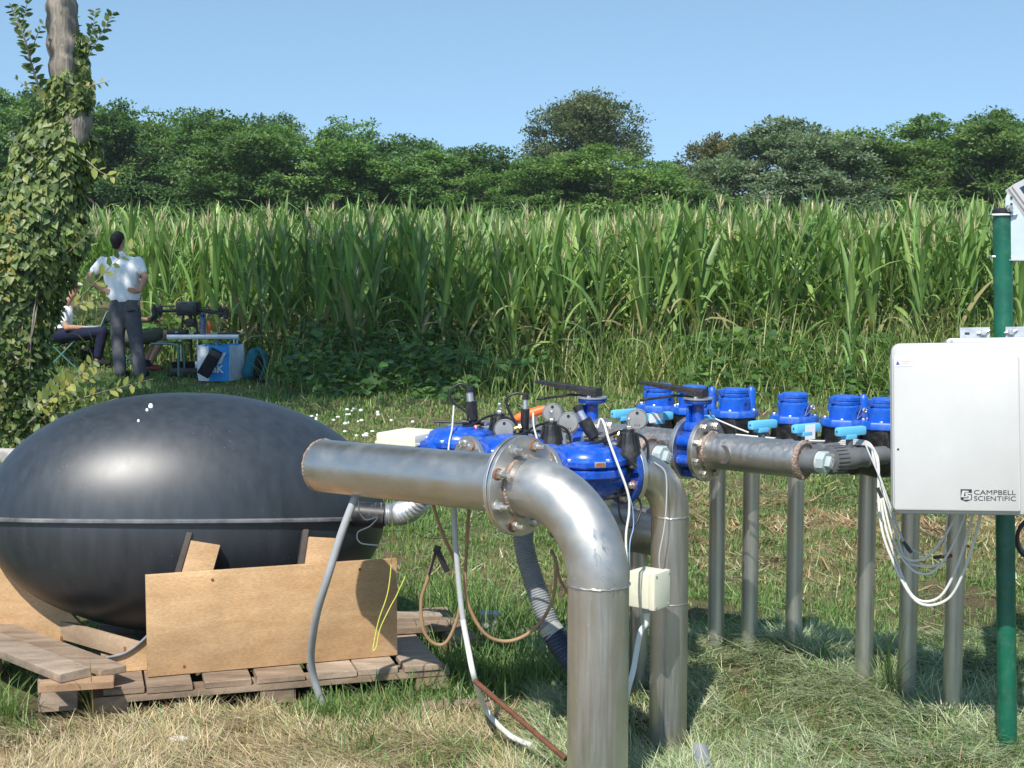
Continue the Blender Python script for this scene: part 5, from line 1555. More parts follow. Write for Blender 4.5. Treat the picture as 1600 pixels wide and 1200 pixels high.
def in_pallet(x, y):
    # keep grass from growing through the pallets and boards
    P = np.stack([x, y], 1)
    def inside(o, d, a, s0, s1, t0, t1):
        q = P - np.array([o.x, o.y]); s_ = q @ np.array([d.x, d.y]); t_ = q @ np.array([a.x, a.y])
        return (s_ > s0) & (s_ < s1) & (t_ > t0) & (t_ < t1)
    m = inside(f0, FD, FA, -0.0, FL, 0.0, 0.9)
    m |= inside(eb0, QD, QA, -0.02, 0.8, -0.06, 0.14)
    return m

# ---- lawn
G = []
green_a = [(0.117, 0.204, 0.050), (0.157, 0.240, 0.065), (0.086, 0.168, 0.046), (0.208, 0.267, 0.096), (0.124, 0.214, 0.077)]
straw_a = [(0.36, 0.29, 0.16), (0.29, 0.23, 0.12), (0.42, 0.36, 0.22), (0.22, 0.17, 0.09)]
def lawn(y0, y1, dens, hmul, seg, wmul=1.0):
    xm0, xm1 = -0.62 * y1 - 1.2, 0.62 * y1 + 1.2
    n = int(dens * (xm1 - xm0) * (y1 - y0))
    x = rng.uniform(xm0, xm1, n); y = rng.uniform(y0, y1, n)
    k = (np.abs(x) < 0.365 * y + 0.3) | (rng.random(n) < 0.3)
    x, y = x[k], y[k]
    d = dryness(x, y)
    clump = vnoise(x, y, 5.0, 21) * 0.6 + vnoise(x, y, 15.0, 22) * 0.4
    keep = rng.random(len(x)) < np.clip(1.08 - 0.62 * d, 0.2, 1) * np.clip(-0.15 + clump * 2.0, 0.06, 1)
    keep &= ~in_pallet(x, y)
    bare = vnoise(x, y, 3.1, 8)
    keep &= rng.random(len(x)) > np.clip((bare - 0.62) * 2.2, 0, 0.8)
    x, y, d, clump = x[keep], y[keep], d[keep], clump[keep]
    n = len(x)
    h = hmul * (0.022 + 0.05 * clump ** 1.6 + 0.028 * rng.random(n)) * np.where(rng.random(n) < 0.05, 1.9, 1)
    w = wmul * rng.uniform(0.0025, 0.0052, n)
    cg = mixcol(n, green_a); cs = mixcol(n, straw_a)
    isdry = rng.random(n) < np.clip(d * 0.95 - 0.12, 0, 0.95)
    c = np.where(isdry[:, None], cs, cg)
    tip = c * 1.12
    G.append(blades(x, y, gheight(x, y) - 0.004, h, w, rng.uniform(0, 6.283, n), np.abs(rng.normal(0.25, 0.3, n)), rng.uniform(0.1, 1.4, n), c, seg, tip))
lawn(3.6, 5.6, 11500, 0.72, 3)
lawn(5.6, 8.5, 7000, 0.66, 2, 1.35)
lawn(8.5, 13, 2500, 0.72, 2, 2.2)
lawn(13, 23, 700, 0.95, 2, 3.6)
# longer tufts against things
def tuft(px, py, n, r, h0_, h1_, cols=green_a, wide=1.0):
    g = onz(px, py, 0)
    x = g.x + rng.normal(0, r, n); y = g.y + rng.normal(0, r * 0.7, n)
    k = ~in_pallet(x, y); x, y = x[k], y[k]; n = len(x)
    G.append(blades(x, y, gheight(x, y) - 0.005, rng.uniform(h0_, h1_, n), wide * rng.uniform(0.003, 0.006, n), rng.uniform(0, 6.283, n), np.abs(rng.normal(0.3, 0.25, n)), rng.uniform(0.2, 1.6, n), mixcol(n, cols), 4))
for a_ in ((18, 1120, 260, 0.06, 0.08, 0.2), (50, 1136, 100, 0.04, 0.04, 0.08), (5, 1085, 140, 0.07, 0.06, 0.18), (512, 1112, 150, 0.045, 0.04, 0.13), (470, 1112, 90, 0.04, 0.03, 0.09), (620, 1125, 420, 0.16, 0.04, 0.13), (560, 1110, 260, 0.12, 0.04, 0.12),
           (680, 1085, 350, 0.14, 0.05, 0.16), (760, 1050, 500, 0.14, 0.06, 0.22), (830, 1060, 420, 0.14, 0.06, 0.2), (740, 1000, 360, 0.14, 0.1, 0.26), (700, 960, 260, 0.12, 0.1, 0.3), (800, 980, 240, 0.12, 0.08, 0.2),
           (1120, 1015, 130, 0.06, 0.04, 0.15), (1360, 1062, 90, 0.05, 0.04, 0.14), (1385, 1090, 40, 0.02, 0.2, 0.42), (1290, 1050, 36, 0.04, 0.08, 0.22), (1480, 1085, 60, 0.05, 0.05, 0.13), (1575, 1165, 70, 0.04, 0.04, 0.12), (655, 1020, 140, 0.08, 0.06, 0.2),
           (1040, 1192, 70, 0.05, 0.03, 0.07), (15, 745, 260, 0.2, 0.06, 0.2)):
    tuft(*a_)
for a_ in ((140, 1122, 40, 0.015, 0.08, 0.30), (100, 1135, 50, 0.04, 0.03, 0.08), (395, 1080, 260, 0.12, 0.03, 0.11), (270, 1090, 220, 0.10, 0.03, 0.10), (470, 1100, 200, 0.12, 0.03, 0.1), (20, 960, 40, 0.04, 0.06, 0.18)):
    tuft(*a_, cols=straw_a + [(0.16, 0.17, 0.06)])
v_, f_, c_ = cat_mesh(G)
o = np_object('grass', v_, f_, GRASS_M, c_); o['kind'] = 'stuff'

# ---- cut hay lying flat
Hh = []
def hay(n, fx, fy, l0, l1, cols, w=(0.0012, 0.0030), zlift=0.02):
    x, y = fx(n), fy(n)
    k = ~in_pallet(x, y); x, y = x[k], y[k]; n = len(x)
    cl_ = vnoise(x, y, 7.5, 61) * 0.6 + vnoise(x, y, 19.0, 62) * 0.4
    kk = rng.random(n) < np.clip((cl_ - 0.24) * 2.4, 0.05, 1); x, y, cl_ = x[kk], y[kk], cl_[kk]; n = len(x)
    az = rng.normal(0, 0.9, n) + 6.283 * vnoise(x, y, 3.5, 63)
    Hh.append(blades(x, y, gheight(x, y) + rng.uniform(0.002, zlift, n) + 0.05 * np.clip(cl_ - 0.45, 0, 1) * rng.random(n), rng.uniform(l0, l1, n), rng.uniform(*w, n), az, rng.uniform(1.15, 1.62, n), rng.uniform(-0.5, 0.5, n), mixcol(n, cols, 0.22), 3))
hay_g = [(0.306, 0.376, 0.190), (0.418, 0.456, 0.275), (0.223, 0.303, 0.130), (0.516, 0.536, 0.344), (0.154, 0.224, 0.085)]
hay_s = [(0.526, 0.432, 0.258), (0.427, 0.333, 0.181), (0.620, 0.540, 0.352), (0.301, 0.226, 0.125), (0.364, 0.338, 0.164)]
# front right, pale mown grass
hay(70000, lambda n: rng.uniform(0.05, 2.0, n), lambda n: 3.7 + 2.0 * rng.random(n) ** 1.2, 0.035, 0.13, hay_g, zlift=0.03)
hay(4500, lambda n: rng.uniform(-0.6, 0.6, n), lambda n: rng.uniform(3.8, 5.4, n), 0.04, 0.14, hay_g)
for (cx, cy, r_, n_) in ((1.0, 5.25, 0.2, 2600), (1.30, 4.92, 0.16, 1500), (0.75, 5.40, 0.14, 1300), (1.45, 4.62, 0.25, 1500), (0.62, 5.05, 0.2, 900)):
    hay(n_, lambda n: cx + rng.normal(0, r_, n), lambda n: cy + rng.normal(0, r_ * 0.6, n), 0.05, 0.2, hay_g, zlift=0.05)
# dry corner front left
hay(60000, lambda n: rng.uniform(-1.9, 0.15, n) - 0.25 * rng.random(n), lambda n: 3.75 + 1.0 * rng.random(n), 0.03, 0.13, hay_s, zlift=0.02)
# mid lawn and the reddish litter strip
hay(5500, lambda n: rng.uniform(-1.6, 3.2, n), lambda n: rng.uniform(5.4, 9.5, n), 0.05, 0.14, hay_g, (0.003, 0.006))
lit = [(0.36, 0.22, 0.12), (0.42, 0.30, 0.17), (0.27, 0.15, 0.08), (0.46, 0.38, 0.22)]
hay(7000, lambda n: rng.uniform(0.9, 3.4, n), lambda n: 8.1 + rng.normal(0, 0.75, n), 0.04, 0.12, lit, (0.005, 0.010))
hay(2200, lambda n: rng.uniform(-3.5, 2.5, n), lambda n: rng.uniform(9.5, 15.5, n), 0.06, 0.2, hay_s, (0.005, 0.010))
v_, f_, c_ = cat_mesh(Hh)
o = np_object('cut_hay', v_, f_, STRAW_M, c_); o['kind'] = 'stuff'

# ---- bank of broad-leaved weeds and tall grass before the maize
WEED_M = leaf_mat('weed_leaves', trans=0.30, objvar=0.0, rough=0.5)
def yfront(x):
    return 18.1 + np.maximum(0, -np.asarray(x) - 2.2) * 0.95
def weed_h(x, y):
    b = vnoise(x, y, 0.55, 31) * 0.65 + vnoise(x, y, 1.7, 32) * 0.35
    e = np.clip((y - (yfront(x) - 3.3 + 0.8 * (vnoise(x, y * 0, 0.7, 35) - 0.5))) / 1.2, 0, 1)
    return e * (0.14 + 0.66 * b)
Wd = []
n = 38000
x = rng.uniform(-9.5, 11.5, n); y = rng.uniform(14.2, 24, n)
k = (y < yfront(x) + 1.2) & (y > yfront(x) - 3.6)
k &= (x > -2.6) | (y > 19.3)
x, y = x[k], y[k]; hh = weed_h(x, y)
leafy = vnoise(x, y, 0.8, 33) > np.where(x < 1.2, 0.26, 0.42)
k = (hh > 0.05) & leafy; x, y, hh = x[k], y[k], hh[k]; n = len(x)
z = hh * np.sqrt(rng.random(n))
az = rng.uniform(0, 6.283, n); el = rng.uniform(-0.6, 0.5, n)
up = np.stack([np.cos(az) * np.cos(el), np.sin(az) * np.cos(el), np.sin(el)], 1)
nr = np.stack([rng.normal(0, 0.45, n), rng.normal(-0.25, 0.45, n), np.ones(n)], 1)
wc = [(0.059, 0.134, 0.032), (0.079, 0.162, 0.037), (0.106, 0.190, 0.048), (0.047, 0.105, 0.029)]
Ls = rng.uniform(0.07, 0.16, n)
Wd.append(leafs(np.stack([x, y, z], 1), nr, up, Ls, Ls * rng.uniform(0.6, 0.85, n), mixcol(n, wc), 'oval'))
# tall grass
n = 44000
x = rng.uniform(-9.5, 11.5, n); y = rng.uniform(13.6, 24, n)
k = (y < yfront(x) + 1.5) & (y > yfront(x) - 3.9)
k &= (x > -2.8) | (y > 19.3)
x, y = x[k], y[k]; hh = weed_h(x, y) + 0.08 + 0.16 * np.clip((x - 1.0) * 0.4, 0, 1) * np.clip((y - 14.4), 0, 1)
k = rng.random(len(x)) < np.clip(vnoise(x, y, 0.9, 34) * 1.5, 0.15, 1) * np.where(x < 1.2, 0.55, 1); x, y, hh = x[k], y[k], hh[k]; n = len(x)
tg = [(0.135, 0.208, 0.051), (0.175, 0.248, 0.065), (0.103, 0.170, 0.046), (0.301, 0.309, 0.123), (0.429, 0.386, 0.188)]
Wd.append(blades(x, y, np.zeros(n), hh * rng.uniform(0.7, 1.35, n), rng.uniform(0.010, 0.020, n), rng.uniform(0, 6.283, n), np.abs(rng.normal(0.18, 0.18, n)), rng.uniform(0.2, 1.5, n), mixcol(n, tg, wts=[.3, .28, .24, .12, .06]), 4))
v_, f_, c_ = cat_mesh(Wd)
o = np_object('weeds', v_, f_, WEED_M, c_); o['kind'] = 'stuff'

# ---- maize
MAIZE_M = leaf_mat('maize_leaf', trans=0.24, objvar=0.18, rough=0.42, spec=0.45)
TASSEL_M = leaf_mat('maize_tassel', trans=0.2, objvar=0.2, rough=0.7, tcol=(1, 1, 1))
def maize_leaf(L_, w, a0, bend, az, z0, twist=0.0, col=(0.075, 0.14, 0.04), seg=7, curlp=1.7):
    # strap leaf leaving the stalk upward and arching over; folded along the rib
    V_, F = [], []
    x, z = 0.0, z0
    ca, sa = math.cos(az), math.sin(az)
    for i in range(seg + 1):
        t = i / seg
        a = a0 + bend * t ** curlp
        if i:
            x += L_ / seg * math.sin(a); z += L_ / seg * math.cos(a)
        ww = w * (0.55 + 1.6 * t) if t < 0.28 else w * max(0.03, (1 - ((t - 0.28) / 0.72) ** 1.8))
        tw = twist * t
        sx, sz = math.cos(tw), math.sin(tw)
        for s_ in (-1, 0, 1):
            ly = s_ * ww * 0.5 * sx
            up_ = abs(s_) * ww * 0.16 + s_ * ww * 0.5 * sz
            lx, lz = x - up_ * math.cos(a), z + up_ * math.sin(a)
            V_.append((lx * ca - ly * sa, lx * sa + ly * ca, lz))
        if i:
            o = (i - 1) * 3
            F += [(o, o + 1, o + 4, o + 3), (o + 1, o + 2, o + 5, o + 4)]
    n = len(V_)
    C = np.repeat(np.array([col]), n, axis=0)
    C[1::3] *= 1.5     # pale midrib
    return np.array(V_), np.array(F), C
def maize_parts(seed, H=1.78, seg=7, full=True):
    r = random.Random(seed)
    plane = r.uniform(0, math.pi)
    lv = []
    nl = 12
    for i in range(nl):
        f = i / (nl - 1)
        if not full and f < 0.32: continue
        z0 = 0.18 + f * (H - 0.30)
        az = plane + (i % 2) * math.pi + r.uniform(-0.5, 0.5)
        L_ = (0.62 + 0.42 * math.sin(math.pi * min(1, 0.22 + f * 0.72))) * r.uniform(0.85, 1.12)
        if f > 0.8: L_ *= 0.78
        w = r.uniform(0.062, 0.092) * (0.75 if f > 0.85 else 1)
        a0 = r.uniform(0.05, 0.22) + 0.26 * (1 - f)
        bend = r.uniform(0.05, 0.65) if f > 0.4 else r.uniform(0.6, 1.9)
        if r.random() < 0.22: bend += r.uniform(0.7, 1.5)
        g = r.uniform(0.7, 1.25)
        col = (0.120 * g, 0.208 * g, 0.056 * g) if r.random() < 0.6 else (0.19 * g, 0.272 * g, 0.082 * g)
        if f < 0.2 and r.random() < 0.4: col = (0.22, 0.20, 0.10)
        lv.append(maize_leaf(L_, w, a0, bend, az, z0, r.uniform(-0.7, 0.7), col, seg))
    return lv
def stalk_mesh(H, seed):
    r = random.Random(seed)
    mb = MB()
    pts, rad = [], []
    for i in range(15):
        z = H * i / 14
        pts.append((0.01 * math.sin(i * 1.7 + seed), 0.01 * math.cos(i * 1.3 + seed), z - 0.03)); rad.append(0.016 * (1 - 0.6 * i / 14) * (1.15 if i % 2 else 0.95))
    mb.tube(pts, rad, 6)
    V_ = np.array(mb.v)
    return mb, V_
def tassel(H, seed, size=1.0):
    r = random.Random(seed + 99)
    P_ = []
    for i in range(r.randint(5, 9)):
        L_ = r.uniform(0.15, 0.28) * size * (1.35 if i == 0 else 1)
        a = 0.03 if i == 0 else r.uniform(0.12, 0.5)
        az = r.uniform(0, 6.28)
        g = r.uniform(0.8, 1.2)
        c = (0.58 * g, 0.50 * g, 0.31 * g) if r.random() < 0.7 else (0.42 * g, 0.42 * g, 0.20 * g)
        V_, F, C = blades(np.zeros(1), np.zeros(1), np.array([H - 0.02 + 0.012 * i]), np.array([L_]), np.array([0.017]), np.array([az]), np.array([a]), np.array([r.uniform(0, 0.6)]), np.array([c]), 3)
        P_.append((V_, F, C))
        P_.append(blades(np.zeros(1), np.zeros(1), np.array([H - 0.02 + 0.012 * i]), np.array([L_ * 0.97]), np.array([0.012]), np.array([az + 1.4]), np.array([a * 0.3]), np.array([0.1]), np.array([c]), 3)) if i == 0 else None
    # two thin blades give the main spike some body
    return cat_mesh([p_ for p_ in P_ if p_ is not None])
def mesh_np(name, v, f, mats, col, midx=None, smooth=True):
    o = np_object(name, v, f, mats, col, smooth=smooth, mat_idx=midx)
    me = o.data
    bpy.data.objects.remove(o)
    return me
NV = 8
VAR = []
for s_ in range(NV):
    H = 1.66 + 0.06 * ((s_ * 5) % 4)
    lv = maize_parts(s_, H)
    mb, sv = stalk_mesh(H, s_)
    stv = sv; stf4 = [f for f in mb.f if len(f) == 4]
    stc = np.repeat(np.array([[0.10, 0.145, 0.05]]), len(sv), 0)
    stf = np.array(stf4)
    tv, tf, tc_ = tassel(H, s_)
    lme = [mesh_np('leaf', v, f, MAIZE_M, c) for v, f, c in lv]
    sme = mesh_np('stalk', stv, stf, MAIZE_M, stc)
    tme = mesh_np('tassel', tv, tf, TASSEL_M, tc_)
    # the whole plant in one mesh for those whose parts do not show
    vs = [v for v, f, c in lv] + [stv]; fs = []; cs = [c for v, f, c in lv] + [stc]; o_ = 0
    for v, f in [(v, f) for v, f, c in lv] + [(stv, stf)]:
        fs.append(f + o_); o_ += len(v)
    F4 = np.concatenate(fs)
    T4 = np.concatenate([tf, tf[:, 2:3]], 1)     # triangles written as four corners are split below
    nv = sum(len(v) for v in vs)
    me = bpy.data.meshes.new('maize_plant')
    allv = np.concatenate(vs + [tv]); allc = np.concatenate(cs + [tc_])
    me.from_pydata(allv.tolist(), [], F4.tolist() + (tf + nv).tolist())
    me.materials.append(MAIZE_M); me.materials.append(TASSEL_M)
    me.polygons.foreach_set('material_index', [0] * len(F4) + [1] * len(tf))
    me.polygons.foreach_set('use_smooth', [True] * len(me.polygons))
    ca = me.color_attributes.new('tint', 'FLOAT_COLOR', 'POINT')
    c4 = np.ones((len(allv), 4), dtype=np.float32); c4[:, :3] = allc; ca.data.foreach_set('color', c4.ravel())
    VAR.append((lme, sme, tme, me, H, lv, (stv, stf, stc), (tv, tf, tc_)))
r = random.Random(5)
spots = []
for row in range(5):
    xx = -7.6
    while xx < 7.4:
        y0 = float(yfront(xx)) + 0.75 * row + r.uniform(-0.12, 0.12)
        if abs(xx) < 0.36 * y0 + 0.4 and not (row == 0 and r.random() < 0.16): spots.append((xx, y0, row))
        xx += r.uniform(0.14, 0.22) if row else r.uniform(0.17, 0.30)
singles = [(onz(941, 606, 0), 1.62), (onz(1332, 616, 0), 1.5), (onz(1210, 585, 0), 1.75), (onz(565, 588, 0), 1.3), (onz(795, 598, 0), 1.25), (onz(1010, 590, 0), 1.7), (onz(880, 592, 0), 1.5), (onz(1500, 580, 0), 1.8), (onz(1440, 590, 0), 1.7)]
plants = [(p.x, p.y, -1, h) for p, h in singles] + [(x, y, rw, None) for x, y, rw in spots]
plants.sort(key=lambda p: p[1] - (100 if p[2] == -1 else 0))
SLAB = ['lone maize plant in front of the field right behind the left black lever', 'lone short maize plant standing out before the weeds left of the white enclosure', 'tall maize plant at the field edge above the middle water meters', 'small maize plant in the shaded weeds right of the bags', 'small maize plant at the shaded edge above the orange lever', 'maize plant standing forward between the two black levers', 'maize plant at the shaded field edge above the left black lever', 'maize plant just left of the green post at the field edge', 'maize plant at the field edge above the left part of the white enclosure']
MG = 'maize plants of the front rows'
def place_maize(i, x, y, vi, sc, rz, whole):
    lme, sme, tme, me = VAR[vi][:4]
    z = float(gheight(x, y)) - 0.01
    lab = SLAB[i] if i < len(SLAB) else ('maize plant with pale tassel in the front rows of the field, leaves shown singly' if not whole else 'maize plant with pale tassel standing among others in the front rows')
    lab = lab if i < len(SLAB) else ('maize plant in the first row of the field' if not whole else 'maize plant behind the first row of the field')
    if whole:
        o = bpy.data.objects.new('maize_plant', me); COL.objects.link(o)
    else:
        o = bpy.data.objects.new('maize_plant', None); COL.objects.link(o); o.empty_display_size = 0.1
        for nm, m_ in [('stalk', sme), ('tassel', tme)] + [('leaf', q) for q in lme]:
            c = bpy.data.objects.new(nm, m_); COL.objects.link(c); c.parent = o
    o.location = (x, y, z); o.rotation_euler = (r.uniform(-.04, .04), r.uniform(-.04, .04), rz); o.scale = (sc, sc, sc)
    tag(o, lab, 'maize plant', MG if i >= len(SLAB) else 'maize plants standing forward of the field')
for i, (x, y, rw, hh) in enumerate(plants[:300]):
    vi = r.randrange(NV)
    sc = (hh / (VAR[vi][4] + 0.12)) if hh else r.uniform(0.88, 1.07) * (1.05 if x > 1.5 else 0.99)
    place_maize(i, x, y, vi, sc, r.uniform(0, 6.28), not (i < len(SLAB) or (rw == 0 and i < 80)))
# the rest of the field as one mass
P_ = []
rest = [(x, y) for x, y, rw, h in plants[300:]]
rest += [(x, float(yfront(x)) + 0.75 * rw + r.uniform(-.12, .12)) for rw in range(5) for x in np.arange(7.4, 13, 0.24)]
for row in range(5, 17):
    xx = -0.37 * (21 + row * .75) - 3
    while xx < 0.37 * (21 + row * .75) + 5:
        rest.append((xx, float(yfront(xx)) + 0.75 * row + r.uniform(-.12, .12)))
        xx += r.uniform(0.2, 0.34)
V4, F4_, C4, TV, TF, TC_ = [], [], [], [], [], []
nv = ntv = 0
SIMP = [[maize_leaf_ for maize_leaf_ in maize_parts(s_, VAR[s_][4], 4, False)] for s_ in range(NV)]
SIMP = [(np.concatenate([v for v, f, c in q]), np.concatenate([f + sum(len(q[j][0]) for j in range(i)) for i, (v, f, c) in enumerate(q)]), np.concatenate([c for v, f, c in q])) for q in SIMP]
for (x, y) in rest:
    vi = r.randrange(NV); a = r.uniform(0, 6.28); sc = r.uniform(0.92, 1.10)
    rm = np.array([[math.cos(a), -math.sin(a), 0], [math.sin(a), math.cos(a), 0], [0, 0, 1]]) * sc
    v, f, c = SIMP[vi]
    V4.append(v @ rm.T + np.array([x, y, 0])); F4_.append(f + nv); C4.append(c * r.uniform(0.8, 1.2)); nv += len(v)
    v, f, c = VAR[vi][7]
    TV.append(v @ rm.T + np.array([x, y, 0])); TF.append(f + ntv); TC_.append(c); ntv += len(v)
o = np_object('maize_field', np.concatenate(V4), np.concatenate(F4_), MAIZE_M, np.concatenate(C4), smooth=True); o['kind'] = 'stuff'
o = np_object('maize_tassels', np.concatenate(TV), np.concatenate(TF), TASSEL_M, np.concatenate(TC_)); o['kind'] = 'stuff'

# ---- trees beyond the field
TREE_M = leaf_mat('tree_leaves', trans=0.33, objvar=0.16, rough=0.55, spec=0.3)
BARK_M = wood_mat('tree_bark', (0.16, 0.125, 0.095), (0.07, 0.055, 0.042), 5, (9, 9, 1.2), 0.95, 1.0)
def crown_mesh(seed, w, h, n_cl, per, leaf, cols, flat=0.6, zbase=0.05, feather=1.0):
    rr_ = np.random.default_rng(seed)
    # a few big lobes give the outline, clumps cover them, leaves fill the clumps
    nl = 11
    tt_ = np.linspace(0, 1, nl)
    lob = np.stack([rr_.uniform(-0.32, 0.32, nl) * w * (1.05 - 0.5 * tt_), rr_.uniform(-0.32, 0.32, nl) * w * (1.05 - 0.5 * tt_), h * (zbase + 0.10 + (0.80 - zbase) * tt_ ** 0.85)], 1)
    lr = w * rr_.uniform(0.22, 0.32, nl) * np.where(tt_ > 0.8, 0.66, 1)
    i = rr_.integers(0, nl, n_cl)
    d = rr_.normal(0, 1, (n_cl, 3)); d /= np.linalg.norm(d, axis=1, keepdims=True)
    cp = lob[i] + d * (lr[i] * rr_.uniform(0.62, 1.08, n_cl))[:, None] * np.array([1, 1, 0.85])
    cp[:, 2] = np.clip(cp[:, 2], h * zbase * 0.5, None)
    cr = w * 0.062 * rr_.uniform(0.7, 1.5, n_cl)
    j = np.repeat(np.arange(n_cl), per)
    n = len(j)
    q = rr_.normal(0, 1, (n, 3)); q /= np.linalg.norm(q, axis=1, keepdims=True)
    rad = rr_.random(n) ** 0.45
    p = cp[j] + q * (cr[j] * rad)[:, None] * np.array([1.25, 1.25, flat]) * feather
    # sprays sticking out at the top and sides
    out = cp[j] - np.array([0, 0, h * 0.5]); out /= np.linalg.norm(out, axis=1, keepdims=True)
    nr = out * 0.55 + rr_.normal(0, 0.5, (n, 3)) + np.array([0, 0, 0.75])
    up = rr_.normal(0, 1, (n, 3)) + out * 0.5 + np.array([0, 0, -0.15])
    L_ = leaf * rr_.uniform(0.6, 1.3, n)
    k = rr_.choice(len(cols), n_cl); col = np.array(cols)[k][j] * (1 + rr_.normal(0, 0.14, (n, 1)))
    return leafs(p, nr, up, L_, L_ * 0.52, np.clip(col, 0.006, 0.6), 'diamond')
def trunk_mb(h, w, seed):
    r_ = random.Random(seed)
    mb = MB()
    mb.tube([(0, 0, -0.3), (0.05, 0, h * 0.2), (-0.05, 0.05, h * 0.45), (0.0, 0.0, h * 0.8)], [0.02 * h + .05, 0.018 * h + .03, 0.012 * h, 0.03], 8)
    for k in range(6):
        a = r_.uniform(0, 6.28); z = h * r_.uniform(0.2, 0.55)
        mb.tube([(0, 0, z), (math.cos(a) * w * 0.16, math.sin(a) * w * 0.16, z + h * 0.12), (math.cos(a) * w * 0.34, math.sin(a) * w * 0.34, z + h * 0.26)], [0.008 * h, 0.006 * h, 0.02], 6)
    return mb
dk = [(0.069, 0.136, 0.043), (0.089, 0.168, 0.051), (0.057, 0.114, 0.040), (0.112, 0.196, 0.059)]
md = [(0.097, 0.186, 0.050), (0.124, 0.222, 0.057), (0.080, 0.155, 0.045), (0.152, 0.240, 0.068)]
lt = [(0.121, 0.206, 0.053), (0.146, 0.236, 0.064), (0.099, 0.172, 0.046), (0.172, 0.253, 0.074)]
gy = [(0.118, 0.171, 0.095), (0.150, 0.202, 0.118), (0.087, 0.134, 0.072), (0.182, 0.230, 0.150)]
ok = [(0.083, 0.120, 0.040), (0.108, 0.145, 0.054), (0.063, 0.093, 0.033), (0.140, 0.162, 0.069)]
yl = [(0.12, 0.115, 0.034), (0.15, 0.13, 0.04), (0.085, 0.10, 0.03)]
TW, TH = 6.0, 8.0
KIND = {}
for nm, cols, sd in (('dark', dk, 1), ('dark2', dk, 2), ('mid', md, 3), ('mid2', md, 4), ('light', lt, 5), ('light2', lt, 8), ('grey', gy, 6)):
    v, f, c = crown_mesh(sd, TW, TH, 330, 95, 0.17, cols)
    KIND[nm] = mesh_np('crown', v, f, TREE_M, c, None, False)
v, f, c = crown_mesh(23, 7.0, 9.0, 620, 80, 0.17, ok, 0.85, 0.26); KIND['oak'] = mesh_np('crown', v, f, TREE_M, c, None, False)
v, f, c = crown_mesh(22, 5.5, 8.0, 220, 90, 0.17, yl, 0.8, 0.15); KIND['yellow'] = mesh_np('crown', v, f, TREE_M, c, None, False)
TRUNK = [mesh_from(trunk_mb(TH, TW, s_), 'trunk', BARK_M) for s_ in range(3)]
# (pixel x, pixel y of the top, distance, kind, width factor, label)
TREES = [(-40, 118, 58, 'mid', 1.05, 'mid green tree at the far left edge behind the ivy'), (60, 126, 64, 'dark', 1.0, 'dark tree behind the ivy covered trunk'), (165, 150, 60, 'dark2', 1.0, 'dark feathery tree just right of the ivy covered trunk'),
         (265, 158, 63, 'mid2', 1.0, 'deep green tree above the standing person'), (350, 164, 60, 'dark', 1.0, 'dark tree above the drone, second to the right of the standing person'), (430, 170, 72, 'dark2', 0.9, 'dark tree top showing behind its neighbours above the bags'), (470, 196, 58, 'mid', 1.0, 'tree with a yellowish patch left of the notch in the tree line'),
         (540, 184, 66, 'mid2', 0.9, 'tree with thin sprigs reaching up left of the middle of the tree line'), (610, 206, 60, 'dark', 0.95, 'dark tree where the tree line starts to drop'), (690, 222, 66, 'dark2', 0.95, 'low dark tree in the dip of the tree line'),
         (765, 222, 62, 'dark', 0.95, 'dark low tree just left of the tall round tree'), (840, 240, 66, 'dark2', 0.85, 'dark low tree at the left foot of the tall round tree'), (955, 218, 58, 'light', 1.0, 'bright green tree in front of the tall round tree'),
         (1035, 246, 66, 'mid', 0.75, 'small green tree at the gap right of the tall round tree'), (1115, 202, 74, 'yellow', 1.0, 'yellowing tree top right of the gap in the tree line'), (1150, 236, 60, 'grey', 0.9, 'grey green tree in front of the yellowing one'),
         (1240, 184, 62, 'grey', 1.1, 'tall grey green tree in the right half of the tree line'), (1335, 205, 66, 'mid2', 0.9, 'mid green tree between the grey green and the broad bright one'), (1400, 196, 58, 'light2', 1.1, 'broad bright green tree above the white enclosure'),
         (1490, 176, 63, 'mid', 1.05, 'tall green tree left of the solar panel'), (1575, 164, 60, 'light', 1.05, 'tall bright tree behind the solar panel'), (1660, 160, 64, 'mid2', 1.1, 'green tree at the right edge of the picture'),
         (215, 172, 70, 'mid', 1.0, 'green tree set back between the two dark trees left of the standing person'), (310, 178, 72, 'mid2', 1.0, 'green tree set back behind the maize above the drone'), (395, 186, 57, 'mid', 0.95, 'low green tree in front of the tree line above the bags'),
         (575, 204, 71, 'mid2', 0.95, 'tree set back left of where the line drops'), (650, 226, 58, 'mid', 0.9, 'low green tree in front of the dip in the line'), (730, 240, 70, 'mid2', 0.95, 'low tree set back in the dip of the line'), (800, 244, 57, 'mid', 0.8, 'small low tree left of the bright green one'),
         (895, 236, 60, 'light2', 0.8, 'small bright tree at the left foot of the tall round tree'), (1075, 262, 58, 'mid2', 0.8, 'small tree filling the gap right of the tall round tree'), (1290, 196, 57, 'grey', 0.95, 'grey green tree in front of its taller twin'),
         (1450, 190, 70, 'dark2', 1.0, 'dark tree set back right of the broad bright one'), (1540, 186, 70, 'mid', 1.0, 'tree set back left of the solar panel'), (10, 134, 71, 'mid2', 1.0, 'tree set back at the left edge behind the ivy')]
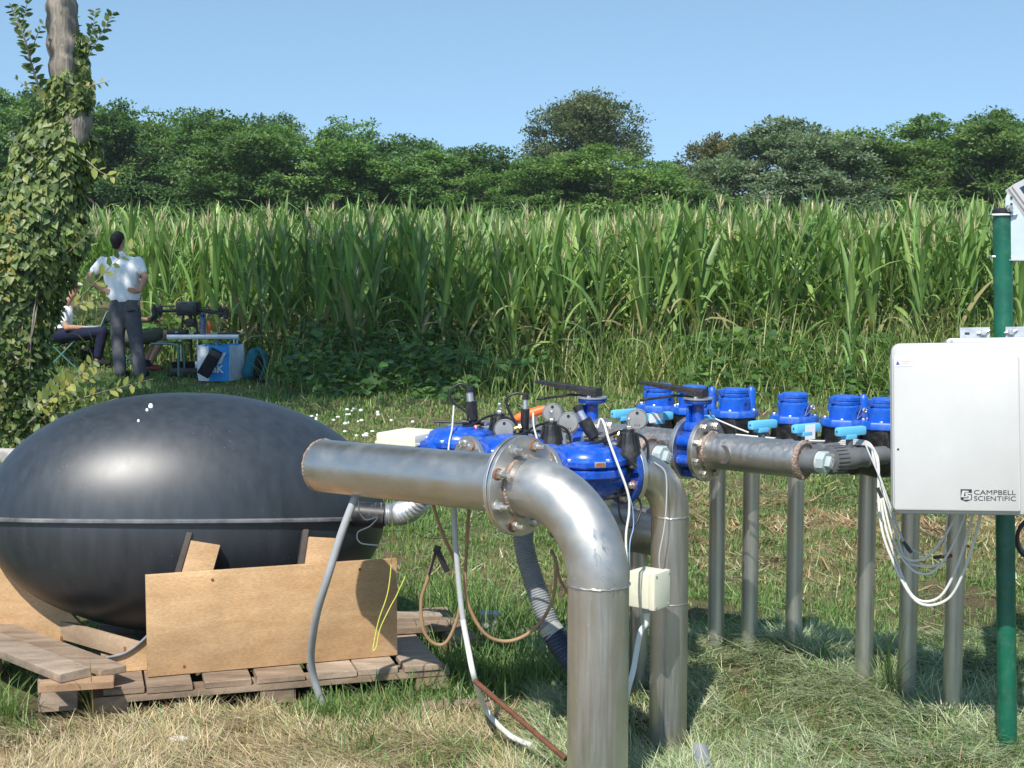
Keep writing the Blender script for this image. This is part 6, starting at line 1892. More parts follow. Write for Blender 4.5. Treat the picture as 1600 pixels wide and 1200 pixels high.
def place_tree(px, py, Y, kind, wf, lab, base_h=TH, nm='broadleaf_tree', zoff=0.0, i=0):
    top = at(px, py, Y)
    t = thing(nm, lab, 'tree', (top.x, Y, zoff), 0, 'trees beyond the maize field')
    s_ = (top.z - zoff) / base_h
    me = KIND[kind]
    cr = bpy.data.objects.new('crown', me); COL.objects.link(cr); cr.parent = t
    tk = bpy.data.objects.new('trunk', TRUNK[i % 3]); COL.objects.link(tk); tk.parent = t
    zs = np.array([v.co.z for v in me.vertices]).max() / base_h
    for o_ in (cr, tk):
        o_.scale = (wf * 1.22, wf * 1.1, s_ / zs)
    cr.rotation_euler = (0, 0, (i * 2.39) % 6.28)
    return t
for i, a in enumerate(TREES):
    place_tree(*a, i=i)
place_tree(916, 132, 82, 'oak', 1.0, 'tall rounded olive brown tree standing above the rest of the tree line', 9.0, 'oak_tree', i=0)
# darker scrub that closes the foot of the tree line
n = 16000
x = rng.uniform(-26, 27, n); y = rng.uniform(50, 56, n)
hm = 1.6 + 1.7 * vnoise(x, y, 0.35, 51)
z = hm * np.sqrt(rng.random(n))
up = rng.normal(0, 1, (n, 3)); nr = rng.normal(0, 0.5, (n, 3)) + np.array([0, -0.4, 0.8])
Ls = rng.uniform(0.15, 0.34, n)
v, f, c = leafs(np.stack([x, y, z], 1), nr, up, Ls, Ls * 0.55, mixcol(n, dk), 'diamond')
o = np_object('scrub', v, f, TREE_M, c); o['kind'] = 'stuff'
# ================================================================== IVY TREE AT THE LEFT
TBASE = onz(78, 690, 0)
TY = TBASE.y
def tp(px, py, dy=0.0): return at(px, py, TY + dy)
IVY_M = leaf_mat('ivy_leaf', trans=0.25, objvar=0.16, rough=0.45, spec=0.35)
TL_M = leaf_mat('broad_leaf', trans=0.35, objvar=0.1, rough=0.45)
BARK = wood_mat('grey_bark', (0.40, 0.355, 0.30), (0.17, 0.145, 0.12), 9, (5, 5, 0.35), 0.95, 0.9)
for nd_ in BARK.node_tree.nodes:
    if nd_.type == 'BUMP': nd_.inputs['Distance'].default_value = 0.014
t = thing('ivy_clad_tree', 'tall grey barked tree at the left edge, its lower trunk wrapped in ivy', 'tree', TBASE)
trunk_pts = [Vector((tp(5, 690).x, TBASE.y, -0.2)), tp(12, 560), tp(48, 400), tp(98, 250), tp(114, 190), tp(105, 110), tp(98, 50), tp(96, 0), tp(92, -60)]
tz = trunk_pts[-1]
trunk_pts += [tz + Vector((-0.05, 0.05, 0.6)), tz + Vector((0.0, 0.1, 1.5)), tz + Vector((0.1, 0.0, 2.8))]
mb = MB()
P_ = spline(trunk_pts, 6)
rad = []
for i, p in enumerate(P_):
    f = i / (len(P_) - 1)
    rad.append(0.20 * (1 - 0.5 * f) * (1 + 0.05 * math.sin(i * 1.9)) - 0.02)
mb.tube(P_, rad, 22)
mb.v = [(x + random.uniform(-1, 1) * 0.006, y + random.uniform(-1, 1) * 0.006, z) for x, y, z in mb.v]
part('trunk', mb, BARK, t)
r_ = random.Random(3)
top = P_[-1]
CC = Vector((TBASE.x - 0.35, TBASE.y + 0.1, 7.3))
for k in range(9):
    a = k * 0.7 + 0.3
    s0 = P_[int(len(P_) * (0.80 + 0.02 * k)) - 1]
    e = CC + Vector((math.cos(a) * 2.2, math.sin(a) * 2.0, r_.uniform(-1.2, 1.6)))
    m1 = s0.lerp(e, 0.45) + Vector((0, 0, 0.5))
    part('limb', MB().tube(spline([s0, m1, e], 5), [0.075 - 0.0065 * i for i in range(11)], 8), BARK, t)
# the crown hangs above the picture and throws the shade in which the people sit
n = 12500
rr2 = np.random.default_rng(77)
ncl = 190
d = rr2.normal(0, 1, (ncl, 3)); d /= np.linalg.norm(d, axis=1, keepdims=True)
cc_n = np.array(CC) + d * (rr2.random((ncl, 1)) ** 0.4) * np.array([3.0, 3.1, 2.3])
j = rr2.integers(0, ncl, n)
p = cc_n[j] + rr2.normal(0, 0.27, (n, 3))
p[:, 2] = np.maximum(p[:, 2], 1.5 + 0.182 * np.maximum(p[:, 1], 0) + 0.35)
nr = rr2.normal(0, 0.6, (n, 3)) + np.array([0, 0, 0.8]); up = rr2.normal(0, 1, (n, 3))
Ls = rr2.uniform(0.10, 0.19, n)
v, f, c = leafs(p, nr, up, Ls, Ls * 0.62, mixcol(n, [(0.06, 0.11, 0.03), (0.08, 0.13, 0.035)]), 'oval')
np_object('crown', v - np.array(TBASE), f, TL_M, c, t)

# ---- ivy
ivy_c = [(0.15, 0.22, 0.062), (0.20, 0.265, 0.08), (0.105, 0.165, 0.052), (0.065, 0.115, 0.038), (0.25, 0.29, 0.10)]
ivy_y = [(0.30, 0.28, 0.06), (0.24, 0.25, 0.06)]
t = thing('ivy', 'thick mass of ivy climbing the tree trunk at the left edge', 'ivy', TBASE)
def env(py):
    # outline of the ivy at a height in the photograph: centre and half width in pixels
    T_ = [(60, 116, 12), (110, 117, 18), (150, 110, 28), (190, 102, 30), (225, 90, 42), (260, 76, 54), (300, 62, 64), (350, 52, 70), (400, 40, 70), (440, 22, 66), (480, 2, 58), (520, -2, 56), (560, 0, 60), (600, 4, 62), (650, 30, 68), (700, 40, 80)]
    for i in range(len(T_) - 1):
        if T_[i][0] <= py <= T_[i + 1][0]:
            f_ = (py - T_[i][0]) / (T_[i + 1][0] - T_[i][0])
            return T_[i][1] * (1 - f_) + T_[i + 1][1] * f_, T_[i][2] * (1 - f_) + T_[i + 1][2] * f_
    return T_[-1][1], T_[-1][2]
PX = FPX / TY
pts, nrs, ups, sz, cl = [], [], [], [], []
rv = random.Random(12)
lumps = [(rv.uniform(0, 6.28), rv.uniform(110, 640), rv.uniform(0.03, 0.13)) for _ in range(46)]
for k in range(9500):
    py = 60 + 640 * rv.random() ** (0.85 if k % 5 else 2.2)
    cx, hw = env(py)
    a = rv.uniform(-math.pi, 0.35) if rv.random() < 0.8 else rv.uniform(0, 6.28)     # mostly the sides towards the camera
    R0 = hw / PX
    bump = sum(am * math.exp(-((math.atan2(math.sin(a - la), math.cos(a - la)) / 0.5) ** 2) - ((py - lp_) / 32) ** 2) for la, lp_, am in lumps)
    rr_ = R0 * (0.72 + 0.28 * rv.random() ** 0.7) + bump * 0.8
    c = tp(cx, py)
    o = Vector((math.cos(a), math.sin(a), 0))
    if py < 140 and rv.random() < 0.35: continue
    pts.append(c + o * rr_ * Vector((1, 0.85, 1)).x + Vector((0, 0, rv.uniform(-.03, .03))))
    nrs.append((o + Vector((rv.gauss(0, .32), rv.gauss(0, .32), 0.45 + rv.gauss(0, .3)))).normalized())
    ups.append(Vector((rv.gauss(0, .55), rv.gauss(0, .3), -0.8)) + o * 0.25)
    sz.append(rv.uniform(0.038, 0.074) * (0.85 if py < 200 else 1))
    yl_ = (330 < py < 450 and c.x + o.x * rr_ < tp(45, py).x and rv.random() < 0.45) or rv.random() < 0.012
    cl.append(rv.choice(ivy_y if yl_ else ivy_c))
pts = np.array(pts); nrs = np.array(nrs); ups = np.array(ups); sz = np.array(sz); cl = np.array(cl) * (1 + rng.normal(0, .12, (len(sz), 1)))
seen = np.where((pts[:, 1] < TY - 0.02) & (pts[:, 0] > tp(2, 400).x) & (sz > 0.056))[0]
seen = seen[np.argsort(-sz[seen])][:300]
LEAFM = []
for ci, c in enumerate(ivy_c + ivy_y):
    v, f, q = leafs(np.zeros((1, 3)), np.array([[0., 0, 1.]]), np.array([[1., 0, 0]]), np.array([1.0]), np.array([0.95]), np.array([c]), 'heart')
    LEAFM.append(mesh_np('leaf', v, f, IVY_M, q, None, False))
for k in seen:
    upv = Vector(ups[k]).normalized(); nn = Vector(nrs[k]); sd = upv.cross(nn).normalized(); nn = sd.cross(upv)
    o = bpy.data.objects.new('leaf', LEAFM[rv.randrange(5) if rv.random() > 0.05 else 5 + rv.randrange(2)]); COL.objects.link(o); o.parent = t
    m = Matrix((upv, upv.cross(sd) * 0 + nn.cross(upv), nn)).transposed().to_4x4()
    o.matrix_local = Matrix.Translation(Vector(pts[k]) - TBASE) @ m @ Matrix.Scale(float(sz[k]), 4)
rest_ = np.setdiff1d(np.arange(len(sz)), seen)
v, f, c = leafs(pts[rest_], nrs[rest_], ups[rest_], sz[rest_], sz[rest_] * 0.95, np.clip(cl[rest_], 0.01, .5), 'heart')
o = np_object('foliage', v - np.array(TBASE), f, IVY_M, c, t); o['kind'] = 'stuff'
mb = MB()
for k in range(6):
    x0 = rv.uniform(-25, 25); p_ = []
    for py in range(690, 230, -60):
        cx, hw = env(py)
        p_.append(tp(cx * 0.6 + (95 if py > 200 else 112) * 0.4 + x0 * 0.5 + rv.uniform(-8, 8), py, -0.18 + rv.uniform(-.05, .05)))
    mb.tube(spline(p_, 4), 0.006, 6)
o = part('stem', mb, BARK, t); o['kind'] = 'stuff'

# ---- leafy shoots: a twig with paired leaves, each leaf a part
def shoot(pts_, nleaf, L_, cols, lab, name='leafy_shoot', group='leafy shoots round the ivy tree', start=0.15, droop=0.0, up=True, tw=0.0045):
    P_ = spline(pts_, 8)
    b = P_[0]
    t = thing(name, lab, 'shoot', b, 0, group)
    part('twig', MB().tube(P_, [tw * (1 - 0.7 * i / len(P_)) for i in range(len(P_))], 6), BARK, t)
    for k in range(nleaf):
        f_ = start + (1 - start) * (k + rv.random() * 0.5) / nleaf
        i = min(len(P_) - 2, int(f_ * (len(P_) - 1)))
        p_ = P_[i]; d_ = (P_[i + 1] - P_[i]).normalized()
        s_ = 1 if k % 2 else -1
        side = d_.cross(Vector((0, -1, 0.25))).normalized() * s_
        u_ = (d_ * 0.55 + side * 0.9 + Vector((rv.gauss(0, .2), rv.gauss(0, .35), rv.gauss(0, .2) - droop)))
        n_ = Vector((rv.gauss(0, .35), -0.65, 0.6 + rv.gauss(0, .3)))
        ll = L_ * rv.uniform(0.75, 1.2) * (1 - 0.35 * f_)
        v, f, c = leafs(np.array([p_]), np.array([n_]), np.array([u_]), np.array([ll]), np.array([ll * 0.55]), np.clip(np.array([rv.choice(cols)]) * rv.uniform(.85, 1.15), .01, .6), 'oval', 0.12)
        np_object('leaf', v - np.array(b), f, TL_M, c, t)
    return t
gc_ = [(0.10, 0.155, 0.045), (0.13, 0.185, 0.055), (0.075, 0.125, 0.04)]
yc_ = [(0.34, 0.33, 0.09), (0.28, 0.30, 0.08), (0.22, 0.26, 0.065)]
shoot([tp(125, 118), tp(135, 80), tp(145, 45), tp(150, 12)], 26, 0.085, gc_, 'upright leafy shoot just right of the bare trunk at the top of the picture')
shoot([tp(128, 105), tp(148, 70), tp(165, 40), tp(178, 18)], 28, 0.085, gc_, 'leafy shoot leaning right from the ivy near the top of the picture')
shoot([tp(112, 118), tp(120, 85), tp(118, 50), tp(112, 18)], 26, 0.075, ivy_c, 'ivy shoot hugging the right side of the bare trunk')
shoot([tp(72, 170, -.1), tp(52, 110, -.2), tp(38, 60, -.3), tp(15, 5, -.3)], 46, 0.095, gc_, 'long leafy shoot climbing left of the bare trunk', tw=0.012)
shoot([tp(30, 55, -.2), tp(38, 25, -.2), tp(45, -5, -.2)], 12, 0.075, gc_, 'short leafy shoot at the top left corner of the picture')
shoot([tp(46, 90, -.2), tp(58, 55, -.2), tp(68, 35, -.2)], 9, 0.07, gc_, 'side shoot close to the left edge of the bare trunk')
shoot([tp(85, 160, -.2), tp(60, 148, -.3), tp(22, 122, -.3)], 12, 0.07, gc_ + yc_, 'leafy shoot pointing left above the dark trees')
shoot([tp(130, 135, -.2), tp(150, 132, -.2), tp(172, 126, -.2)], 6, 0.06, yc_ + gc_, 'small twig with yellowish leaves pointing right of the trunk')
shoot([tp(135, 250, -.2), tp(160, 270, -.3), tp(188, 278, -.3)], 7, 0.095, yc_, 'twig ending in yellow leaves against the dark trees')
shoot([tp(60, 250, -.3), tp(30, 225, -.4), tp(8, 205, -.4)], 6, 0.09, gc_, 'loose ivy shoot reaching up left over the dark trees')
shoot([tp(120, 470, -.25), tp(150, 440, -.4), tp(185, 405, -.5), tp(210, 385, -.5)], 13, 0.115, yc_ + gc_, 'leafy twig crossing in front of the standing person')
shoot([tp(110, 480, -.2), tp(140, 470, -.3), tp(172, 462, -.3)], 8, 0.1, yc_, 'yellowish twig at the elbow of the standing person')
shoot([tp(100, 400, -.2), tp(128, 375, -.3), tp(150, 350, -.3)], 7, 0.07, gc_, 'ivy twig reaching toward the head of the standing person')
for k, (a_, b_, c__, lb) in enumerate((((60, 640), (110, 610), (170, 572), 'yellow green sapling shoot in front of the camp stool'), ((80, 640), (150, 615), (240, 592), 'longest yellow green shoot, ending with a row of pale leaves'), ((70, 650), (120, 640), (185, 622), 'low yellow green shoot above the black tank'),
                                ((50, 640), (90, 600), (130, 585), 'yellow green shoot beside the foot of the ivy'), ((90, 660), (140, 650), (165, 640), 'short green shoot just above the black tank'), ((70, 630), (115, 595), (150, 560), 'yellow green shoot rising before the seated person'))):
    shoot([tp(*a_, -.5 - .05 * k), tp(*b_, -.6 - .05 * k), tp(*c__, -.7 - .05 * k)], 26, 0.098, yc_ + gc_, lb, droop=0.1, start=0.05)
# ---- dark shrubs at the foot
sv, sn, su = [], [], []
n = 1500
t = thing('shrub', 'dark leafy shrub at the foot of the ivy covered tree', 'shrub', TBASE)
cxs = [(20, 640, 0.30), (75, 650, 0.26), (-20, 600, 0.35), (110, 660, 0.2), (40, 690, 0.25), (5, 560, .25)]
P_ = []
for k in range(n):
    cx, cy, rr_ = rv.choice(cxs)
    d = Vector((rv.gauss(0, 1), rv.gauss(0, 1), rv.gauss(0, 1))).normalized() * rr_ * rv.random() ** 0.4
    q = tp(cx, cy, -0.25) + d
    q.z = max(q.z, 0.02)
    P_.append(q)
P_ = np.array(P_)
Ls = rng.uniform(0.045, 0.085, n)
v, f, c = leafs(P_, rng.normal(0, .5, (n, 3)) + np.array([0, -.4, .8]), rng.normal(0, 1, (n, 3)), Ls, Ls * 0.6, mixcol(n, [(0.07, 0.12, 0.035), (0.10, 0.15, 0.045), (0.05, 0.09, 0.03), (0.16, 0.18, 0.06)]), 'oval')
o = np_object('foliage', v - np.array(TBASE), f, TL_M, c, t); o['kind'] = 'stuff'
mb = MB()
for cx, cy, rr_ in cxs:
    c = tp(cx, cy, -0.25)
    for k in range(5):
        e = c + Vector((rv.gauss(0, rr_ * .5), rv.gauss(0, rr_ * .5), rv.gauss(0, rr_ * .4)))
        mb.tube(spline([(c.x + rv.gauss(0, .05), c.y, -0.02), c.lerp(e, .3), e], 4), 0.008, 6)
o = part('stem', mb, BARK, t); o['kind'] = 'stuff'

# ---- white flower heads in the sunlit grass behind the tank
mb = MB(); mb.ball((0, 0, 0.075), 0.019, 10, 6, (1, 1, 0.7))
fw = mesh_from(mb, 'flower_head', mat('white_petals', (0.74, 0.73, 0.68), 0.7, var=0.1, vscale=80))
st_ = mesh_from(MB().tube([(0, 0, -0.01), (0.004, 0, 0.04), (0, 0, 0.068)], 0.0018, 5), 'stalk', TL_M if False else mat('flower_stalk', (0.08, 0.13, 0.04), 0.6))
FL_ = [(487, 653), (492, 662), (497, 657), (520, 660), (528, 655), (541, 646), (544, 651), (549, 646), (553, 644), (548, 648), (564, 648), (590, 653), (592, 655), (561, 662), (565, 660), (496, 662), (507, 678), (537, 676), (557, 682), (572, 677), (574, 684), (583, 674), (570, 686), (536, 690), (541, 668), (545, 664), (613, 662), (646, 664), (480, 648), (577, 645), (525, 682), (515, 690), (556, 669), (584, 683), (602, 655)]
for i, (px, py) in enumerate(FL_[::1][:28]):
    q = onz(px + rv.uniform(-2, 2), py + 6, 0)
    e = bpy.data.objects.new('white_flower', None); COL.objects.link(e); e.empty_display_size = 0.02
    e.location = (q.x, q.y, float(gheight(q.x, q.y))); s_ = rv.uniform(0.4, 1.05); e.scale = (s_, s_, rv.uniform(0.7, 1.2))
    tag(e, 'small white flower in the sunlit grass behind the black tank', 'flower', 'white flowers in the grass')
    for nm, m_ in (('flower_head', fw), ('stalk', st_)):
        c = bpy.data.objects.new(nm, m_); COL.objects.link(c); c.parent = e
# ================================================================== PEOPLE AT THE FIELD EDGE
SKIN = mat('tanned_skin', (0.48, 0.265, 0.17), 0.55, 0, 0.35, var=0.08, vscale=12)
SHIRT = mat('white_cotton', (0.85, 0.86, 0.88), 0.85, 0, 0.2, bump=0.5, bscale=14)
TROUS = mat('charcoal_work_trousers', (0.10, 0.10, 0.112), 0.85, 0, 0.2, var=0.2, vscale=9, bump=0.8, bscale=16)
NAVY = mat('navy_trousers', (0.012, 0.016, 0.038), 0.85, 0, 0.2, var=0.2, vscale=9, bump=0.6, bscale=16)
OLIVE = mat('olive_shorts', (0.085, 0.10, 0.072), 0.85, 0, 0.2, var=0.15, vscale=9, bump=0.6, bscale=16)
GREYC = mat('grey_shorts', (0.22, 0.22, 0.24), 0.85, 0, 0.2, var=0.15, vscale=9)
HAIR = mat('dark_hair', (0.010, 0.008, 0.007), 0.6, 0, 0.3, bump=0.8, bscale=90)
BLACKC = mat('black_cloth', (0.014, 0.014, 0.017), 0.85, 0, 0.2, var=0.2, vscale=10)
REDSHOE = mat('dark_red_shoe', (0.20, 0.02, 0.035), 0.6)
GREYSHOE = mat('grey_shoe', (0.36, 0.36, 0.36), 0.7)
WHITESHOE = mat('pale_shoe', (0.60, 0.60, 0.60), 0.7)

def capsule(mb, p0, r0, p1, r1, n=14):
    p0, p1 = Vector(p0), Vector(p1)
    d = p1 - p0
    L_ = max(1e-5, d.length)
    pr = []
    for k in range(4): a = math.pi / 2 * (1 - k / 4); pr.append((max(.0008, r0 * math.cos(a)), -r0 * math.sin(a)))
    pr += [(r0, 0), (r1, L_)]
    for k in range(1, 5): a = math.pi / 2 * k / 4; pr.append((max(.0008, r1 * math.cos(a)), L_ + r1 * math.sin(a)))
    return mb.lathe(p0, d if d.length > 1e-5 else Vector((0, 0, 1)), pr, n)

def melt(name, segs, m, parent, voxel=0.009, smooth=6, label=None, balls=()):
    # tapered limbs fused into one continuous skin
    mb = MB()
    for (a, ra, b, rb) in segs: capsule(mb, a, ra, b, rb)
    for (c, r_, sc) in balls: mb.ball(c, r_, 18, 12, sc)
    me = mesh_from(mb, name, m)
    o = bpy.data.objects.new(name, me); COL.objects.link(o)
    md_ = o.modifiers.new('remesh', 'REMESH'); md_.mode = 'VOXEL'; md_.voxel_size = voxel
    ms = o.modifiers.new('smooth', 'SMOOTH'); ms.iterations = smooth; ms.factor = 0.5
    bpy.context.view_layer.update()
    dg = bpy.context.evaluated_depsgraph_get()
    m2 = bpy.data.meshes.new_from_object(o.evaluated_get(dg))
    bpy.data.objects.remove(o)
    off = Vector((0, 0, 0)); q = parent
    while q is not None: off += Vector(q.location); q = q.parent
    co = np.empty(len(m2.vertices) * 3, dtype=np.float32); m2.vertices.foreach_get('co', co)
    co = co.reshape(-1, 3) - np.array(off, dtype=np.float32)
    m2.vertices.foreach_set('co', co.ravel())
    m2.materials.clear(); m2.materials.append(m)
    m2.polygons.foreach_set('use_smooth', [True] * len(m2.polygons))
    m2.update()
    ob = bpy.data.objects.new(name, m2); COL.objects.link(ob); ob.parent = parent
    if label: ob['label'] = label
    return ob

def hand_segs(w, d, pn, curl=0.5, side=1):
    # wrist, direction of the fingers, palm normal
    d = Vector(d).normalized(); pn = Vector(pn); pn = (pn - d * pn.dot(d)).normalized()
    s_ = d.cross(pn).normalized() * side
    S = [(w, 0.026, w + d * 0.04, 0.026)]
    for k in range(4):
        o = s_ * (0.024 - 0.016 * k)
        b = w + d * 0.075 + o
        L_ = (0.072, 0.08, 0.075, 0.06)[k]
        S.append((w + d * 0.02 + o * 0.7, 0.016, b, 0.0125))
        d1 = (d * math.cos(curl * 0.6) + pn * math.sin(curl * 0.6))
        d2 = (d * math.cos(curl * 1.7) + pn * math.sin(curl * 1.7))
        S.append((b, 0.0105, b + d1 * L_ * 0.5, 0.0095)); S.append((b + d1 * L_ * 0.5, 0.0095, b + d1 * L_ * 0.5 + d2 * L_ * 0.5, 0.008))
    t0 = w + d * 0.018 + s_ * 0.026
    t1 = t0 + (d * 0.6 + s_ * 0.8).normalized() * 0.04
    S.append((t0, 0.014, t1, 0.011)); S.append((t1, 0.011, t1 + (d + s_ * 0.25 + pn * 0.3).normalized() * 0.035, 0.009))
    return S

def head(t, c, fwd, hair=True, r=0.092, band=None):
    # returns skull, jaw, nose, ears as limbs of the body; adds hair, eyes and mouth
    f = Vector(fwd).normalized(); u = Vector((0, 0, 1)); s_ = f.cross(u).normalized(); u = s_.cross(f).normalized()
    S = [(c + f * 0.006 + u * 0.02, 0.077, c - f * 0.03 + u * 0.03, 0.076), (c + f * 0.02 + u * 0.0, 0.068, c + f * 0.045 - u * 0.075, 0.042), (c + f * 0.086 + u * 0.01, 0.008, c + f * 0.102 - u * 0.024, 0.013)]
    for sg in (-1, 1):
        S.append((c + s_ * 0.078 * sg + u * 0.012 - f * 0.008, 0.012, c + s_ * 0.074 * sg - u * 0.028 - f * 0.004, 0.009))
        S.append((c + s_ * 0.035 * sg + f * 0.07 + u * 0.028, 0.014, c + s_ * 0.02 * sg + f * 0.075 + u * 0.03, 0.014))
        part('eye', MB().ball(c + s_ * 0.03 * sg + f * 0.083 + u * 0.008, 0.0105, 10, 8), mat('eye', (0.12, 0.10, 0.09), 0.2), t)
    part('mouth', MB().tube([c + s_ * -0.022 + f * 0.083 - u * 0.055, c + f * 0.092 - u * 0.053, c + s_ * 0.022 + f * 0.083 - u * 0.055], 0.0042, 6), mat('lips', (0.30, 0.12, 0.09), 0.5), t)
    if hair:
        melt('hair', [(c + u * 0.045 - f * 0.012, 0.082, c - f * 0.035 + u * 0.03, 0.083), (c - f * 0.05 + u * 0.0, 0.062, c - f * 0.05 - u * 0.045, 0.05), (c + u * 0.075 + f * 0.03, 0.05, c + u * 0.075 - f * 0.02, 0.056)], HAIR, t, 0.009, 4)
    return S

# ---- standing person, seen from behind, hands on the hips
YM = 17.75
def mp(px, py, dy=0.0): return at(px, py, YM + dy)
g = onz(202, 588, 0)
t = thing('person', 'standing person seen from behind in a white shirt, hands on hips', 'person', g)
hc = mp(185, 378, -0.02)
S = head(t, hc, (0.35, 0.94, -0.05))
neck0, neck1 = mp(188, 402, 0.0), mp(186, 388, 0.0)
shL, shR = mp(161, 409, 0.0), mp(216, 409, -0.03)
elL, elR = mp(138, 434, -0.06), mp(227, 434, -0.08)
wrL, wrR = mp(160, 453, -0.06), mp(219, 455, -0.12)
hpL, hpR = mp(180, 474, 0), mp(208, 474, 0)
knL, knR = mp(184, 528, 0.02), mp(212, 528, 0.0)
anL, anR = mp(189, 576, -0.02), mp(219, 580, -0.08)
S += [(neck0, 0.058, neck1, 0.052), (shL, 0.045, shR, 0.045), (mp(178, 425), 0.11, mp(184, 470), 0.10), (mp(200, 425), 0.11, mp(204, 470), 0.10),
      (shL, 0.05, elL, 0.040), (elL, 0.040, wrL, 0.026), (shR, 0.05, elR, 0.040), (elR, 0.040, wrR, 0.026),
      (hpL, 0.085, knL, 0.055), (knL, 0.055, anL, 0.04), (hpR, 0.085, knR, 0.055), (knR, 0.055, anR, 0.04)]
S += hand_segs(wrL, (mp(174, 457, -0.12) - wrL), (0.3, 1, 0), 0.5, 1)
S += hand_segs(wrR, (mp(200, 453, -0.20) - wrR), (0.1, 1, 0), 0.4, -1)
melt('body', S, SKIN, t, 0.008, 5)
Sh = [(mp(172, 411), 0.072, mp(206, 411), 0.076), (mp(186, 404), 0.062, mp(190, 404), 0.062), (mp(186, 405), 0.06, mp(166, 411), 0.062), (mp(190, 405), 0.06, mp(211, 411, -.02), 0.062), (mp(176, 422), 0.125, mp(181, 450), 0.112), (mp(203, 422), 0.125, mp(202, 450), 0.112), (mp(190, 420), 0.135, mp(191, 452), 0.12), (mp(180, 452), 0.112, mp(182, 462), 0.115), (mp(203, 452), 0.112, mp(205, 462), 0.115), (mp(188.5, 400), 0.064, mp(188, 397), 0.062),
      (shL, 0.066, shL.lerp(elL, 0.55), 0.060), (shR, 0.066, shR.lerp(elR, 0.55), 0.060), (mp(192, 455), 0.12, mp(194, 464), 0.125)]
melt('shirt', Sh, SHIRT, t, 0.010, 5)
Tr = [(mp(184, 470), 0.108, mp(184, 490), 0.105), (mp(204, 470), 0.108, mp(206, 490), 0.108), (mp(194, 470), 0.112, mp(195, 492), 0.10), (mp(184, 490), 0.105, knL, 0.083), (knL, 0.083, mp(188, 580, -0.02), 0.075), (mp(206, 490), 0.108, knR, 0.086), (knR, 0.086, mp(219, 583, -0.08), 0.078)]
tr = melt('trousers', Tr, TROUS, t, 0.010, 4)
pk = mp(205, 486, -0.115)
part('pocket', merge(MB().box(pk, (0.10, 0.012, 0.014), (Vector((1, 0, 0.12)), Vector((0, 1, 0)), Vector((-.12, 0, 1))), 0.003)), BLACKC, tr)
for an, lb in ((anL, 0), (anR, 1)):
    a_ = Vector((an.x, an.y, 0.045)); melt('shoe', [(a_, 0.045, a_ + Vector((0.04, 0.15, -0.008)), 0.036)], BLACKC, t, 0.01, 3)

def stool(c, rz, lab, h=0.40, w=0.40, dpt=0.30):
    t = thing('camp_stool', lab, 'stool', c, rz, 'folding camp stools with green tube legs')
    gm = bpy.data.materials.get('green_tube') or mat('green_tube', (0.10, 0.21, 0.17), 0.4, 0.3)
    part('seat', MB().rings([[Vector((-w / 2, y, h - 0.0)), Vector((-w / 4, y, h - 0.025)), Vector((0, y, h - 0.033)), Vector((w / 4, y, h - 0.025)), Vector((w / 2, y, h)), Vector((w / 2, y, h + .006)), Vector((0, y, h - 0.025)), Vector((-w / 2, y, h + .006))] for y in (-dpt / 2, dpt / 2)]), mat('dark_stool_cloth', (0.03, 0.05, 0.045), 0.9), t, True)
    for y in (-dpt / 2, dpt / 2):
        for s_ in (-1, 1):
            part('leg', MB().tube(spline([(s_ * w / 2, y, h), (s_ * w * 0.42, y, h - 0.05), (-s_ * w * 0.42, y, 0.0)], 6), 0.011, 10), gm, t, True)
    for s_ in (-1, 1):
        part('seat_rail', MB().tube([(s_ * w / 2, -dpt / 2, h), (s_ * w / 2, dpt / 2, h)], 0.011, 10), gm, t, True)
        part('foot_rail', MB().tube([(s_ * w * 0.42, -dpt / 2, 0.006), (s_ * w * 0.42, dpt / 2, 0.006)], 0.011, 10), gm, t, True)
    return t

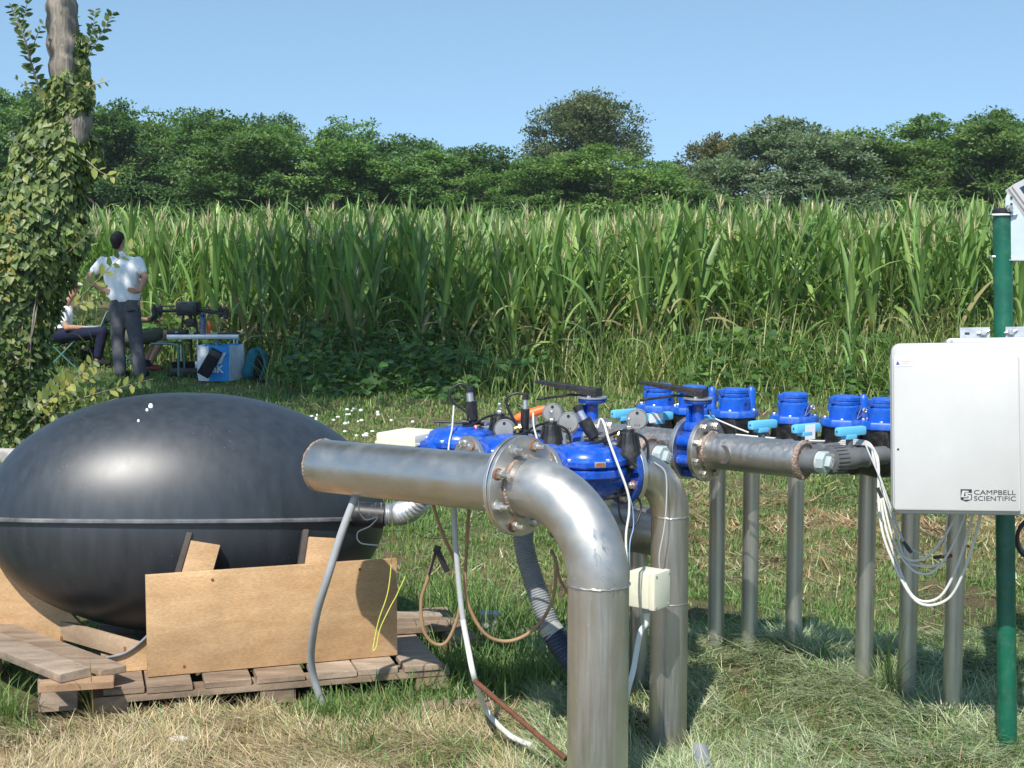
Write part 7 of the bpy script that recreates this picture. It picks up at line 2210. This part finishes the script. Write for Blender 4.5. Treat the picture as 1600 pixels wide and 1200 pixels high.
def seated(lab, Y, hip, sho, hd, fwd, kneeR, kneeL, footR, footL, elb, hnd, top, legs, shoe, long_, bare_arm=True, shade=0.16):
    # pixel positions at the distance Y; the far side limbs lie behind
    q = lambda p_, dy=0.0: at(p_[0], p_[1], Y + dy)
    H, N_, HD = q(hip), q(sho), q(hd)
    t = thing('person', lab, 'person', Vector((H.x, H.y, 0)))
    S = head(t, HD, fwd)
    up_ = (N_ - H).normalized()
    S += [(HD - Vector((0, 0, 0.08)), 0.05, N_ + up_ * 0.02, 0.056), (H, 0.11, H.lerp(N_, 0.5), 0.105), (H.lerp(N_, 0.5), 0.105, N_ - up_ * 0.06, 0.105), (N_ + Vector((0, -shade, -0.03)), 0.052, N_ + Vector((0, shade, -0.03)), 0.052)]
    Sh = [(H + up_ * 0.06, 0.128, H.lerp(N_, 0.5), 0.122), (H.lerp(N_, 0.5), 0.122, N_ - up_ * 0.07, 0.125), (N_ + Vector((0, -shade, -0.04)), 0.07, N_ + Vector((0, shade, -0.04)), 0.07)]
    Tr = [(H - up_ * 0.02, 0.125, H + up_ * 0.06, 0.12)]
    sh = []
    for (kn, ft, sy) in ((kneeR, footR, -0.10), (kneeL, footL, 0.10)):
        h_ = H + Vector((0, sy, -0.02)); k_ = q(kn, sy * 1.3); a_ = q(ft, sy * 1.3)
        f_ = Vector((a_.x, a_.y, max(a_.z, 0.085)))
        S += [(h_, 0.085, k_, 0.056), (k_, 0.054, f_, 0.036)]
        if long_: Tr += [(h_, 0.10, k_, 0.076), (k_, 0.076, k_.lerp(f_, 0.86), 0.058)]
        else: Tr += [(h_, 0.105, h_.lerp(k_, 0.86), 0.092)]
        d_ = Vector((fwd[0], fwd[1], 0)).normalized()
        sh.append([(f_ + Vector((0, 0, -0.035)), 0.043, f_ + d_ * 0.15 + Vector((0, 0, -0.045)), 0.034)])
    for sy in (-1, 1):
        s_ = N_ + Vector((0, sy * (shade + 0.01), -0.03)); e_ = q(elb, sy * (shade + 0.05)); w_ = q(hnd, sy * 0.09)
        S += [(s_, 0.048, e_, 0.039), (e_, 0.039, w_, 0.026)]
        Sh += [(s_, 0.068, s_.lerp(e_, 0.55), 0.058)]
        S += hand_segs(w_, (w_ - e_).normalized() + Vector((0.1, -sy * 0.3, 0)), (0, 0, -1), 0.6, sy)
    melt('body', S, SKIN, t, 0.009, 4)
    melt('shirt', Sh, top, t, 0.011, 5)
    melt('trousers' if long_ else 'shorts', Tr, legs, t, 0.011, 4)
    for s_ in sh: melt('shoe', s_, shoe, t, 0.01, 3)
    if not long_:
        for (ft, sy) in ((footR, -0.10), (footL, 0.10)):
            a_ = q(ft, sy * 1.3); a_ = Vector((a_.x, a_.y, max(a_.z, 0.085)))
            part('sock', MB().cyl(a_ + Vector((0, 0, -0.02)), a_ + Vector((0.004, 0, 0.065)), 0.043, 0.045, n=18), BLACKC, t)
    return t
p2 = seated('seated person in white shirt and navy trousers with a laptop on their knees', 19.4, (97, 521), (100, 482), (112, 449), (1, -0.15, -0.25), (160, 518), (157, 521), (152, 562), (138, 562), (104, 512), (136, 512), SHIRT, NAVY, BLACKC, True)
seated('seated person in olive shorts with a hand controller, half hidden by the standing person', 18.7, (199, 525), (203, 470), (211, 440), (1, -0.1, -0.15), (257, 522), (250, 526), (233, 572), (226, 574), (216, 500), (236, 500), BLACKC, OLIVE, REDSHOE, False)
seated('seated person with grey shorts and black socks behind the one in navy trousers', 20.3, (72, 518), (66, 478), (70, 448), (1, -0.2, -0.1), (104, 532), (98, 534), (104, 562), (96, 562), (70, 508), (92, 520), BLACKC, GREYC, GREYSHOE, False)
c = onz(100, 573, 0); stool(Vector((c.x, 19.4, 0)), 0.12, 'green legged camp stool under the person in the white shirt')
c = onz(200, 582, 0); stool(Vector((c.x, 18.7, 0)), -0.1, 'green legged camp stool seen between the legs of the standing person')
c = at(70, 560, 20.3); stool(Vector((c.x, 20.3, 0)), 0.1, 'green legged camp stool behind the ivy at the left')
hc2 = at(112, 449, 19.4)
melt('cap', [(hc2 + Vector((0.0, 0, 0.065)), 0.085, hc2 + Vector((-0.04, 0, 0.055)), 0.086), (hc2 + Vector((0.08, -0.01, 0.045)), 0.03, hc2 + Vector((0.15, -0.015, 0.03)), 0.016)], mat('beige_cap', (0.50, 0.43, 0.33), 0.85), p2, 0.01, 3)
# laptop on the knees
lp_ = at(150, 516, 19.4); lp_.z += 0.05
t = thing('laptop', 'open silver laptop on the knees of the seated person', 'laptop', lp_)
part('base', MB().box(lp_ + Vector((-0.02, 0, 0.0)), (0.22, 0.32, 0.015), None, 0.003), M['alu'], t)
sl = Vector((0.40, 0, 0.92)).normalized()
part('screen', MB().box(lp_ + Vector((0.10, 0, 0.0)) + sl * 0.11, (0.22, 0.32, 0.008), (sl, Vector((0, 1, 0)), sl.cross(Vector((0, 1, 0)))), 0.002), mat('pale_laptop_lid', (0.40, 0.47, 0.56), 0.4, 0.4), t)
# controller in the hands
cp = at(239, 497, 18.62)
t = thing('controller', 'black hand controller held by the person in olive shorts', 'controller', cp)
part('case', MB().box(cp, (0.10, 0.20, 0.05), (Vector((1, 0, .4)), Vector((0, 1, 0)), Vector((-.4, 0, 1))), 0.012), M['black'], t)
for s_ in (-1, 1): part('antenna', MB().box(cp + Vector((0.06, 0.05 * s_, 0.06)), (0.012, 0.03, 0.12), (Vector((1, 0, .4)), Vector((0, 1, 0)), Vector((-.4, 0, 1))), 0.003), M['black'], t)
# dark bag between the stools
bg_ = onz(128, 566, 0)
t = thing('bag', 'dark soft bag on the grass under the knees of the seated person', 'bag', bg_)
melt('pouch', [(bg_ + Vector((-0.05, 0.2, 0.14)), 0.14, bg_ + Vector((0.10, 0.2, 0.13)), 0.13)], BLACKC, t, 0.016, 5)
part('handle', MB().tube(spline([bg_ + Vector((-0.08, 0.15, 0.26)), bg_ + Vector((0.02, 0.1, 0.34)), bg_ + Vector((0.12, 0.15, 0.25))], 6), 0.012, 8), BLACKC, t)

# ---- folding table with the drone
YT = 17.7
zt = at(300, 523, YT).z
x0, x1 = at(262, 523, YT).x, at(373, 523, YT).x
cx = (x0 + x1) / 2
t = thing('folding_table', 'low folding aluminium camp table beside the shopping bag', 'table', (cx, YT + 0.2, 0))
part('tabletop', MB().box((cx, YT + 0.22, zt - 0.006), (x1 - x0, 0.50, 0.018), None, 0.004), M['alu'], t)
part('edge_rail', MB().box((cx, YT - 0.032, zt - 0.025), (x1 - x0 + 0.01, 0.012, 0.055), None, 0.003), M['alu'], t)
for lx, ly in ((309, 0.0), (366, 0.0), (270, 0.45), (360, 0.45)):
    q = at(lx, 540, YT)
    part('leg', MB().cyl((q.x, YT + ly, 0), (q.x, YT + ly, zt - 0.015), 0.013, n=14), M['alu'], t)
q = at(293, 540, YT)
part('brace', MB().cyl((q.x, YT + 0.2, zt - 0.30), (q.x, YT + 0.2, zt - 0.01), 0.016, n=12), M['black'], t)
gl = bpy.data.materials['green_tube']
q = at(268, 550, YT - 0.12)
t = thing('camp_stool', 'empty green tubed stool standing left of the folding table', 'stool', (q.x, YT - 0.12, 0), 0, 'folding camp stools with green tube legs')
part('frame', MB().tube(spline([(q.x + 0.08, YT - 0.12, 0.02), (q.x + 0.08, YT - 0.12, 0.28), (q.x + 0.06, YT - 0.12, 0.39), (q.x - 0.02, YT - 0.12, 0.415), (q.x - 0.25, YT - 0.10, 0.415)], 8), 0.014, 10), gl, t)
part('frame', MB().tube(spline([(q.x + 0.08, YT + 0.2, 0.02), (q.x + 0.08, YT + 0.2, 0.28), (q.x + 0.06, YT + 0.2, 0.39), (q.x - 0.02, YT + 0.2, 0.415), (q.x - 0.25, YT + 0.2, 0.415)], 8), 0.014, 10), gl, t)
part('seat', MB().box((q.x - 0.12, YT + 0.04, 0.41), (0.24, 0.28, 0.012), None, 0.003), BLACKC, t)
# drone
YD = YT + 0.15
def dp(px, py, dy=0.0): return at(px, py, YD + dy)
b0 = dp(295, 482)
t = thing('drone', 'black four armed drone standing on the folding table', 'drone', Vector((b0.x, YD, zt + 0.004)))
part('body', MB().box(b0, (0.255, 0.30, 0.165), None, 0.03), M['black'], t)
part('battery', MB().box(b0 + Vector((0.02, -0.155, 0.01)), (0.15, 0.03, 0.09), None, 0.006), mat('dark_grey_battery', (0.035, 0.035, 0.04), 0.4), t)
part('light', MB().cyl(b0 + Vector((0.085, -0.152, 0.05)), b0 + Vector((0.085, -0.158, 0.05)), 0.008, n=10), M['alu'], t)
for (px, py, dy) in ((241, 487, -0.2), (353, 491, -0.25), (250, 486, 0.45), (345, 488, 0.45)):
    e = dp(px, py, dy)
    s_ = b0 + Vector((0.11 if px > 295 else -0.11, 0.10 if dy > 0 else -0.06, -0.02))
    a_ = part('arm', MB().tube([s_, e], [0.019, 0.015], 12), M['black'], t)
    part('motor', MB().lathe(e + Vector((0, 0, -0.06)), Zv, [(0.018, 0), (0.028, 0.01), (0.028, 0.07), (0.034, 0.075), (0.034, 0.115), (0.02, 0.12), (0.012, 0.15), (0.002, 0.152)], 20), M['black'], a_)
    s2 = 1 if px > 295 else -1
    for k in (0, 1):
        w_ = Vector((-s2 * 0.26, 0.10 - 0.2 * k, -0.01))
        part('propeller', MB().box(e + Vector((0, 0, 0.068)) + w_ * 0.5, (0.28, 0.022, 0.005), (w_, Zv.cross(w_), Zv), 0.001), M['black'], a_)
for sx in (-1, 1):
    hip_ = b0 + Vector((0.07 * sx, 0, -0.08)); ft = Vector((b0.x + 0.10 * sx, YD - 0.0, zt + 0.016))
    part('landing_leg', MB().tube([hip_, ft], 0.013, 10), M['black'], t)
    part('skid', MB().tube([ft + Vector((0, -0.19, 0)), ft + Vector((0, 0.19, 0))], 0.012, 10), M['black'], t)
gb = b0 + Vector((0.03, -0.06, -0.17))
part('camera_pod', merge(MB().box(gb, (0.11, 0.11, 0.10), None, 0.02), MB().cyl(gb + Vector((0, -0.05, 0)), gb + Vector((0, -0.075, 0)), 0.03, n=18), MB().cyl(gb, gb + Vector((0, 0.02, 0.10)), 0.02, n=12)), M['black'], t)
q = dp(278, 519, -0.1)
t = thing('equipment_case', 'flat black case lying on the left part of the folding table', 'case', Vector((q.x, q.y, zt + 0.003)))
part('shell', MB().box(Vector((q.x, q.y, zt + 0.032)), (0.24, 0.16, 0.056), None, 0.012), M['black'], t)
part('latch', MB().box(Vector((q.x, q.y - 0.082, zt + 0.034)), (0.04, 0.006, 0.02), None, 0.002), M['conduit'], t)
q = at(355, 522, YT - 0.0)
single('notebook', MB().box((q.x, YT + 0.1, zt + 0.012), (0.24, 0.17, 0.016), None, 0.003), M['black'], 'thin dark notebook on the right end of the folding table', 'notebook')
# bottles
q = at(317, 522, YT + 0.02); q.z = zt + 0.003
t = thing('bottle', 'dark speckled drinking bottle on the folding table beside the drone', 'bottle', q)
part('flask', MB().lathe(q, Zv, [(0.034, 0), (0.037, 0.004), (0.037, 0.185), (0.028, 0.205), (0.022, 0.21)], 24), mat('speckled_bottle', (0.20, 0.22, 0.30), 0.4, 0.2, col2=(0.02, 0.024, 0.05), vscale=70), t)
part('cap', MB().lathe(q + Vector((0, 0, 0.21)), Zv, [(0.024, 0), (0.026, 0.003), (0.026, 0.034), (0.018, 0.04), (0.002, 0.041)], 20), M['navy_paint'], t)
q = at(326, 520, YT + 0.35); q.z = zt + 0.003
t = thing('bottle', 'small orange bottle behind the speckled one on the folding table', 'bottle', q)
part('flask', MB().lathe(q, Zv, [(0.026, 0), (0.028, 0.003), (0.028, 0.10), (0.016, 0.118), (0.015, 0.125)], 20), M['orange'], t)
part('cap', MB().cyl(q + Vector((0, 0, 0.124)), q + Vector((0, 0, 0.145)), 0.017, n=16), mat('orange_cap', (0.7, 0.25, 0.06), 0.5), t)
# open black case on the grass
q = onz(287, 588, 0)
t = thing('equipment_case', 'open black case with gear standing on the grass under the table', 'case', q)
part('tray', MB().box(q + Vector((0, 0.12, 0.05)), (0.36, 0.26, 0.10), None, 0.015), M['black'], t)
part('flap', MB().box(q + Vector((-0.02, -0.04, 0.012)), (0.42, 0.14, 0.02), None, 0.006), BLACKC, t)
for k, (dx, w_) in enumerate(((-0.09, 0.13), (0.06, 0.12))):
    part('gear', MB().box(q + Vector((dx, 0.12, 0.13)), (w_, 0.12, 0.08), None, 0.008), BLACKC, t)
part('gear', MB().box(q + Vector((0.15, 0.1, 0.13)), (0.05, 0.06, 0.09), None, 0.006), M['alu'], t)
# shopping bag
YB = 17.15
q0, q1 = onz(313, 594, 0), onz(378, 596, 0)
bw = 0.50; bh = at(340, 541, YB).z
bx_ = at(336, 590, YB)
t = thing('shopping_bag', 'blue and white woven shopping bag on the grass under the table', 'bag', (at(345, 590, YB).x, YB, 0))
xa, xb, xc, xd = at(311, 590, YB + .1).x, at(327, 590, YB).x, at(359, 590, YB - .02).x, at(380, 590, YB + .22).x
def wall(p, q, m, nm, par, z0=0.0, z1=bh, th=0.004, bulge=0.02):
    p, q = Vector(p), Vector(q); n_ = 8; mb = MB()
    nrm = (q - p).cross(Zv).normalized()
    for s_ in (0, 1):
        pass
    g0, g1 = [], []
    for i in range(n_ + 1):
        for j in range(n_ + 1):
            f_, h_ = i / n_, j / n_
            b_ = bulge * math.sin(math.pi * f_) * math.sin(math.pi * (0.2 + 0.7 * h_)) + 0.006 * math.sin(9 * f_ + 5 * h_)
            o_ = p.lerp(q, f_) + Zv * (z0 + (z1 - z0) * h_ + (0.008 * math.sin(7 * f_) if j == n_ else 0)) + nrm * b_
            g0.append(o_); g1.append(o_ - nrm * th)
    N1 = n_ + 1; tot = N1 * N1
    fs = []
    for i in range(n_):
        for j in range(n_):
            a = i * N1 + j
            fs.append((a, a + N1, a + N1 + 1, a + 1)); fs.append((tot + a, tot + a + 1, tot + a + N1 + 1, tot + a + N1))
    for i in range(n_):
        a, b = i * N1 + n_, (i + 1) * N1 + n_; fs.append((a, b, tot + b, tot + a))
        a, b = i * N1, (i + 1) * N1; fs.append((a, tot + a, tot + b, b))
        a, b = i, i + 1; fs.append((a, b, tot + b, tot + a))
        a, b = n_ * N1 + i, n_ * N1 + i + 1; fs.append((a, tot + a, tot + b, b))
    mb.add(g0 + g1, fs)
    return part(nm, mb, m, par, smooth=60)
BAGW = mat('white_woven_plastic', (0.66, 0.69, 0.72), 0.5, 0, 0.4, var=0.08, vscale=12, bump=0.4, bscale=20)
BAGB = mat('blue_woven_plastic', (0.02, 0.25, 0.62), 0.45, 0, 0.4, var=0.08, vscale=12, bump=0.4, bscale=20)
F0, F1, F2, F3 = (xa, YB + 0.06, 0.004), (xb, YB, 0.004), (xc, YB - 0.02, 0.004), (xd, YB + 0.25, 0.004)
B0, B3 = (xa + 0.03, YB + 0.30, 0.004), (xd - 0.03, YB + 0.34, 0.004)
wall(F0, F1, BAGW, 'white_panel', t); fw_ = wall(F1, F2, BAGB, 'blue_panel', t); wall(F2, F3, BAGW, 'side_panel', t, bulge=-0.03); wall(B0, F0, BAGW, 'side_panel', t); wall(F3, B3, BAGW, 'back_panel', t); wall(B3, B0, BAGB, 'back_panel', t)
ft_ = Vector(F2) - Vector(F1); ft_.normalize(); fn = ft_.cross(Zv).normalized()
pq = Vector(F1) + ft_ * 0.045 + Zv * 0.105 + fn * 0.022
text_part('lettering', 'aK', pq, ft_, Zv, 0.12, M['white'], t, 1.0, 0.003, 0.002)
pq = Vector(F1) + ft_ * 0.115 + Zv * 0.23 + fn * 0.027
part('printed_stroke', MB().prism([(-0.01, -0.03), (0.035, -0.02), (0.10, 0.11), (0.05, 0.10)], pq, ft_, Zv, 0.003), M['white'], t, smooth=0)
part('handle', MB().tube(spline([Vector(F1) + ft_ * 0.05 + Zv * bh, Vector(F1) + ft_ * 0.08 + Zv * (bh + 0.05) + Vector((0, 0.02, 0)), Vector(F1) + ft_ * 0.16 + Zv * (bh + 0.015)], 6), 0.012, 8), mat('teal_strap', (0.02, 0.16, 0.20), 0.7), t)
# black pouch leaning on the bag
pa_, pb_2 = at(317, 586, YB - 0.12), at(339, 548, YB - 0.07)
d_ = (pb_2 - pa_); l_ = d_.length; d_.normalize()
t = thing('pouch', 'long black padded pouch leaning slantwise against the shopping bag', 'pouch', pa_ - Vector((0, 0, 0.05)))
sx = d_.cross(Vector((0, 1, 0))).normalized()
part('sleeve', MB().box(pa_.lerp(pb_2, 0.5), (l_ + 0.02, 0.145, 0.06), (d_, sx, d_.cross(sx)), 0.018), BLACKC, t)
part('flap', MB().box(pa_.lerp(pb_2, 0.86) + d_.cross(sx) * (-0.031 if d_.cross(sx).y > 0 else 0.031), (l_ * 0.22, 0.13, 0.01), (d_, sx, d_.cross(sx)), 0.003), M['black'], t)
# teal backpack
qb = onz(396, 596, 0)
t = thing('backpack', 'teal and black backpack standing right of the shopping bag', 'backpack', qb)
TEAL = mat('teal_cloth', (0.015, 0.13, 0.17), 0.8, 0, 0.25, var=0.15, vscale=12, bump=0.5, bscale=24)
melt('pack', [(qb + Vector((-0.06, 0.1, 0.10)), 0.10, qb + Vector((-0.005, 0.12, 0.30)), 0.085), (qb + Vector((-0.02, 0.22, 0.10)), 0.10, qb + Vector((0.02, 0.22, 0.28)), 0.085)], TEAL, t, 0.014, 4)
melt('front_pocket', [(qb + Vector((0.03, 0.06, 0.10)), 0.06, qb + Vector((0.045, 0.07, 0.26)), 0.045)], BLACKC, t, 0.012, 4)
for k, s_ in enumerate((0.0, 0.12)):
    part('strap', MB().tube(spline([qb + Vector((0.02, 0.05 + s_, 0.385)), qb + Vector((0.10, 0.03 + s_, 0.33)), qb + Vector((0.135, 0.02 + s_, 0.19)), qb + Vector((0.08, 0.03 + s_, 0.04))], 8), 0.018, 8), TEAL, t)
qc = onz(412, 599, 0)
single('strap', MB().tube(spline([qc + Vector((-0.10, 0.05, 0.02)), qc + Vector((0.0, 0, 0.025)), qc + Vector((0.12, 0.02, 0.02)), qc + Vector((0.20, -0.02, 0.015))], 6), [0.02] * 19, 8), BLACKC, 'dark strap lying on the grass right of the teal backpack', 'strap')
